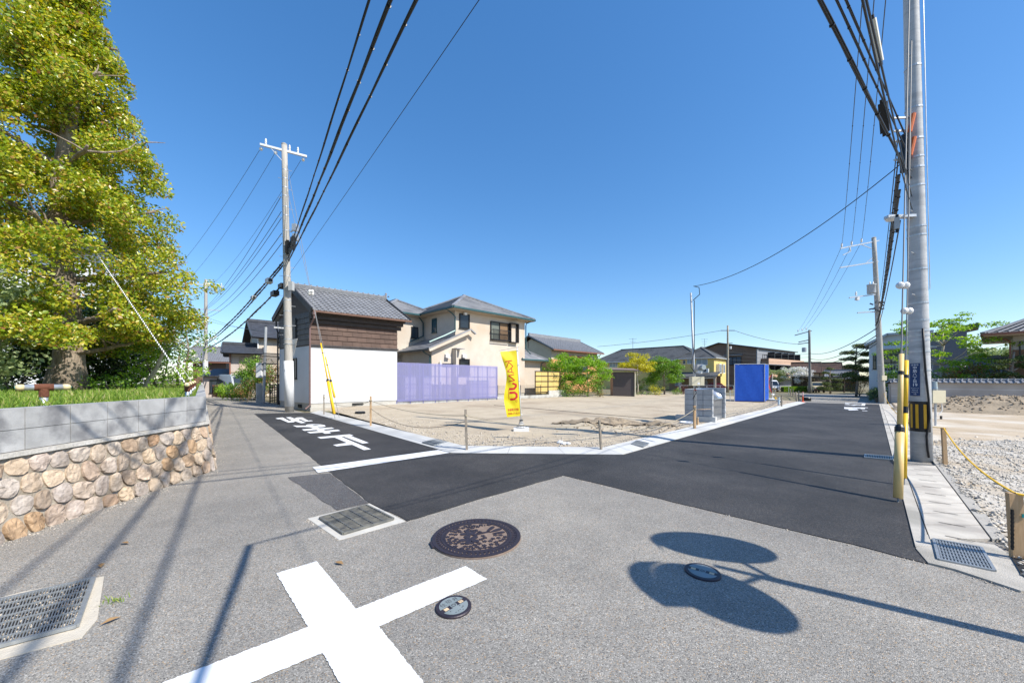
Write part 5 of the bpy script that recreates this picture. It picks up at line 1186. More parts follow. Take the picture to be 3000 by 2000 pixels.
# back of a triangular stop sign strapped to it
sg = thing('stop_sign', 'grey back of a triangular stop sign strapped to the pole by the storehouse', 'sign', tuple(lean(LPb, LPt, 3.05)))
MB().add([(-.52, -.23, .28), (.52, -.23, .28), (0, -.23, -.5), (-.52, -.215, .28), (.52, -.215, .28), (0, -.215, -.5)], [(2, 1, 0), (3, 4, 5), (0, 1, 4, 3), (1, 2, 5, 4), (2, 0, 3, 5)]).build('plate', m_alu, sg)
sg.rotation_euler = (0, 0, rad(48+90))
MB().tube([(0, 0, .02), (0, 0, .05)], .19, 16).build('strap', m_galv, sg)
# far left pole
FPb = on_g(-29.4, 34.7); FPt = Vector((-29.35, 34.7, 10.9)); fp = pole('utility_pole', 'far concrete utility pole at the end of the left street', FPb, FPt, .19, .12, m_pole, (4, 5, 6.5, 7.5), [2.5+k*.9 for k in range(9)])
MB().tube([(0, 0, .6), (0, 0, 3.3)], .2, 16).build('white_wrap', m_wrap, fp)
fl, fr = Vector((-31.9, 33.2, 10.4)), Vector((-28.3, 35.6, 10.5)); q_ = lambda v: Vector(v)-FPb
MB().bar(q_(fl), q_(fr), .09, .09).build('crossarm', m_alu, fp); MB().bar(q_((-30.5, 34.2, 8.1)), q_((-28.4, 35.3, 8.1)), .07, .07).build('crossarm', m_alu, fp)
for u in (.02, .3, .75, .95): insul(fp, q_(fl.lerp(fr, u))+Vector((0, 0, .05)))
MB().bar(q_(fl), q_((-32.7, 33.1, 9.9)), .06, .06).build('arm_brace', m_alu, fp)
# lines left pole -> far left pole
for i, (u, v) in enumerate(((.02, .02), (.33, .35), (.9, .8))): cable(('high voltage wire from the left pole to the far left pole, outermost', 'middle high voltage wire from the left pole to the far left pole', 'inner high voltage wire from the left pole to the far left pole')[i], armL.lerp(armR, u)+Vector((-.2, .2, -.12)), fl.lerp(fr, v)+Vector((0, 0, .2)), .55, .008, m_wire, 'power_wire')
for i, (z0, z1, sg_, r) in enumerate(((9.9, 8.3, .5, .012), (9.2, 8.2, .5, .012), (8.9, 8.1, .55, .012), (8.2, 7.6, .6, .014), (7.75, 7.3, .65, .014))): cable('low voltage wire between the two left poles, number %s from the top' % ('one', 'two', 'three', 'four', 'five')[i], lean(LPb, LPt, z0)+Vector((-.2, 0, 0)), lean(FPb, FPt, z1), sg_, r, m_cable, 'power_wire')
for i, (z0, z1, r, sg_) in enumerate(((6.9, 4.95, .035, .35), (6.75, 4.75, .03, .4), (5.9, 4.35, .035, .45))): cable(('upper telecom cable bundle between the two left poles', 'middle telecom cable bundle between the two left poles', 'lowest telecom cable bundle between the two left poles')[i], lean(LPb, LPt, z0)+Vector((-.15, 0, 0)), lean(FPb, FPt, z1), sg_, r, m_cable, 'telecom_cable', 26, None, 26, 1)
def closure(label, p, d, m, L_=.5, r=.09):
    t = thing('cable_closure', label, 'cable box', tuple(p)); d = Vector(d).normalized(); MB().bar(-d*L_/2, d*L_/2, r*2, r*1.8).build('body', m, t); MB().bar(-d*(L_/2+.06), d*(L_/2+.06), r*1.2, r*1.1).build('end_cap', m_cable, t)
dLF = FPb-LPb
closure('white splice box hanging on the cable left of the storehouse pole', at(788, 823, 17.6), dLF, m_wrap, .45, .12); closure('grey splice box further along the upper left cable', at(742, 872, 20), dLF, mat('box_grey', (.3, .3, .3)), .45, .09)
closure('black splice box on the lower left cable near the storehouse pole', at(805, 860, 17.4), dLF, m_cable, .6, .12); closure('black splice box where the cable meets the storehouse pole', at(826, 838, 16.9), dLF, m_cable, .5, .11)
closure('black cable box on the sky side of the storehouse pole, left one', at(843, 724, 16.5), (.1, -.2, 1), m_cable, .5, .1); closure('black cable box on the sky side of the storehouse pole, right one', at(858, 712, 16.4), (.2, -.2, 1), m_cable, .5, .1)
# unseen pole behind the camera that carries the overhead lines
BPb = on_g(6.0, -6.6); bp = pole('utility_pole', 'concrete utility pole behind the viewer carrying the overhead lines', BPb, BPb+Vector((0, 0, 11.5)), .17, .11, m_pole_new, (7, 7.5), ())
S0 = lean(LPb, LPt, 7.05)
for i, (e, r, lb) in enumerate((((6.6, -6.4, 8.1), .045, 'thin black cable bundle crossing the sky, leftmost of three'), ((7.1, -6.4, 7.8), .07, 'thick black cable bundle crossing the sky, middle of three'), ((7.6, -6.4, 7.4), .055, 'black cable bundle crossing the sky, rightmost of three'))):
    cable(lb, S0+Vector((.12, -.1, .12-.17*i)), e, .28, r*.33, m_cable, 'telecom_cable', 30, 'sky cables', 34, 2)
cable('single thin wire crossing the sky right of the cable bundles', lean(LPb, LPt, 6.35)+Vector((.15, 0, 0)), (8.9, -6.2, 7.3), .12, .006, m_cable, 'telecom_wire')
# guys of the left pole with yellow guards
def guy(label, a, top, L1, L2, r1, r2, m1, m2, ins=None, ball=.07, st=.22):
    t = thing('guy_wire', label, 'guy wire', tuple(a)); a = Vector(a); d = Vector(top)-a; u = d.normalized()
    MB().tube([u*.0, d], .009, 6).build('strand', m_steelw, t)
    MB().tube([u*st, u*L1], r1, 12).build('lower_guard', m1, t, True); MB().tube([u*(L1+.002), u*(L1+.06), u*(L1+.10)], [r1*1.08, r1*1.08, r2*1.2], 12).build('guard_collar', m_cable, t)
    MB().tube([u*(L1+.1), u*L2], r2, 10).build('upper_guard', m2, t, True); MB().tube([u*(L2*.86), u*(L2*.86+.05)], r2*1.15, 10).build('guard_ring', m_cable, t)
    if ins:
        for s in (-1, 1): MB().lathe([(.02, -ball), (ball*.8, -ball*.6), (ball, 0), (ball*.8, ball*.6), (.02, ball)], u*ins+Vector((s*ball*.8, 0, 0)), 12, u).build('ball_insulator', m_ins, t)
    return t
ga = gp(982, 1228); guy('yellow guarded guy wire left of the stop lettering, front one', ga, lean(LPb, LPt, 11.4)+Vector((.1, 0, 0)), 1.55, 3.2, .055, .028, m_yelg, m_yelg, 5.6)
guy('yellow guarded guy wire left of the stop lettering, rear one', ga+Vector((.12, .12, -.05)), lean(LPb, LPt, 10.2)+Vector((.1, 0, 0)), 1.6, 2.7, .04, .026, m_yelg, m_yelg, 5.7, .07, .95)

# big right pole
RPb = on_g(7.95, 7.02, .02); RPt = Vector((7.62, 7.0, 13.2)); rp = pole('utility_pole', 'large pale concrete utility pole with blue address plate at the right', RPb, RPt, .152, .085, m_pole_new, (1.66, 2.02, 2.24, 2.33, 2.42, 2.62, 2.95, 3.6, 4.25, 4.42, 5.2, 5.55, 5.75, 6.1, 6.7, 7.5), [3.1, 3.5, 3.9, 4.3, 4.7, 5.1, 5.5, 5.9, 6.5, 7.1, 7.7])
rq = lambda z: lean(RPb, RPt, z)-RPb
cd = (Vector((0, 0, 0))-Vector((RPb.x, RPb.y, 0))).normalized()           # towards the viewer
def wrap(z0, z1, a0, a1, dr, m, name, n=14):
    """curved plate on the shaft between angles a0..a1 measured from the direction to the road"""
    th0 = math.atan2(cd.y, cd.x); b = MB(); V = []; Fz = []
    for i in range(n+1):
        a = th0+a0+(a1-a0)*i/n
        for z in (z0, z1):
            u = (z-RPb.z)/(RPt.z-RPb.z); r = .152+(.085-.152)*u+dr; c = rq(z); V.append((c.x+math.cos(a)*r, c.y+math.sin(a)*r, c.z))
    for i in range(n): Fz.append((2*i, 2*i+2, 2*i+3, 2*i+1))
    return b.add(V, Fz).build(name, m, rp)
m_bk = mat('hazard_black', (.012, .012, .013), rough=.4); m_hz = mat('hazard_yellow', (.60, .30, .01), (.66, .36, .02), scale=6, rough=.4)
zA, zB = zz(1265, 6.9), zz(1176, 6.9)
hz = wrap(zA, zB, -1.75, .95, .004, m_bk, 'hazard_sleeve')
for a in (-1.55, -1.02, -.45, .25): wrap(zA+.065, zB-.055, a, a+.27, .007, m_hz, 'hazard_stripe', 5)
# blue address plate
zA, zB = zz(1160, 6.85), zz(1063, 6.85)
mb_ = mat('plate_blue', (.008, .035, .12), (.012, .045, .14), scale=4, rough=.35); m_lt = mat('plate_lettering', (.80, .82, .84), rough=.5)
ang0 = -.42; plate_r = .152+(.085-.152)*((zA+zB)/2/13.2)+.009
th = math.atan2(cd.y, cd.x)+ang0; nn = Vector((math.cos(th), math.sin(th), 0)); ax = Vector((-nn.y, nn.x, 0)); c0_ = rq((zA+zB)/2)+nn*plate_r
hw = .072; pb = MB(); pb.bar(c0_-Vector((0, 0, (zB-zA)/2)), c0_+Vector((0, 0, (zB-zA)/2)), hw*2, .004, nn); plate = pb.build('address_plate', mb_, rp)
Mx = Matrix((ax, Vector((0, 0, 1)), nn)).transposed().to_4x4()
hp_ = zB-zA
def pt(s, v, size, sx_=1.): lettering(s, size, m_lt, plate, Matrix.Translation(c0_+Vector((0, 0, hp_/2-v*hp_))+nn*.004) @ Mx, sx_)
pt('宝塚市', .055, .036); pt('中', .145, .064); pt('筋', .25, .064); pt('八', .355, .064); pt('丁', .46, .064); pt('目', .565, .064); pt('19', .67, .078)
pt('Takarazuka-shi', .765, .021, .9); pt('Nakasuji', .825, .026); pt('8-chome', .885, .026); pt('19', .95, .04)
# cable running down its right side, riser pipe
MB().tube([rq(z)+Vector((math.cos(a)*.17, math.sin(a)*.17, 0)) for z, a in ((2.45, -2.1), (2.0, -2.05), (1.6, -1.95), (1.1, -1.75), (.75, -1.7), (.4, -2.0), (.15, -1.95), (.0, -1.85))], .016, 8).build('riser_cable', m_cable, rp, True)
MB().tube([rq(z)+Vector((.155*math.cos(-.9), .155*math.sin(-.9), 0)) for z in (3.2, 5.5, 8, 11)], .007, 6).build('ground_wire', m_galv, rp)
for z in (6.55, 6.3, 6.1, 5.75): MB().bar(rq(z), rq(z)+Vector((-.45, -.05, -.05)), .03, .03).build('cable_bracket', m_galv, rp)
m_orng = mat('orange_sleeve', (.62, .14, .03), rough=.5)
for z in (5.9, 6.35): MB().tube([rq(z)+Vector((-.12, -.1, .2)), rq(z)+Vector((-.2, -.1, -.15))], .035, 8).build('orange_sleeve', m_orng, rp)
MB().tube([rq(5.45)+Vector((-.3, -.1, 0)), rq(6.15)+Vector((-.27, -.1, 0))], .075, 10).build('black_conduit', m_cable, rp)
MB().bar(rq(4.62)+Vector((0, -.05, 0)), rq(4.62)+Vector((-.58, .0, .0)), .1, .05).build('lamp_bracket', m_galv, rp); MB().lathe([(.02, -.02), (.1, 0), (.12, .04), (.04, .07)], rq(4.62)+Vector((-.45, 0, -.05)), 12).build('street_lamp_head', m_pvc, rp)
closure('black cable closure on the bundle by the big right pole, upper', at(2590, 345, 6.6), (-.4, -.3, .9), m_cable, .5, .06); closure('grey cable closure hanging beside the big right pole', at(2628, 655, 6.7), (.1, .1, 1), mat('box_grey', (.3, .3, .3)), .22, .035)
closure('pale cable closure on the bundle above the big right pole', at(2568, 120, 5.6), (.5, .3, -.8), mat('cream_closure', (.6, .58, .5), rough=.5), .6, .035)
# bundles from the right pole over the crossing
far_l = Vector((-16, -9.3, 7.2))
for i, (z0, dz, r, lb) in enumerate(((5.35, .0, .017, 'thickest black cable bundle rising from the right pole over the crossing'), (5.75, .5, .010, 'second black cable rising from the right pole over the crossing'), (6.0, .9, .010, 'third black cable rising from the right pole, ends in a pale closure'))):
    cable(lb, lean(RPb, RPt, z0)+Vector((-.15, -.05, 0)), far_l+Vector((0, 0, dz)), -.12, r, m_cable, 'telecom_cable', 30, None, 40, 2)
J = Vector((.95, 1.23, 3.9))
for i, z0 in enumerate((5.0, 4.75)): cable(('upper of two cables from the right pole to the overhead junction', 'lower of two cables from the right pole to the overhead junction')[i], lean(RPb, RPt, z0)+Vector((-.13, -.05, 0)), J, .02+.1*i, .008, m_cable, 'telecom_cable')
cable('overhead cable from the junction towards the pole behind the viewer', J, BPb+Vector((-.3, 0, 4.95)), .1, .028, m_cable, 'telecom_cable', 16, None, 0, 1)
cable('thin wire from the right pole slanting down to the service pole on the lot', lean(RPb, RPt, 5.75)+Vector((-.15, 0, 0)), at(2036, 838, 13.2), .45, .009, m_cable, 'service_wire')
# guys of the right pole
g1 = gp(2630, 1475); guy('thick faded yellow guy guard standing at the right road edge', g1-Vector((0, 0, .15)), lean(RPb, RPt, 9.6), 1.08, 2.2, .047, .028, m_yelf, m_yelf, 3.3, .05)
g2 = Vector((5.72, 5.28, gz(5.72, 5.28)-.1)); guy('slim yellow guy guard just behind the thick faded one', g2, lean(RPb, RPt, 8.3), 1.2, 2.05, .03, .028, m_yelg, m_yelg, 2.9, .05)

# second right pole with crossarms and transformer
SPb = on_g(27.75, 27.1); SPt = Vector((27.0, 27.0, 11.95)); sp = pole('utility_pole', 'second concrete utility pole on the right with crossarms and a transformer', SPb, SPt, .2, .13, m_pole, (2.5, 4.5, 6.0, 7.0, 7.6, 9.0, 10.2, 10.9), [2.5+k*.6 for k in range(14)])
sq = lambda px, py, d=27: at(px, py, d)-SPb
MB().tube([(0, 0, .0), (0, 0, .9)], .21, 16).build('white_wrap', m_pole, sp)
for (a, c) in (((2462, 728), (2575, 705)), ((2461, 784), (2573, 766)), ((2488, 872), (2568, 862)), ((2512, 916), (2565, 913))): MB().bar(sq(*a), sq(*c), .08, .08).build('crossarm', m_galv, sp)
for px, py in ((2466, 724), (2495, 718), (2524, 710), (2508, 866)): insul(sp, sq(px, py), .3, .07)
MB().bar(sq(2525, 717), sq(2553, 728), .04, .04).build('arm_brace', m_galv, sp); MB().bar(sq(2535, 772), sq(2558, 753), .04, .04).build('arm_brace', m_galv, sp)
MB().bar(sq(2490, 725), sq(2492, 736), .06, .06).build('arm_drop', m_galv, sp); MB().bar(sq(2492, 736), sq(2470, 747), .06, .06).build('arm_drop', m_galv, sp)
tc_ = sq(2549, 845)+Vector((0, -.1, 0)); MB().lathe([(.24, -.4), (.25, -.35), (.25, .2), (.27, .22), (.27, .27), (.1, .3)], tc_, 16).build('transformer', mat('transformer_grey', (.34, .37, .40), (.4, .43, .46), scale=4, rough=.5), sp, True)
for k in (-.12, .12): insul(sp, tc_+Vector((k, 0, .3)), .18, .05)
MB().bar(sq(2508, 874), sq(2515, 876), .2, .22).build('cutout_switch', m_wrap, sp)
MB().box(-.35, .0, -.32, -.2, 1.75, 2.1).build('meter_box', mat('meter_cream', (.55, .50, .36), (.6, .55, .4), scale=3, rough=.5), sp)
for k in range(14):
    a = random.uniform(0, 6.3); z = random.uniform(6.9, 7.7); MB().bar((math.cos(a)*.2-.45, math.sin(a)*.2, z), (math.cos(a)*.42-.45, math.sin(a)*.4, z+random.uniform(-.15, .15)), .05, .09).build('fitting', m_wire, sp)
# lines right pole -> second pole
for i, ((px0, py0), z1) in enumerate((((2478, 0), (2466, 724)), ((2530, 150), (2495, 718)), ((2605, 250), (2524, 710)))):
    pass
for i, (off, e) in enumerate(((-1.05, (2466, 722)), (-.75, (2495, 716)), (-.45, (2524, 708)))): cable(('outermost high wire from the right pole to the second pole', 'middle high wire from the right pole to the second pole', 'inner high wire from the right pole to the second pole')[i], Vector((7.7+off, 7.0+off*.25, 10.2)), at(*e, 27), .5, .01, m_wire, 'power_wire', 26, None, 9)
MB().bar(rq(10.2), rq(10.2)+Vector((-1.25, -.3, 0)), .08, .08).build('crossarm', m_galv, rp)
for i, (z0, z1, r) in enumerate(((6.3, 6.9, .012), (5.9, 5.9, .015), (5.5, 5.6, .022), (5.2, 5.45, .022), (4.6, 5.2, .014))): cable('cable strung between the two right poles, number %s from the top' % ('one', 'two', 'three', 'four', 'five')[i], lean(RPb, RPt, z0)+Vector((-.2, .1, 0)), lean(SPb, SPt, z1)+Vector((-.1-.1*i, -.15, 0)), .55+.06*i, r*.8, m_cable, 'telecom_cable', 26, None, 44 if i in (1, 2, 3) else 0, 2 if i in (2, 3) else 0)
# third pole far down the street and a side pole
TPb = on_g(50.9, 62.1); TPb = Vector((at(2373, 0, 55).x, 55, gz(45, 55))); TPt = TPb+Vector((-.1, 0, 9.5)); tp_ = pole('utility_pole', 'far dark utility pole at the junction beside the flowering trees', TPb, TPt, .2, .14, mat('dark_pole', (.16, .16, .15), (.22, .22, .2), scale=5, rough=.8), (3, 4, 5, 6), ())
tq = lambda px, py: at(px, py, 55)-TPb
for (a, c) in (((2329, 982), (2377, 969)), ((2340, 1002), (2372, 995)), ((2338, 1008), (2372, 1003))): MB().bar(tq(*a), tq(*c), .12, .12).build('crossarm', m_wire, tp_)
MB().lathe([(.3, -.35), (.3, .3), (.1, .36)], tq(2356, 1024), 14).build('transformer', MATS['transformer_grey'], tp_)
for px, py in ((2338, 972), (2350, 969), (2362, 966)): insul(tp_, tq(px, py), .35, .09)
for i, (e0, e1, sg_) in enumerate((((2466, 722), (2338, 971), .5), ((2495, 716), (2350, 968), .55), ((2524, 708), (2362, 965), .6))): cable(('left high wire running from the second pole to the junction pole', 'middle high wire running from the second pole to the junction pole', 'right high wire running from the second pole to the junction pole')[i], at(*e0, 27), at(*e1, 55), sg_, .012, m_wire, 'power_wire', 22, None, 10)
for i, (z0, y1, r) in enumerate(((5.2, 1035, .03), (4.7, 1050, .03), (4.3, 1058, .03), (4.1, 1062, .025))): cable('telecom cable from the second right pole to the junction pole, %s' % ('highest', 'second', 'third', 'lowest')[i], lean(SPb, SPt, z0)+Vector((-.2, 0, 0)), at(2373, y1, 55), .7+.1*i, r, m_cable, 'telecom_cable')
QPb = Vector((at(2132, 0, 57).x, 57, gz(34, 57))); qp = pole('utility_pole', 'pale utility pole between the yellow and brown apartment houses', QPb, QPb+Vector((0, 0, 10.4)), .17, .12, mat('tan_pole', (.32, .28, .21), (.4, .35, .27), scale=5, rough=.8), (4, 6, 8), ())
w_ = lambda px, py: at(px, py, 57)-QPb
MB().bar(w_(2112, 968), w_(2152, 968), .1, .1).build('crossarm', m_wire, qp); MB().bar(w_(2135, 1005), w_(2146, 1004), .08, .08).build('crossarm', m_wire, qp); MB().lathe([(.15, -.2), (.15, .2)], w_(2140, 1018), 10).build('switch_unit', m_wrap, qp)
cable('long wire from the pale pole dipping right to the junction pole', at(2152, 968, 57), at(2337, 1008, 55), .35, .03, m_wire, 'power_wire'); cable('long wire from the pale pole running left behind the service pole', at(2112, 968, 57), at(1750, 1015, 62), .25, .03, m_wire, 'power_wire')
for i, y in enumerate((1030, 1040, 1052)): cable('low wire past the brown apartment block, %s' % ('top', 'middle', 'bottom')[i], at(2134, y, 57), at(2373, y+6, 55), .3, .02, m_wire, 'power_wire')
# service pole on the lot
m_pipe = mat('steel_pipe', (.36, .38, .40), (.46, .48, .50), scale=9, rough=.5, metal=.3)
VPb = Vector((at(2040, 0, 12.55).x, 12.55, 0)); VPb.z = lot_h(VPb.x, VPb.y); VPt = at(2024, 858, 13.0)
vp = thing('service_pole', 'steel temporary service pole with meter and cream box on the lot', 'service pole', tuple(VPb)); vq = lambda v: Vector(v)-VPb
MB().tube([(0, 0, -.1), vq(VPb.lerp(VPt, .5)), vq(VPt)], [.04, .036, .030], 12).build('pipe', m_pipe, vp, True)
MB().tube([vq(at(2030, 880, 12.9)), vq(at(2050, 862, 12.9)), vq(at(2048, 842, 12.9)), vq(at(2032, 838, 12.9))], .014, 6).build('weatherhead_cable', m_cable, vp)
MB().tube([vq(at(2034, y, 12.75)) for y in (880, 950, 1030)]+[vq(at(2024, 1075, 12.6)), vq(at(2036, 1092, 12.6))], .014, 6).build('drop_cable', m_cable, vp)
xm_ = at(2036, 0, 12.6).x-VPb.x
bx = MB(); bx.box(xm_-.28, xm_+.12, -.32, -.10, zz(1129, 12.4)-VPb.z, zz(1103, 12.4)-VPb.z); bx = bx.build('cream_box', MATS['meter_cream'], vp); MB().box(xm_+.0, xm_+.13, -.325, -.322, zz(1128, 12.4)-VPb.z, zz(1104, 12.4)-VPb.z).build('box_door', MATS['meter_cream'], bx); MB().box(xm_-.1, xm_-.02, -.324, -.321, zz(1126, 12.4)-VPb.z, zz(1120, 12.4)-VPb.z).build('paper_label', m_pvc, bx)
MB().lathe([(.09, 0), (.1, .06), (.085, .12)], (xm_+.14, -.12, zz(1076, 12.5)-VPb.z), 14, (.2, -1, 0)).build('electric_meter', m_glass_l, vp); MB().box(xm_+.0, xm_+.2, -.12, .06, zz(1084, 12.5)-VPb.z, zz(1067, 12.5)-VPb.z).build('meter_case', mat('meter_grey', (.33, .34, .35), (.4, .41, .42), scale=4, rough=.5), vp); MB().box(xm_+.03, xm_+.17, -.12, .03, zz(1093, 12.5)-VPb.z, zz(1085, 12.5)-VPb.z).build('breaker_case', m_wrap, vp)
MB().tube([vq(at(2037, y, 12.5)) for y in (1130, 1143)]+[vq(at(2040, 1150, 12.5)), vq(at(2030, 1168, 12.5))], .014, 6).build('loose_cable', m_cable, vp); MB().tube([vq(at(2037, 1141, 12.5)), vq(at(2037, 1142.5, 12.5))], .05, 8).build('red_tape', mat('red_tape', (.6, .02, .02), rough=.5), vp)
# meter pole on the left street
MPb = on_g(*at(772, 0, 22.5).xy); mp_ = thing('meter_pole', 'steel pole with a white meter cabinet on the left street', 'pole', tuple(MPb)); MB().tube([(0, 0, -.1), (.15, 0, 4.75)], .075, 12).build('pipe', m_pipe, mp_); MB().lathe([(.08, 0), (.08, .05)], (.15, 0, 4.75), 12).build('cap', m_cable, mp_)
MB().box(-.33, -.02, -.2, .05, 1.6, 2.5).build('meter_cabinet', m_wrap, mp_)
for i, (px, py, d) in enumerate(((640, 905, 30), (690, 890, 27))): cable(('service wire from the far left pole to the meter pole', 'second service wire down to the meter pole')[i], MPb+Vector((.15, 0, 4.4+.1*i)), lean(FPb, FPt, 7.4-.3*i), .15, .01, m_wire, 'service_wire')

# ---------------- trees and shrubs across the lot ----------------
def std(name, label, px, Y, z, h, r3, n, cl_, per, leaf, lm, bark=m_twig, zc=.62, tr=.07, **k):
    P = at(px, 0, Y); P.z = z; c = (0, 0, h*zc)
    return tree(name, label, P, [(0, 0, -.1), (.05, 0, h*.2), (-.04, .03, h*.45), (.03, 0, h*.75)], tr, tr*.35, shell(c, r3, n, cl_, .35, -.75), per, leaf, lm, bark, **k)
lm_maple = leafmat('maple_leaf', [(0, (.10, .22, .012)), (.5, (.20, .37, .02)), (.85, (.30, .48, .035)), (1, (.38, .50, .06))], rough=.5, trans=.4)
zL = -.28
std('maple_tree', 'bright green maple spreading behind the bamboo fence', 1655, 33.5, zL, 4.3, (2.3, 1.6, 1.7), 60, .55, 110, .12, lm_maple, m_pale, .56)
std('maple_tree', 'bright green maple between the bamboo fence and the brown shed', 1722, 32.5, zL, 4.1, (2.1, 1.5, 1.6), 54, .55, 110, .12, lm_maple, m_pale, .55)
bush('garden_shrub', 'dense dark green shrubs at the foot of the maples', at(1690, 0, 32.0).xy.to_3d()+Vector((0, 0, zL)), (2.3, .8, 1.15), 70, .42, 100, .1, lm_mid)
bush('garden_shrub', 'yellowish shrub against the brown shed', at(1757, 0, 32.2).xy.to_3d()+Vector((0, 0, zL)), (.55, .5, .95), 20, .35, 70, .09, lm_rust)
bush('clipped_bush', 'round dark clipped bush above the bamboo fence', at(1613, 0, 31.5).xy.to_3d()+Vector((0, 0, 1.1)), (.75, .6, .55), 30, .25, 80, .07, lm_dark)
std('golden_tree', 'yellow-leaved tree with a bent trunk right of the brown shed', 1868, 39, -.36, 4.6, (1.85, 1.5, 1.25), 40, .55, 110, .14, lm_yel, m_pale, .72, .09)
std('round_tree', 'dense round mid-green tree in front of the yellow apartment house', 1946, 40, -.38, 4.4, (2.15, 1.8, 1.75), 74, .56, 150, .12, lm_mid, m_bark, .58, .11)
bush('golden_shrub', 'round yellow clipped shrub under the green tree', at(1922, 0, 37.5).xy.to_3d()+Vector((0, 0, -.36)), (.72, .6, .65), 26, .28, 90, .08, lm_yel)
bush('green_shrub', 'dark green shrub behind the yellow clipped one', at(1903, 0, 40).xy.to_3d()+Vector((0, 0, -.36)), (1.1, .8, .8), 30, .35, 80, .1, lm_mid)
bush('purple_shrub', 'dark purple-leaved shrub right of the green tree', at(1998, 0, 41).xy.to_3d()+Vector((0, 0, -.4)), (.75, .6, .6), 26, .28, 90, .08, lm_red)
bush('green_shrub', 'low green shrub below the purple one', at(1983, 0, 39.5).xy.to_3d()+Vector((0, 0, -.4)), (.6, .5, .4), 18, .28, 80, .08, lm_mid)
bush('red_shrub', 'reddish shrub behind the golden tree trunk', at(1868, 0, 41.5).xy.to_3d()+Vector((0, 0, -.36)), (.9, .7, .9), 24, .35, 80, .1, lm_rust)
bush('flower_bed', 'low green planting by the corner of the brown shed', at(1880, 0, 37.2).xy.to_3d()+Vector((0, 0, -.36)), (1.2, .35, .22), 24, .2, 60, .07, lm_lime, 'plants')
bush('pink_flowers', 'patch of pink moss phlox at the edge of the lot', at(1882, 0, 36.2).xy.to_3d()+Vector((0, 0, -.36)), (.5, .25, .08), 14, .14, 70, .05, leafmat('pink_petal', [(0, (.5, .05, .2)), (1, (.7, .15, .4))]), 'flowers', None, 1)
# shed
m_shed = mat('brown_shed_metal', (.075, .06, .06), (.095, .078, .076), scale=3, rough=.5, stretch=(20, 20, 1))
PS = at(1796, 0, 34.0).xy; SH = House('brown_shed', 'brown metal shed with rusty sloping roof at the back of the lot', PS, (.985, -.17), 'shed', z=-.36); o = SH.o; w = SH.u(1858)
MB().box(0, w, 0, 2.6, 0, 2.45).build('wall', m_shed, o)
for k in range(22): MB().box(k*w/22, k*w/22+.02, -.012, -.001, .02, 2.0).build('rib', m_shed, o)
MB().box(.0, w, -.02, -.013, 2.03, 2.4).build('door_header', m_shed, o)
b = MB(); b.slab([(-.6, -.45, 2.72), (w+.35, -.45, 2.62), (w+.35, 2.9, 2.86), (-.6, 2.9, 2.96)], .05); b.build('roof', mat('rusty_roof', (.17, .12, .10), (.26, .19, .165), scale=1.5, rough=.7), o); MB().bar((-.6, -.5, 2.66), (w+.4, -.5, 2.56), .1, .1).build('gutter', m_shed, o)
pipe(o, [(w-.02, -.4, 2.5), (w+.06, -.08, 2.3), (w+.06, -.08, 0)], mat('cream_pipe', (.5, .45, .36), rough=.5), .06)
# junction trees, hedge
for px, Y, h, lm, lb in ((2268, 66, 4.3, lm_grey, 'thin-leaved pale tree left of the white blossom trees'), (2318, 64, 4.6, lm_white, 'white-flowering tree nearer the brown apartment block'), (2350, 62, 4.4, leafmat('dense_blossom', [(0, (.2, .3, .05)), (.25, (.72, .7, .66)), (1, (.84, .82, .8))], .6, .2), 'fully white blossoming tree beside the junction pole')):
    std('flowering_tree', lb, px, Y, -.75, h, (1.9, 1.5, 1.6), 40, .55, 70, .17, lm, m_twig)
def hedge(label, p0, p1, w, h, lm, z, per=700, leaf=.08, name='hedge'):
    t = thing(name, label, 'hedge', (p0[0], p0[1], z)); d = Vector(p1)-Vector(p0); L_ = d.length; n = int(per*L_)
    u = rng.random((n, 3)); face = rng.integers(0, 3, n); u[face == 0, 2] = 1; u[face == 1, 1] = 0; u[face == 2, 1] = rng.integers(0, 2, (face == 2).sum())
    nx = Vector((d.y, -d.x)).normalized(); P = np.stack([u[:, 0]*d.x+(u[:, 1]-.5)*w*nx.x*-1, u[:, 0]*d.y+(u[:, 1]-.5)*w*nx.y*-1, u[:, 2]*h], 1)+rng.normal(0, .03, (n, 3))
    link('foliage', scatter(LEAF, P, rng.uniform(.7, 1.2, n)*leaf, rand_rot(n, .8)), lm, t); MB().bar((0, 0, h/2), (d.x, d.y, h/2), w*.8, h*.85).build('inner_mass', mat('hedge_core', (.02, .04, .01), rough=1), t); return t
hedge('low bright clipped hedge along the far side road', at(2292, 0, 60).xy, at(2367, 0, 60).xy, .8, .85, lm_lime, -.75, 500, .12)
# clipped garden pines and round shrubs by the white wall
def niwaki(label, px, Y, z, h, pads, lm=lm_pine, leaf=.1, lean_=.3):
    P = at(px, 0, Y); P.z = z; t = thing('garden_pine', label, 'pine tree', tuple(P)); b = MB(); tp = [(0, 0, -.1), (lean_*.5, 0, h*.3), (-lean_*.4, 0, h*.6), (lean_*.3, 0, h*.95)]; b.tube(tp, [.13, .1, .08, .04], 7); cl = []
    for (x, y, zz_, r) in pads:
        b.tube([(0, 0, max(.2, zz_-.35)), (x*.5, y*.5, zz_-.2), (x, y, zz_-.05)], [.06, .045, .02], 5)
        for _ in range(9): a = random.uniform(0, 6.3); k = r*.65*random.random()**.5; cl.append(((x+k*math.cos(a), y+k*math.sin(a), zz_+random.uniform(-.06, .12)), r*.55))
    b.build('trunk', m_bark, t, True); link('crown', crown_mesh(cl, 190, leaf, .5, .1, .85), lm, t); return t
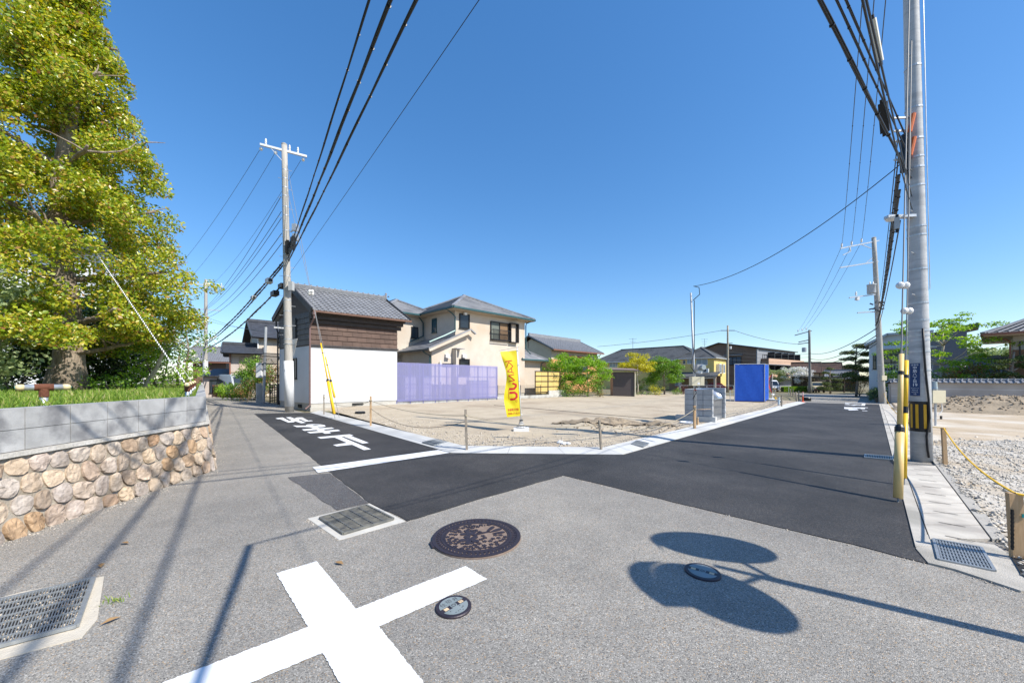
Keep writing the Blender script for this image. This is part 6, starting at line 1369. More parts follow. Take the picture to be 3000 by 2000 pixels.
niwaki('cloud-pruned pine in front of the off-road car', 2432, 52, -.7, 3.6, [(0, 0, 3.6, .5), (-.5, 0, 3.0, .6), (.6, 0, 2.7, .65), (-.7, 0, 2.2, .7), (.8, 0, 2.0, .8), (-.8, 0, 1.4, .9), (.9, 0, 1.3, .9), (-1.0, 0, .75, 1.0), (.9, 0, .7, 1.0)])
niwaki('tall cloud-pruned pine left of the white modern house', 2508, 40, -.55, 5.6, [(.3, 0, 5.6, 1.0), (-.9, 0, 4.9, .8), (.9, 0, 4.7, .9), (-1.0, 0, 4.2, .75), (1.2, 0, 3.9, .9), (-.6, 0, 3.3, 1.0), (.9, 0, 3.0, 1.0), (-1.0, 0, 2.4, 1.0), (.6, 0, 2.0, 1.1)])
bush('bamboo_grove', 'fine-leaved bamboo thicket below the tall clipped pine', at(2518, 0, 41).xy.to_3d()+Vector((0, 0, -.5)), (1.7, 1.0, 1.7), 46, .45, 100, .1, lm_rust)
niwaki('cloud-pruned pine in front of the traditional house at the right edge', 2968, 25.8, -.4, 4.0, [(-.5, 0, 3.1, .55), (.5, 0, 3.3, .6), (-.9, 0, 2.7, .5), (.9, .2, 2.8, .6), (-.4, 0, 2.2, .5), (.8, 0, 1.9, .55), (-.8, -.1, 1.6, .5)])
for i in range(9):
    s = .8+i*1.75; q = c0+Vector((.7071, .7071))*s+Vector((-.7071, .7071))*.75; r = random.uniform(.42, .58)
    bush('round_shrub', 'dark round clipped shrub before the white wall, %s from the second right pole' % ('first', 'second', 'third', 'fourth', 'fifth', 'sixth', 'seventh', 'eighth', 'ninth')[i], (q.x, q.y, gz(q.x, q.y)), (r, r, r*1.05), 34, .2, 150, .07, lm_dark, 'shrub', 'round shrubs before the white wall')
# big light green tree right
GT = at(2760, 0, 30).xy.to_3d()+Vector((0, 0, -.4)); cl = []
for _ in range(95):
    a = random.uniform(0, 6.3); z = random.uniform(1.6, 7.0); R = 1.2+2.3*math.sin(min(1, (z-1)/6.2)*pi)**.7; k = R*(.2+.8*random.random()**.6); cl.append(((k*math.cos(a)*1.15, k*math.sin(a), z), random.uniform(.45, .75)))
tree('airy_tree', 'airy light green tree with horizontal sprays behind the big right pole', GT, [(0, 0, 0), (.1, 0, 1.4), (-.1, 0, 3), (.1, 0, 4.6), (0, 0, 6.2)], .17, .05, cl, 58, .16, lm_lime, m_pale, nl=34, flat=.34, tilt=.6, droop=.1)
bush('evergreen_shrub', 'olive green shrubs behind the grey coped wall', at(2850, 0, 28.6).xy.to_3d()+Vector((0, 0, -.4)), (2.6, 1.0, 1.6), 60, .5, 80, .13, lm_rust)
bush('evergreen_shrub', 'dark green shrubs behind the wall left of the big pole', at(2655, 0, 30).xy.to_3d()+Vector((0, 0, -.4)), (2.2, 1.0, 1.35), 50, .5, 80, .13, lm_mid)
bush('evergreen_shrub', 'dark shrub beside the garden pine at the right edge', at(2925, 0, 26.6).xy.to_3d()+Vector((0, 0, -.35)), (1.6, .8, 1.2), 40, .4, 90, .12, lm_dark)
bush('far_trees', 'distant yellow-green trees on the right skyline', at(2880, 0, 60).xy.to_3d()+Vector((0, 0, 1.5)), (6.5, 3, 2.6), 70, 1.1, 60, .35, lm_grey, 'trees')
# left street greenery
bush('clipped_bush', 'rounded green bush beside the meter pole', at(745, 0, 25.5).xy.to_3d()+Vector((0, 0, 0)), (1.15, 1.0, 1.5), 60, .4, 170, .1, lm_mid)
bush('roadside_shrub', 'bright lime shrub at the roadside below the silver van', at(680, 0, 26).xy.to_3d()+Vector((0, 0, 0)), (1.1, .7, .6), 44, .32, 150, .09, lm_lime)
bush('roadside_shrub', 'reddish twiggy shrub at the roadside left of the meter pole', at(725, 0, 24.2).xy.to_3d()+Vector((0, 0, 0)), (.9, .6, .75), 34, .3, 70, .08, lm_rust)
bush('roadside_shrub', 'olive shrub behind the gate beside the storehouse', at(790, 0, 24.5).xy.to_3d()+Vector((0, 0, .3)), (.9, .6, 1.2), 34, .36, 80, .1, lm_rust)
bush('roadside_shrub', 'green and red shrub behind the rusty hoop fence', at(632, 0, 31).xy.to_3d()+Vector((0, 0, .3)), (1.3, .7, .75), 30, .36, 90, .1, lm_rust)
bush('roadside_shrub', 'taller reddish photinia left of the storehouse gable', at(765, 0, 27).xy.to_3d()+Vector((0, 0, 0)), (.8, .7, 1.6), 34, .36, 90, .1, lm_rust)
# ---------------- iron covers and grates ----------------
m_iron = mat('cast_iron', (.028, .022, .032), (.046, .037, .046), scale=30, rough=.5, metal=.3, spec=.5); m_rusty_fill = mat('dusty_recess', (.17, .125, .10), (.24, .18, .145), scale=18, rough=.9)
m_void = mat('drain_dark', (.02, .02, .022), rough=1); m_grate = mat('grate_steel', (.30, .32, .33), (.42, .44, .45), scale=20, rough=.45, metal=.6)
def star(b, c, r, n, inner, z0, z1, a0=0.):
    pl = []
    for k in range(2*n): a = a0+k*pi/n; q = r if k % 2 == 0 else r*inner; pl.append((c[0]+q*math.cos(a), c[1]+q*math.sin(a)))
    b.prism(pl, z0, z1)
def petal(b, c, a, L_, w, z0, z1, curve=0.):
    pl = []
    for k in range(12):
        t = k/12*2*pi; x = L_*(.5-.5*math.cos(t)); y = w*math.sin(t)*(.4+.6*x/L_); x2 = x; y2 = y+curve*x*x
        pl.append((c[0]+x2*math.cos(a)-y2*math.sin(a), c[1]+x2*math.sin(a)+y2*math.cos(a)))
    b.prism(pl, z0, z1)
mh = thing('manhole_cover', 'large round iron manhole cover with a violet flower pattern', 'manhole cover', tuple(gp(1397, 1575, .002)), rad(25)); R = .42
MB().lathe([(R, -.05), (R, .012), (R-.004, .016)], n=56).build('plate', m_rusty_fill, mh)
def ring(par, r0, r1, z0, z1, m, name, n=56):
    b = MB(); V = []
    for r, z in ((r0, z0), (r0, z1), (r1, z1), (r1, z0)): V += [(r*math.cos(2*pi*k/n), r*math.sin(2*pi*k/n), z) for k in range(n)]
    return b.add(V, [(i*n+k, i*n+(k+1) % n, ((i+1) % 4)*n+(k+1) % n, ((i+1) % 4)*n+k) for i in range(3) for k in range(n)]).build(name, m, par)
z0, z1 = .0163, .0215
ring(mh, R*.915, R-.001, z0, z1, m_iron, 'rim'); ring(mh, R*.70, R*.735, z0, z1, m_iron, 'lid_ring'); ring(mh, R*.745, R*.80, z0, z1, m_iron, 'frame_ring')
b = MB()
for k in range(58):
    a = 2*pi*k/58; da = .075; rm = R*.857; r0_, r1_ = R*.808, R*.907
    pl = [(r0_*math.cos(a), r0_*math.sin(a)), (rm*math.cos(a+.05), rm*math.sin(a+.05)), (r1_*math.cos(a), r1_*math.sin(a)), (r1_*math.cos(a+da), r1_*math.sin(a+da)), (rm*math.cos(a+da+.05), rm*math.sin(a+da+.05)), (r0_*math.cos(a+da), r0_*math.sin(a+da))]
    b.prism(pl, z0, z1)
b.build('chevron_band', m_iron, mh, kind='stuff')
for c, s in (((-.09, -.05), 1.), ((-.05, .075), .9)):
    b = MB(); f = None
    for k in range(5): petal(b, c, k*2*pi/5+.4, 0.1*s, .037*s, z0+.0002*k, z1+.0004*k)
    b.build('flower', m_iron, mh)
b = MB(); 
for k, (c, a, L_, w) in enumerate((((.14, .02), .25, .15, .03), ((.12, .05), .65, .14, .028), ((.15, -.02), -.1, .13, .026))): petal(b, c, a, L_, w, z0+.0003*k, z1+.0005*k)
b.build('leaf_cluster', m_iron, mh)
for k in range(4): MB().bar((-.02+.01*k, .02+.012*k, (z0+z1)/2), (.15, .03+.004*k, (z0+z1)/2), .006, z1-z0).build('stem', m_iron, mh)
b = MB(); cnt = 0; pts_ = []
while cnt < 62:
    a = random.uniform(0, 6.28); r = R*.66*random.random()**.5; x, y = r*math.cos(a), r*math.sin(a)
    if any((x-p[0])**2+(y-p[1])**2 < .041**2 for p in pts_) or (x+.07)**2+(y-.01)**2 < .125**2 or (x > .06 and -.06 < y < .17): continue
    pts_.append((x, y)); star(b, (x, y), .0255, 5, .58, z0, z1, a); cnt += 1
b.build('leaf_studs', m_iron, mh, kind='stuff')
b = MB()
for k in range(9): b.bar((-.03+k*.026, .215-.004*k, (z0+z1)/2), (-.02+k*.026, .255-.006*k, (z0+z1)/2), .011, z1-z0)
b.build('lattice', m_iron, mh, kind='stuff')
MB().add([(-R-.02, -.06, .012), (-R+.03, -.06, .012), (-R+.03, .06, .012), (-R-.02, .06, .012), (-R-.02, -.06, .02), (-R+.03, -.06, .02), (-R+.03, .06, .02), (-R-.02, .06, .02)], [(4, 5, 6, 7), (0, 1, 5, 4), (1, 2, 6, 5), (2, 3, 7, 6), (3, 0, 4, 7)]).build('hinge_lug', m_iron, mh)
m_valve = mat('blue_grey_enamel', (.17, .205, .21), (.23, .265, .27), scale=8, rough=.5); m_ylw = mat('cream_insert', (.62, .47, .30), rough=.6)
def valve(label, p, r, ang, txt):
    t = thing('valve_cover', label, 'valve cover', tuple(p), ang); MB().lathe([(r, -.05), (r, .008), (r-.004, .013)], n=40).build('plate', m_iron, t)
    for s in (1, -1):
        pl = [(r*.80*math.cos(a), r*.80*math.sin(a)) for a in [(.2+k/12*(pi-.4))*s for k in range(13)]]
        MB().prism(pl if s > 0 else pl[::-1], .0132, .0142).build('enamel_field', m_valve, t)
    MB().lathe([(r*.2, 0), (r*.2, .0018)], (0, 0, .0134), 20).build('centre_boss', m_valve, t); ring(t, r*.09, r*.12, .0153, .0165, m_iron, 'boss_ring', 20)
    for x in (-.5, .5): MB().box((x-.13)*r, (x+.13)*r, -.11*r, .11*r, .0134, .0146).build('insert', m_ylw, t)
    if txt:
        for ch, x, y in (('仕', -.42, .40), ('切', -.0, .46), ('弁', .42, .40)): lettering(ch, r*.34, m_iron, t, Matrix.Translation((x*r, y*r, .0147)))
        lettering('75', r*.2, m_iron, t, Matrix.Translation((.5*r, 0, .0151)))
        for k in range(9): MB().lathe([(r*.028, 0), (r*.028, .001)], (r*random.uniform(-.5, .5), -r*random.uniform(.25, .68), .0143), 8).build('stud', m_iron, t)
    return t
valve('small round valve cover with characters beside the white cross', gp(1329, 1779, .002), .118, rad(47), True)
valve('small round valve cover lying in the shadow of the traffic mirror', gp(2058, 1677, .002), .13, rad(-35), False)
def grate(label, quad, nb, nc, m, frame=None, fm=None, bar_w=.006, name='drain_grate', cross_r=.5, depth=.16, lifts=(.012,)*4):
    """bar grate over a dark pit; quad = four ground points A B C D, bars run A->B"""
    Q = [on_g(p[0], p[1], l_) for p, l_ in zip(quad, lifts)]; o = Q[0]; t = thing(name, label, 'drain grate', tuple(o)); A, B, Cc, D = [q-o for q in Q]
    MB().poly([q+Vector((0, 0, -.004)) for q in (A, B, Cc, D)]).build('pit', m_void, t)
    for k in range(nb+1): u = k/nb; MB().bar(A.lerp(D, u)+Vector((0, 0, .006)), B.lerp(Cc, u)+Vector((0, 0, .006)), bar_w, .014).build('bar', m, t)
    for k in range(nc+1): u = k/nc; MB().bar(A.lerp(B, u)+Vector((0, 0, .009)), D.lerp(Cc, u)+Vector((0, 0, .009)), bar_w*1.1, .012).build('cross_bar', m, t)
    for p, q in ((A, B), (B, Cc), (Cc, D), (D, A)): MB().bar(p+Vector((0, 0, .008)), q+Vector((0, 0, .008)), .02, .02).build('frame_side', m, t)
    if frame:
        Fq = [on_g(p[0], p[1], .0045)-o for p in frame]; MB().slab(Fq if (Fq[1]-Fq[0]).cross(Fq[2]-Fq[1]).z > 0 else Fq[::-1], .05).build('concrete_collar', fm, t)
    return t
m_collar = mat('collar_concrete', (.46, .44, .40), (.56, .54, .49), scale=4, rough=.9, bump=.3, bs=90)
grate('bar grate in a pale concrete collar beside the new asphalt', pix((1074, 1484), (1153, 1524), (1006, 1568), (937, 1521))[0:1]+pix((937, 1521), (1006, 1568), (1153, 1524)), 13, 5, mat('grate_weathered', (.10, .105, .11), (.27, .26, .22), scale=9, rough=.6, metal=.4), pix((901, 1519), (1083, 1475), (1187, 1527), (994, 1582)), m_collar, .012)
m_collar2 = mat('sandy_concrete', (.47, .42, .34), (.58, .53, .44), scale=5, rough=.95, bump=.4, bs=80)
g_ = grate('wide steel grate silted with gravel at the left foreground', pix((275, 1701), (225, 1841), (-120, 1932), (-60, 1779)), 34, 7, m_grate, pix((305, 1688), (285, 1815), (240, 1868), (-180, 1980), (-180, 1800), (60, 1735)), m_collar2, .005, 'drain_grate')
pos = []; scl = []
A_, B_, C_, D_ = [Vector(p) for p in pix((275, 1701), (225, 1841), (-120, 1932), (-60, 1779))]
for _ in range(420):
    u, v = random.random(), random.random(); q = A_.lerp(B_, v).lerp(D_.lerp(C_, v), u**1.6); r = random.uniform(.004, .013); pos.append((q.x, q.y, gz(q.x, q.y)+.012)); scl.append((r, r, r*.7))
tag(link('grit', scatter(ROCK, pos, np.array(scl), rand_rot(len(pos), .6), .3), m_peb), 'grit and pebbles caught in the left foreground grate', 'grit', kind='stuff')
grate('galvanised grate at the end of the right-hand cover slabs', pix((2735, 1585), (2751, 1645), (2914, 1679), (2874, 1610)), 15, 7, m_grate, None, None, .009)
grate('small grate in the kerb beside the big right pole', pix((2535, 1333), (2533, 1342), (2614, 1349), (2614, 1339)), 16, 1, m_grate, pix((2528, 1326), (2524, 1344), (2640, 1366), (2640, 1328)), m_conc_old, .012)
grate('steel grate let into the lot gutter left of the chamfered corner', pix((1238, 1300), (1272, 1309), (1312, 1303), (1278, 1294)), 10, 2, mat('grate_dull', (.32, .34, .35), rough=.5, metal=.5), None, None, .012, lifts=(.038, .038, .062, .062))
grate('steel grate let into the lot gutter right of the chamfered corner', pix((1850, 1307.6), (1865, 1299.5), (1901, 1305), (1884, 1313)), 10, 2, MATS['grate_dull'], None, None, .012, lifts=(.052, .07, .05, .032))
# ---------------- traffic mirror outside the frame, seen by its shadow ----------------
MP = on_g(4.18, 1.42); tm = thing('traffic_mirror', 'orange post with two round traffic mirrors that throws the big double shadow', 'traffic mirror', tuple(MP)); m_or = mat('mirror_orange', (.65, .16, .02), rough=.4)
MB().tube([(0, 0, -.1), (0, 0, 2.62)], .045, 14).build('post', m_or, tm, True); MB().tube([(0, 0, 2.62), (0, 0, 2.95)], .03, 12).build('post_top', m_or, tm)
def disc(c, ha, tilt):
    h = Vector((math.cos(rad(ha)), math.sin(rad(ha)), 0)); n = Vector((-h.y, h.x, 0)); n = (n*math.cos(tilt)-Vector((0, 0, math.sin(tilt)))).normalized()
    d = MB().lathe([(.37, -.02), (.375, .0), (.37, .025), (.30, .05), (.16, .068), (.01, .075)], c, 40, n).build('mirror_shell', m_or, tm, True)
    MB().lathe([(.36, 0), (.355, .004)], Vector(c)-n*.026, 40, -n).build('mirror_face', mat('mirror_glass', (.8, .82, .84), rough=.03, metal=1.), d)
    up = h.cross(n); b = MB()
    for k in range(9):
        a = rad(40+k*12.5); q = Vector(c)+(h*math.cos(a)+up*abs(math.sin(a)))*.40; a2 = rad(40+(k+1)*12.5); q2 = Vector(c)+(h*math.cos(a2)+up*abs(math.sin(a2)))*.40
        if k < 8: b.slab([q, q2, q2-n*.2, q-n*.2], .01)
    b.build('hood', m_or, d); MB().tube([c, (0, 0, 2.55 if c[1] > 0 else 2.65)], .022, 8).build('bracket', m_or, tm)
disc((3.994-MP.x, 1.991-MP.y, 2.5-MP.z), 19.2, .238); disc((3.618-MP.x, 1.264-MP.y, 2.5-MP.z), -94.6, -.114)

# ---------------- lot: stakes, ropes, banner ----------------
m_stake = mat('weathered_stake', (.20, .17, .135), (.32, .28, .23), scale=10, rough=.9, stretch=(8, 8, 1)); m_stake2 = mat('fresh_stake', (.42, .27, .14), (.52, .35, .20), scale=8, rough=.85, stretch=(8, 8, 1))
m_jute = mat('jute_rope', (.34, .29, .20), (.45, .39, .28), scale=40, rough=.9)
def stake(label, px, yb, yt, w=.045, m=None, lean_=(0, 0), Y=None, hgt=None):
    q = gp(px, yb) if Y is None else at(px, 0, Y)
    zb = lot_h(q.x, q.y); d = CH-zb; Yd = q.y if Y else (CH-zb)/((yb-HY)/F)
    p = at(px, yb, Yd); p.z = zb; top = zz(yt, Yd)
    t = thing('stake', label, 'stake', tuple(p), rad(random.uniform(0, 40))); b = MB(); h = (top-zb) if hgt is None else hgt
    b.add([(-w/2, -w/2, -.1), (w/2, -w/2, -.1), (w/2, w/2, -.1), (-w/2, w/2, -.1), (-w/2+lean_[0], -w/2+lean_[1], h), (w/2+lean_[0], -w/2+lean_[1], h), (w/2+lean_[0], w/2+lean_[1], h), (-w/2+lean_[0], w/2+lean_[1], h)], [(3, 2, 1, 0), (4, 5, 6, 7), (0, 1, 5, 4), (1, 2, 6, 5), (2, 3, 7, 6), (3, 0, 4, 7)]); b.build('shaft', m or m_stake, t)
    b = MB(); b.tube([(lean_[0]*.8, lean_[1]*.8, h*.83), (lean_[0]*.8, lean_[1]*.8, h*.83+.03)], w*.85, 8); b.build('rope_knot', m_jute, t)
    return Vector((p.x+lean_[0]*.83, p.y+lean_[1]*.83, zb+h*.84))
K1 = stake('weathered stake against the storehouse wall', 949, 1206, 1155)
K2 = stake('tan stake in front of the white storehouse wall', 1086, 1241, 1160, .05, m_stake2)
K3 = stake('split weathered stake left of the yellow banner', 1368, 1313, 1199, .045, None, (-.03, 0))
K4 = stake('grey stake right of the yellow banner', 1762, 1317, 1230, .04, None, (-.05, 0))
K5 = stake('tan stake in front of the service pole', 2035, 1254, 1188, .06, m_stake2)
stake('short pale bamboo stake behind the tan one', 2044, 1247, 1222, .04, m_stake2)
K6 = stake('grey stake by the blue drain pipe', 2290, 1191, 1158, .06); K7 = stake('leaning stake left of the orange post', 2335, 1176, 1147, .06, None, (-.15, 0)); K8 = stake('upright stake left of the orange post', 2340, 1174, 1144, .06)
stake('far stake at the lot corner, left of a pair', 2316, 1156, 1139, .06, Y=40); stake('far stake at the lot corner, right of a pair', 2323, 1154, 1140, .06, Y=41)
def rope(label, p, q, sag, r=.008, m=None): 
    pts = cat_pts(p, q, sag, 20); t = thing('rope', label, 'rope', tuple(pts[0])); MB().tube([x-pts[0] for x in pts], r, 5, False).build('strand', m or m_jute, t)
rope('rope sagging between the two stakes before the storehouse', K1, K2, .28); rope('rope from the tan stake to the split stake, upper', K2, K3, .12); rope('slack lower rope between the tan stake and the split stake', K2-Vector((0, 0, .25)), K3-Vector((0, 0, .12)), .33, .006, mat('dark_rope', (.08, .07, .06), rough=.9))
rope('rope passing behind the banner between split and grey stakes', K3, K4, .12); rope('rope rising from the grey stake to the tan stake by the service pole', K4, K5, .3); rope('rope from the tan stake across the bin enclosure', K5, gp(2130, 1222, .5), .05, .008, m_stake2)
rope('rope between the bin enclosure and the far grey stake', gp(2210, 1200, .05), K6, .05); rope('rope low on the ground across the lot', Vector((-1, 20, lot_h(-1, 20)+.03)), Vector((5.5, 13.8, lot_h(5.5, 13.8)+.03)), .0, .01, MATS['dark_rope'])
# banner
BN = gp(1527, 1268); BN.z = lot_h(BN.x, BN.y); bn = thing('banner', 'yellow vertical banner with red lettering seen from behind, on a white stand', 'banner', tuple(BN)); bY = BN.y
m_ban = mat('banner_cloth', (.50, .41, .004), (.56, .465, .006), scale=3, rough=.55); m_red = mat('banner_red', (.40, .004, .01), rough=.6)
MB().box(-.22, .22, -.17, .17, 0, .09).build('base_tank', m_pvc, bn); MB().lathe([(.15, .092), (.13, .14), (.09, .17), (.05, .19), (.05, .3), (.035, .32)], n=16).build('base_neck', m_pvc, bn, True)
bm = bn.children[0].data; bmm = bmesh.new(); bmm.from_mesh(bm); bmesh.ops.bevel(bmm, geom=bmm.edges[:], offset=.035, segments=3, affect='EDGES'); bmm.to_mesh(bm); bmm.free()
topz = zz(1015, bY)-BN.z; lx = (1516-1528)/F*bY
MB().tube([(0, 0, .3), (lx*.5, 0, topz*.55), (lx, 0, topz)], [.017, .014, .011], 8).build('pole', m_pvc, bn, True)
cz1, cz0 = zz(1026, bY)-BN.z, zz(1218, bY)-BN.z
def cloth(u, v):
    """u 0 at the pole .. 1 free edge, v 0 top .. 1 bottom"""
    z = cz1+(cz0-cz1)*v; px = lx*(1-v)-.015
    pinch = .10*math.sin(pi*min(1, v*1.25))**2+.03*math.sin(v*7)
    w = .47-pinch-.06*v; x = px-w*u+.02*math.sin(v*9)*(1-u)*u*2; y = -.22*u+.05*math.sin(u*5+v*6)*u+.02*math.sin(v*23+u*3)*u
    return Vector((x, y, z-.06*u*(1-v)+.01*math.sin(v*17)*u))
nu, nv = 14, 40; V = [cloth(i/nu, j/nv) for j in range(nv+1) for i in range(nu+1)]
cl_o = MB().add(V, [(j*(nu+1)+i, j*(nu+1)+i+1, (j+1)*(nu+1)+i+1, (j+1)*(nu+1)+i) for j in range(nv) for i in range(nu)]).build('cloth', m_ban, bn, True)
def cl_n(u, v, off=.004): 
    a = cloth(u, v); n = (cloth(u+.01, v)-a).cross(cloth(u, v+.01)-a).normalized()
    return a+(n if n.y < 0 else -n)*off
def bpt(x, y): 
    v = (y-150)/(1180-150); r_ = np.interp(y, [130, 600, 1180], [392, 412, 435]); l_ = np.interp(y, [150, 300, 450, 640, 900, 1170], [140, 195, 215, 212, 188, 177]); return ((r_-x)/(r_-l_), v)
def stroke(p, q, w, k=6):
    b = MB(); V = []; w *= 1.25; p = Vector(p); q = Vector(q); d = (q-p).normalized(); n = Vector((-d.y, d.x))*w/2
    for i in range(k+1):
        c = p.lerp(q, i/k)
        for s in (-1, 1): u, v = bpt(c.x+n.x*s, c.y+n.y*s); V.append(cl_n(u, v))
    b.add(V, [(2*i, 2*i+1, 2*i+3, 2*i+2) for i in range(k)]).build('letter_stroke', m_red, cl_o)
for p, q, w in (((225, 312), (318, 303), 11), ((268, 322), (325, 388), 8), ((268, 322), (228, 398), 8), ((238, 460), (325, 390), 9), ((238, 460), (338, 495), 9), ((298, 408), (308, 480), 8), ((248, 530), (340, 522), 10), ((250, 530), (352, 615), 11), ((262, 625), (355, 617), 10),
                ((268, 745), (345, 748), 26), ((340, 752), (374, 715), 24), ((374, 725), (372, 675), 22), ((374, 685), (320, 660), 20), ((275, 803), (355, 805), 26), ((345, 798), (382, 835), 24), ((380, 825), (380, 885), 24), ((382, 878), (345, 908), 24), ((355, 908), (278, 912), 26), ((264, 750), (262, 910), 5)): stroke(p, q, w)
for k in range(8):
    a = k*pi/4; stroke((372+14*math.cos(a), 940+16*math.sin(a)), (372+14*math.cos(a+pi/4), 940+16*math.sin(a+pi/4)), 3, 1)
def clothtext(body, x, y, size, wpx):
    me = text_mesh(body, 1.); xs = [v.co.x for v in me.vertices]; w_ = max(xs)-min(xs)
    for vtx in me.vertices: u, v = bpt(x-(vtx.co.x/w_)*wpx, y-vtx.co.y*size); vtx.co = cl_n(u, v, .006)
    link('lettering', me, m_red, cl_o)
clothtext('関西宅建販売', 305, 1080, 48, 190); clothtext('0120-75-0009', 310, 1133, 44, 205)
MB().tube([(lx+.06, -.01, topz-.01), cloth(1, 0)+Vector((-.02, .0, .03))], .006, 6).build('top_rod', m_steelw, bn)
for v in (.0, .22, .46, .7, .98): a = cloth(0, v); MB().bar(a, a+Vector((.05, -.005, 0)), .03, .03).build('loop', m_pvc, bn)
for u in (.5, 1.): a = cloth(u, 0); MB().bar(a+Vector((0, 0, -.02)), a+Vector((0, 0, .05)), .03, .01).build('loop', m_pvc, bn)
# rubbish, lid and pipe rim on the lot
def lot_at(px, py):
    q = gp(px, py); 
    for _ in range(4): z = lot_h(q.x, q.y); d = (CH-z)/((py-HY)/F); q = Vector(((px-1500)/F*d, d, z))
    return q
b = MB().lathe([(.2, 0), (.2, .06), (.17, .09)], n=20); o = b.build('lid', m_bk); o.location = lot_at(1055, 1211); tag(o, 'small black round inspection lid on the lot before the storehouse', 'lid')
b = MB(); [b.lathe([(.06*s, 0), (.07*s, .03), (.03*s, .06*s)], (random.uniform(-.15, .15), random.uniform(-.06, .06), 0), 7) for s in (1, 1.2, .8, .7)]; o = b.build('plaster_spill', m_wrap); o.location = lot_at(1650, 1300); tag(o, 'splash of white plaster on the lot right of the banner', 'debris')
b = MB().lathe([(.3, 0), (.31, .05), (.27, .06), (.25, .02)], n=24); o = b.build('inspection_pit', m_wrap); o.location = lot_at(2018, 1240); tag(o, 'white plastic pit rim half buried by the service pole', 'pit rim')
# bin enclosure of grey blocks with a steel lidded bin
m_eb = mat('new_block', (.36, .37, .38), (.44, .45, .46), scale=6, rough=.85, bump=.25, bs=110, var=.06)
EN = gp(2088, 1241); EN.z = lot_h(EN.x, EN.y)-.02; en = thing('bin_enclosure', 'grey concrete block enclosure around the steel refuse bin', 'block enclosure', tuple(EN), rad(45))
def course(x0, x1, y0, y1, z0, n, rows, along):
    for j in range(rows):
        for i in range(n):
            g = .008
            if along == 'y': a = y0+(y1-y0)*i/n; c = y0+(y1-y0)*(i+1)/n; MB().box(x0, x1, a+g, c-g, z0+j*.2+.006, z0+j*.2+.194).build('block', m_eb, en)
            else: a = x0+(x1-x0)*i/n; c = x0+(x1-x0)*(i+1)/n; MB().box(a+g, c-g, y0, y1, z0+j*.2+.006, z0+j*.2+.194).build('block', m_eb, en)
course(0, .12, .0, .98, .22, 3, 5, 'y'); course(1.55, 1.67, .0, .98, .05, 3, 6, 'y'); course(.125, 1.545, .87, .975, .22, 3, 5, 'x')
MB().box(-.04, .16, -.1, 1.3, -.15, .215).build('concrete_base', m_conc, en); MB().box(.17, 1.54, -.05, .86, -.1, .02).build('floor', m_conc, en)
MB().box(.012, .108, .012, .97, .2, 1.2).build('joint_mortar', mat('dark_joint', (.16, .16, .165), rough=.95), en); MB().box(1.562, 1.658, .012, .97, .05, 1.23).build('joint_mortar', MATS['dark_joint'], en)
m_ss = mat('stainless', (.55, .55, .55), (.62, .62, .62), scale=3, rough=.28, metal=.85, stretch=(1, 1, 8))
bn2 = thing('refuse_bin', 'stainless steel refuse bin with rounded lid inside the grey block enclosure', 'refuse bin', tuple(EN), rad(45))
MB().box(.2, 1.5, .1, .85, .03, .82).build('body', m_ss, bn2)
V = []; nA = 10
for k in range(nA+1):
    a = pi/2*k/nA*1.0; V += [(.2, .08+.55*(1-math.cos(a)) if False else .85-.77*math.cos(a), .83+.38*math.sin(a)), (1.5, .85-.77*math.cos(a), .83+.38*math.sin(a))]
n0 = len(V); V += [(.2, .85, .83), (1.5, .85, .83)]
MB().add(V, [(2*k, 2*k+1, 2*k+3, 2*k+2) for k in range(nA)]+[tuple([n0]+[2*k for k in range(nA, -1, -1)]), tuple([n0+1]+[2*k+1 for k in range(nA+1)])]).build('lid', m_ss, bn2, True)
MB().tube([(.3, .04, .84), (1.4, .04, .84)], .02, 8).build('handle', m_ss, bn2); MB().box(.28, 1.42, .092, .099, .1, .45).build('lower_door', m_ss, bn2)
# blue sheeted box
m_blue = mat('blue_tarp', (.005, .07, .42), (.008, .085, .47), scale=5, rough=.55, bump=.25, bs=9, bd=.03)
Pb = gp(2240, 1180); bz = Pb.z; BX = thing('sheeted_box', 'tall box scaffold wrapped in bright blue sheeting on the lot', 'scaffold box', tuple(Pb)); Yb = Pb.y
TL = at(2152, 0, Yb+.6).xy-Pb.xy; TRr = at(2243, 0, Yb+1.9).xy-Pb.xy; hb_ = zz(1067, Yb)-bz; W0 = Vector((0, 0))
def side_(p, q, n, name):
    V = []; 
    for i in range(n+1):
        u = i/n; c = Vector(p).lerp(Vector(q), u)
        for j in range(9): v = j/8; bl = .006*math.sin(u*13+v*7)+.004*math.sin(u*29-v*11); dn = Vector((Vector(q).y-Vector(p).y, -(Vector(q).x-Vector(p).x))).normalized(); V.append((c.x+dn.x*bl, c.y+dn.y*bl, .12+(hb_-.12)*v))
    MB().add(V, [(i*9+j, (i+1)*9+j, (i+1)*9+j+1, i*9+j+1) for i in range(n) for j in range(8)]).build(name, m_blue, BX, True)
rr_ = Vector((1.32, 1.45))
side_(TL, W0, 14, 'sheet'); side_(W0, rr_, 10, 'sheet'); side_(rr_, TL+rr_, 10, 'sheet'); side_(TL+rr_, TL, 10, 'sheet')
for p in (TL, W0, rr_, TL+rr_): MB().tube([(p.x, p.y, 0), (p.x, p.y, hb_+.05)], .025, 8).build('scaffold_pole', m_galv, BX)
for p, q in ((TL, W0), (W0, rr_), (TL+rr_, TL), (rr_, TL+rr_)): MB().tube([(p.x, p.y, hb_+.04), (q.x, q.y, hb_+.04)], .02, 8).build('top_rail', m_galv, BX)
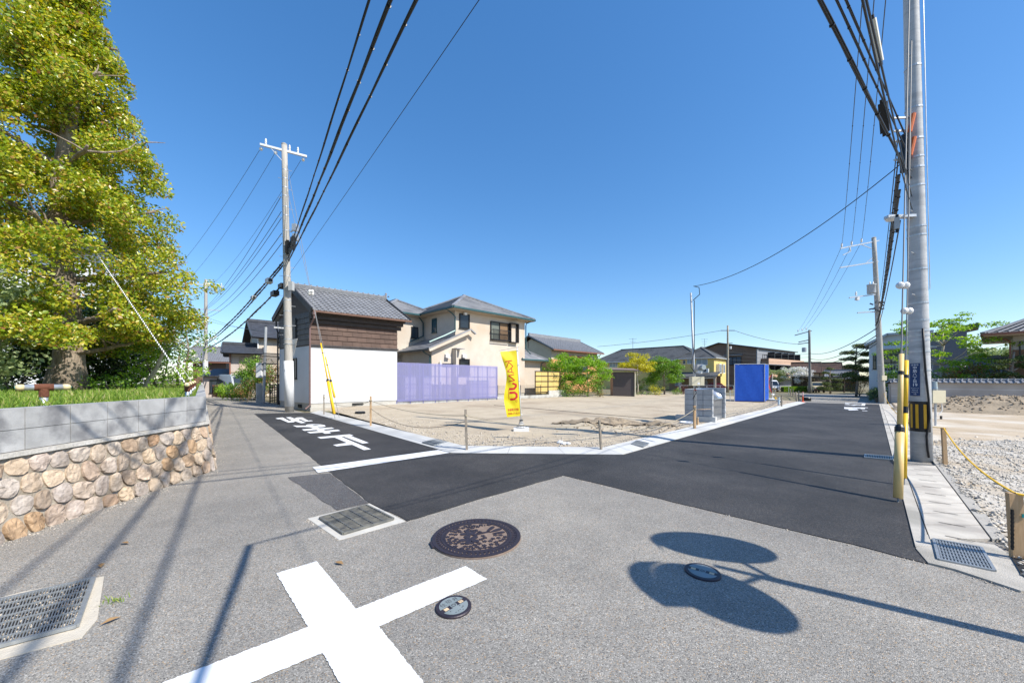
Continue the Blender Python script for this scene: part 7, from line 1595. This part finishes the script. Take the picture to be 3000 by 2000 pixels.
MB().tube([(TL.x-.4, TL.y-.1, -.1), (TL.x-.4, TL.y-.1, .95)], .025, 8).build('outrigger_pole', m_galv, BX); MB().bar((TL.x+.1, TL.y, .06), (-.1, 0, .06), .3, .1).build('base_timber', m_darkwood, BX)
dp = thing('drain_pipe', 'blue-grey drain pipe bending out beside the blue box', 'pipe', tuple(Pb)); MB().tube([(.1, -.1, .2), (.7, -.15, .22), (.95, -.3, .15), (.97, -.4, -.1)], .06, 10).build('pipe', mat('pipe_blue_grey', (.16, .20, .24), rough=.5), dp, True)
q = gp(2281, 1188); o = MB().tube([(0, 0, -.05), (.03, 0, .55)], .06, 10).build('marker_pipe', mat('pale_blue_pipe', (.5, .6, .66), rough=.5)); o.location = q; tag(o, 'pale blue upright pipe stub by the grey stake', 'pipe')
q = gp(2272, 1173); o = MB().box(-.04, .04, -.04, .04, -.1, .3).build('yellow_peg', m_yelg); o.location = q; tag(o, 'short yellow boundary peg in front of the little flag', 'peg')
# flag
q = gp(2263, 1171); fg = thing('flag', 'small red and black feather flag on a white stand far down the lot', 'flag', tuple(q)); hF = zz(1094, q.y)-q.z
MB().lathe([(.3, 0), (.28, .08), (.05, .14), (.04, .3)], n=14).build('base', m_pvc, fg); MB().tube([(0, 0, .2), (0, 0, hF)], .015, 7).build('pole', m_pvc, fg)
for nm, mm, x0, x1 in (('black_field', mat('flag_black', (.03, .03, .045), rough=.7), 0, .26), ('red_edge', mat('flag_red', (.6, .03, .03), rough=.7), .26, .36)):
    V = []
    for j in range(13):
        v = j/12; cv = math.sin(pi*v)*.9+.12
        for x in (x0, x1): V.append((-x*cv*1.0-.02, .05*math.sin(v*6), hF-.05-v*(hF-.62)))
    MB().add(V, [(2*j, 2*j+1, 2*j+3, 2*j+2) for j in range(12)]).build(nm, mm, fg)
MB().add([(-.05, 0, .62), (.3, .1, .5), (.12, .05, .38), (-.1, 0, .5)], [(0, 1, 2, 3)]).build('white_tail', m_pvc, fg)
# orange delineator
q = gp(2352, 1177); dl = thing('delineator_post', 'orange flexible delineator post at the end of the gutter strip', 'delineator', tuple(q)); m_do = mat('delineator_orange', (.72, .09, .02), rough=.45)
MB().lathe([(.13, 0), (.12, .03), (.05, .06)], n=16).build('base', m_do, dl); MB().tube([(0, 0, .05), (0, 0, .8)], .04, 12).build('post', m_do, dl)
for z in (.48, .6, .7): MB().tube([(0, 0, z), (0, 0, z+.06)], .042, 12).build('reflective_band', m_pvc, dl)
q = gp(2363, 1174); o = MB().lathe([(.3, -.2), (.32, .25), (.28, .3)], n=14).build('drain_mouth', m_bk); o.location = q; tag(o, 'black open drain mouth beside the orange delineator post', 'drain')
# ---------------- vehicles ----------------
m_tyre = mat('tyre', (.02, .02, .02), rough=.9); m_rim = mat('wheel_rim', (.4, .4, .41), rough=.4, metal=.5); m_carglass = mat('car_glass', (.03, .04, .045), rough=.05, spec=.9); m_lampg = mat('headlamp', (.6, .62, .62), rough=.1)
def vehicle(name, label, loc, rot, prof, shoulder, W_, paint, glass, wheels, cat, extras=()):
    """prof: side outline (y forward negative = front at y=0) as (y, z); upper part narrows"""
    t = thing(name, label, cat, tuple(loc), rot); n = len(prof); V = []
    for s in (-1, 1):
        for y, z in prof: V.append((s*W_/2*(1 if z <= shoulder else 1-.16*(z-shoulder)), y, z))
    body = MB().add(V, [tuple(range(n)), tuple(range(2*n-1, n-1, -1))]+[(i, n+i, n+(i+1) % n, (i+1) % n) for i in range(n)])
    o = body.build('body', paint, t)
    bb_ = bmesh.new(); bb_.from_mesh(o.data); bmesh.ops.recalc_face_normals(bb_, faces=bb_.faces[:]); bmesh.ops.bevel(bb_, geom=[e for e in bb_.edges], offset=.045, segments=2, affect='EDGES'); bb_.to_mesh(o.data); bb_.free()
    for nm, pts in glass: MB().slab(pts, .012).build(nm, m_carglass, o)
    for y in wheels:
        for s in (-1, 1):
            w = MB().lathe([(.2, -.08), (.27, -.07), (.28, 0), (.27, .07), (.2, .08)], (s*(W_/2-.08), y, .28), 18, (1, 0, 0)).build('wheel', m_tyre, t); MB().lathe([(.17, 0), (.15, .02)], (s*(W_/2+.003), y, .28), 14, (s, 0, 0)).build('rim', m_rim, w)
    for nm, m_, bx_ in extras: MB().box(*bx_).build(nm, m_, o)
    return t
van_prof = [(0, .32), (-.02, .55), (.06, .92), (.12, 1.0), (.52, 1.72), (.75, 1.86), (3.1, 1.88), (3.3, 1.8), (3.36, 1.0), (3.36, .32)]
def van_glass(W_):
    a = W_/2
    return [('windscreen', [(-a*.84, .10, 1.03), (a*.84, .10, 1.03), (a*.76, .475, 1.69), (-a*.76, .475, 1.69)]),
            ('side_window', [(-a-.002+.02, .75, 1.05), (-a*.87, .95, 1.66), (-a*.87, 1.6, 1.66), (-a-.002+.02, 1.6, 1.05)][::-1]), ('side_window', [(-a+.018, 1.7, 1.05), (-a*.87, 1.7, 1.66), (-a*.87, 3.0, 1.66), (-a+.018, 3.1, 1.05)][::-1]),
            ('side_window', [(a-.018, .75, 1.05), (a*.87, .95, 1.66), (a*.87, 1.6, 1.66), (a-.018, 1.6, 1.05)]), ('side_window', [(a-.018, 1.7, 1.05), (a*.87, 1.7, 1.66), (a*.87, 3.0, 1.66), (a-.018, 3.1, 1.05)])]
m_vanw = mat('white_car_paint', (.70, .71, .72), rough=.25, spec=.6); m_vans = mat('silver_car_paint', (.40, .43, .46), rough=.35, spec=.5)
vex = [('headlamp', m_lampg, (-.68, -.45, -.04, .05, .72, .9)), ('headlamp', m_lampg, (.45, .68, -.04, .05, .72, .9)), ('bumper_grille', m_bk, (-.5, .5, -.05, .0, .42, .62)), ('number_plate', m_yelg, (-.17, .17, -.065, -.052, .48, .6)), ('mirror', m_bk, (-.9, -.74, .28, .36, 1.05, 1.25)), ('mirror', m_bk, (.74, .9, .28, .36, 1.05, 1.25)), ('indicator', m_or, (-.72, -.62, -.03, .04, .64, .71)), ('indicator', m_or, (.62, .72, -.03, .04, .64, .71))]
q = at(2269, 0, 57); vehicle('van', 'small white van parked facing the camera before the brown apartment block', (q.x, q.y, zz(1148, 57)), rad(-14), van_prof, 1.0, 1.475, m_vanw, van_glass(1.475), (.62, 2.75), 'van', vex)
q = at(715, 0, 29.0); vehicle('van', 'small silver van parked among the shrubs on the left street', (q.x, q.y, -.05), rad(60), van_prof, 1.0, 1.475, m_vans, van_glass(1.475), (.62, 2.75), 'van', vex)
jp = [(0, .4), (0, .85), (.05, .98), (.95, 1.06), (1.1, 1.62), (1.2, 1.68), (3.1, 1.68), (3.2, 1.6), (3.25, .4)]
a = .74
q = at(2402, 0, 56); vehicle('off_road_car', 'cream boxy off-road car under the dark carport', (q.x, q.y, -.75), rad(-24), jp, 1.0, 1.48, mat('cream_car_paint', (.55, .47, .30), rough=.35), [('windscreen', [(-a*.86, .955, 1.1), (a*.86, .955, 1.1), (a*.8, 1.085, 1.58), (-a*.8, 1.085, 1.58)]), ('side_window', [(a-.01, 1.3, 1.12), (a*.9, 1.35, 1.58), (a*.9, 3.0, 1.58), (a-.01, 3.0, 1.12)]), ('side_window', [(-a+.01, 1.3, 1.12), (-a*.9, 1.35, 1.58), (-a*.9, 3.0, 1.58), (-a+.01, 3.0, 1.12)][::-1])], (.6, 2.65), 'car',
        [('headlamp', m_lampg, (-.62, -.42, -.04, .0, .68, .88)), ('headlamp', m_lampg, (.42, .62, -.04, .0, .68, .88)), ('grille', m_bk, (-.38, .38, -.035, .0, .66, .88)), ('bumper', m_bk, (-.74, .74, -.12, .0, .42, .58)), ('indicator', m_or, (-.6, -.45, -.03, .0, .58, .66))])
q = at(2141, 0, 58); vehicle('parked_car', 'dark car mostly hidden behind the blue sheeted box', (q.x, q.y, -.65), rad(70), [(0, .3), (0, .7), (.9, .85), (1.5, 1.4), (2.9, 1.42), (3.5, .95), (3.7, .85), (3.7, .3)], .85, 1.65, mat('dark_red_paint', (.12, .01, .012), rough=.3), [('side_window', [(.8, 1.2, .9), (.74, 1.6, 1.33), (.74, 2.8, 1.33), (.8, 3.3, .92)])], (.7, 2.9), 'car')
# ---------------- right lot details ----------------
def rstake(label, px, yb, yt, w, m, Y):
    p = at(px, yb, Y); p.z = right_h(p.x, p.y)-.02; h = zz(yt, Y)-p.z; t = thing('stake', label, 'stake', tuple(p), rad(-20)); b = MB(); b.add([(-w/2, -.02, -.1), (w/2, -.02, -.1), (w/2, .02, -.1), (-w/2, .02, -.1), (-w/2-.03, -.02, h), (w/2-.03, -.02, h), (w/2-.03, .02, h), (-w/2-.03, .02, h)], [(3, 2, 1, 0), (4, 5, 6, 7), (0, 1, 5, 4), (1, 2, 6, 5), (2, 3, 7, 6), (3, 0, 4, 7)]); b.build('shaft', m, t); return Vector((p.x-.03, p.y, p.z+h)), t
q = gp(2770, 1366); S1, _ = rstake('tan wooden stake on the gravel beside the big right pole', 2770, 1366, 1253, .055, m_stake2, q.y)
q = gp(2985, 1640); S2, st2 = rstake('thick wooden stake with striped rope at the right edge', 2985, 1640, 1445, .085, m_stake2, q.y)
m_yr = mat('yellow_rope', (.75, .45, .03), rough=.8)
rope('yellow rope between the two wooden stakes on the gravel', S1, S2, .12, .010, m_yr); rope('yellow rope from the gravel stake back to the second right pole', S1, Vector(SPb)+Vector((-.1, -.2, .8)), .6, .008, m_yr); rope('yellow rope leaving the right-edge stake towards the viewer', S2, S2+Vector((1.2, -.9, .0)), .05, .010, m_yr)
for k in range(2): MB().tube([(-.06+.0*k, -.03, z) for z in (.08, .25, .42)], .009 if k == 0 else .0092, 6).build('rope_tail', m_yr if k == 0 else m_bk, st2)
for k in range(9): MB().tube([(-.06, -.03, .1+k*.035), (-.06, -.03, .115+k*.035)], .0115, 6).build('rope_stripe', m_bk, st2)
MB().box(-.0, .03, -.03, -.024, .36, .39).build('teal_tag', m_teal, st2)
q = at(2749, 0, 12.5); cb = thing('meter_cabinet', 'cream electric cabinet with glass meter behind the big right pole', 'meter cabinet', (q.x, q.y, gz(q.x, q.y)))
MB().box(-.3, .14, -.1, .1, .85, 1.28).build('cabinet', MATS['meter_cream'], cb); MB().lathe([(.09, 0), (.1, .05), (.09, .12), (.08, .3)], (-.16, 0, 1.285), 14).build('glass_meter', m_glass_l, cb); MB().tube([(-.1, 0, 0), (-.1, 0, .85)], .03, 8).build('support', m_galv, cb); MB().tube([(.05, -.05, .85), (.07, -.06, .6), (-.05, -.06, .45)], .012, 6).build('conduit', m_pvc, cb)
q = gp(2757, 1232); o = MB().box(-.03, .03, -.02, .02, -.05, .2).build('black_peg', m_bk); o.location = q; tag(o, 'small black peg on the right-hand earth', 'peg')
pt_ = thing('open_trench', 'dark open concrete channel end at the right edge by the grate', 'channel', tuple(gp(2985, 1640)))
MB().poly([gp(*p, .024)-Vector(pt_.location) for p in ((2958, 1632), (3020, 1650), (3050, 1730), (2992, 1690))]).build('mouth', m_void, pt_)
# ---------------- left street details ----------------
q = at(818, 0, 21.4); gt = thing('slat_gate', 'black slatted gate beside the storehouse', 'gate', tuple(on_g(q.x, q.y)), rad(138)); 
for x in (0, 1.85): MB().box(x-.03, x+.03, -.03, .03, 0, 1.25).build('gate_post', m_black, gt)
for k in range(11): MB().box(.035, 1.815, -.015, .015, .12+k*.1, .17+k*.1).build('slat', m_black, gt)
for x in (.45, .92, 1.38): MB().box(x-.015, x+.015, -.018, .018, .08, 1.2).build('upright', m_black, gt)
q = at(759, 0, 22.8); o = MB().box(-.14, .14, -.14, .14, -.1, 1.25).build('gate_pillar', m_foot); o.location = on_g(q.x, q.y); o.rotation_euler = (0, 0, rad(48)); tag(o, 'plain stone gate pillar left of the black slatted gate', 'pillar')
q = at(816, 0, 22.2); aw = thing('curved_canopy', 'curved translucent carport canopy behind the storehouse corner', 'canopy', (q.x, q.y, 0), rad(138)); V = []
for k in range(9):
    a_ = pi/2*k/8
    for y in (-.4, 1.6): V.append((1.7*math.sin(a_)*1.0-.1 if False else 1.75*(1-math.cos(a_)) if False else 1.0*k/8, y*.5, 3.0-.6*(k/8)**2))
MB().add(V, [(2*k, 2*k+2, 2*k+3, 2*k+1) for k in range(8)]).build('sheet', mat('smoked_sheet', (.45, .45, .5), rough=.3, alpha=.6), aw)
for k in (0, 4, 8): MB().bar(V[2*k], V[2*k+1], .04, .05).build('purlin', m_black, aw)
MB().tube([V[2*k] for k in range(9)], .03, 6).build('rib', m_black, aw)
q0_ = at(612, 0, 30.2).xy; q1_ = at(655, 0, 28.4).xy; hf = thing('hoop_fence', 'rusty iron hoop fence at the end of the left street', 'fence', (q0_.x, q0_.y, 0)); d_ = Vector(q1_)-Vector(q0_)
for k in range(14):
    c = d_*(k/14); e = d_*((k+1.4)/14); MB().tube([(c.x, c.y, 0), (c.x, c.y, .75), ((c.x+e.x)/2, (c.y+e.y)/2, .95), (e.x, e.y, .75), (e.x, e.y, 0)], .018, 6).build('hoop', m_rust, hf)
# aerials
for i, (px, Y, z0, z1, lb) in enumerate(((1854, 66, 7.2, 8.8, 'thin aerial mast on the long dark roof'), (2064, 74, 7.0, 9.6, 'television aerial left of the pale pole'))):
    q = at(px, 0, Y); t = thing('aerial', lb, 'aerial', (q.x, q.y, z0-1)); MB().tube([(0, 0, 0), (0, 0, z1-z0+1)], .03, 6).build('mast', m_wire, t)
    for k in range(4 if i else 2): MB().tube([(-.7+.15*k, 0, z1-z0+.9-.5*k), (.7-.15*k, 0, z1-z0+.9-.5*k)], .02, 5).build('element', m_wire, t)
# fallen leaves and weeds on the old road
m_dry = mat('dry_leaf', (.24, .14, .06), (.34, .22, .10), scale=9, rough=.8)
for i, (px, py, lb) in enumerate(((297, 1660, 'dry leaf beside the left foreground grate'), (365, 1594, 'dry leaf lying on the old road left of centre'), (995, 1653, 'pale dry leaf above the white cross'), (326, 1822, 'green-brown leaf at the edge of the sandy collar'))):
    p = gp(px, py, .012); b = MB().add([(-.045, 0, 0), (0, -.02, .012), (.05, .005, .004), (0, .02, .01)], [(0, 1, 2), (0, 2, 3)]); o = b.build('fallen_leaf', m_dry); o.location = p; o.rotation_euler = (0, 0, random.uniform(0, 6)); tag(o, lb, 'leaf', 'fallen leaves')
pos = []; scl = []
for px, py, n, s in ((332, 1762, 26, .05), (10, 1583, 22, .04), (222, 1480, 14, .035), (1280, 1590, 10, .02), (1350, 1630, 8, .02)):
    c = gp(px, py)
    for _ in range(n): pos.append((c.x+random.gauss(0, s*.7), c.y+random.gauss(0, s*.7), c.z)); scl.append((s*.8, s*.9, s*random.uniform(.5, 1)))
n = len(pos); a_ = rng.uniform(0, 6.3, n); rt = np.zeros((n, 3, 3)); up = np.stack([rng.normal(0, .5, n), rng.normal(0, .5, n), np.ones(n)], 1); up /= np.linalg.norm(up, axis=1)[:, None]
xa = np.stack([np.cos(a_), np.sin(a_), 0*a_], 1); xa -= up*(xa*up).sum(1)[:, None]; xa /= np.linalg.norm(xa, axis=1)[:, None]; rt[:, :, 0] = xa; rt[:, :, 1] = np.cross(up, xa); rt[:, :, 2] = up
tag(link('weeds', scatter(BLADE, pos, np.array(scl), rt), gm), 'tiny weeds growing in cracks of the old road and wall foot', 'weeds', kind='stuff')

# grit washed to the edges of the old road
pos = []; scl = []
def along(a, c, n, sd, off=0.):
    a = Vector(a); c = Vector(c); d = (c-a).normalized(); nn = Vector((d.y, -d.x))
    for _ in range(n):
        q = a.lerp(c, random.random())+nn*(off+abs(random.gauss(0, sd))); r = random.uniform(.002, .007) if random.random() < .95 else random.uniform(.007, .013)
        pos.append((q.x, q.y, gz(q.x, q.y)+.001)); scl.append((r*1.2, r, r*.7))
along(WA, WK, 900, .09, .11); along(WK, WK.lerp(WE, .4), 500, .10, .11)
along(gp(2683, 1610)[:2], gp(2990, 1735)[:2], 260, .05); along(gp(1193, 1526)[:2], gp(1652, 1393)[:2], 160, .03); along(gp(1652, 1393)[:2], gp(2719, 1652)[:2], 320, .035)
along(gp(300, 1690)[:2], gp(285, 1815)[:2], 160, .08); along(gp(901, 1519)[:2], gp(994, 1582)[:2], 90, .03)
for _ in range(700):
    x = random.uniform(-4.4, 4.5); y = random.uniform(1.6, 6.2)
    if x > y+.2: continue
    r = random.uniform(.0015, .0045); pos.append((x, y, gz(x, y)+.001)); scl.append((r, r, r*.7))
tag(link('road_grit', scatter(ROCK, pos, np.array(scl), rand_rot(len(pos), .6), .3), m_peb), 'fine loose grit along the wall foot and the seams of the old road', 'grit', kind='stuff')
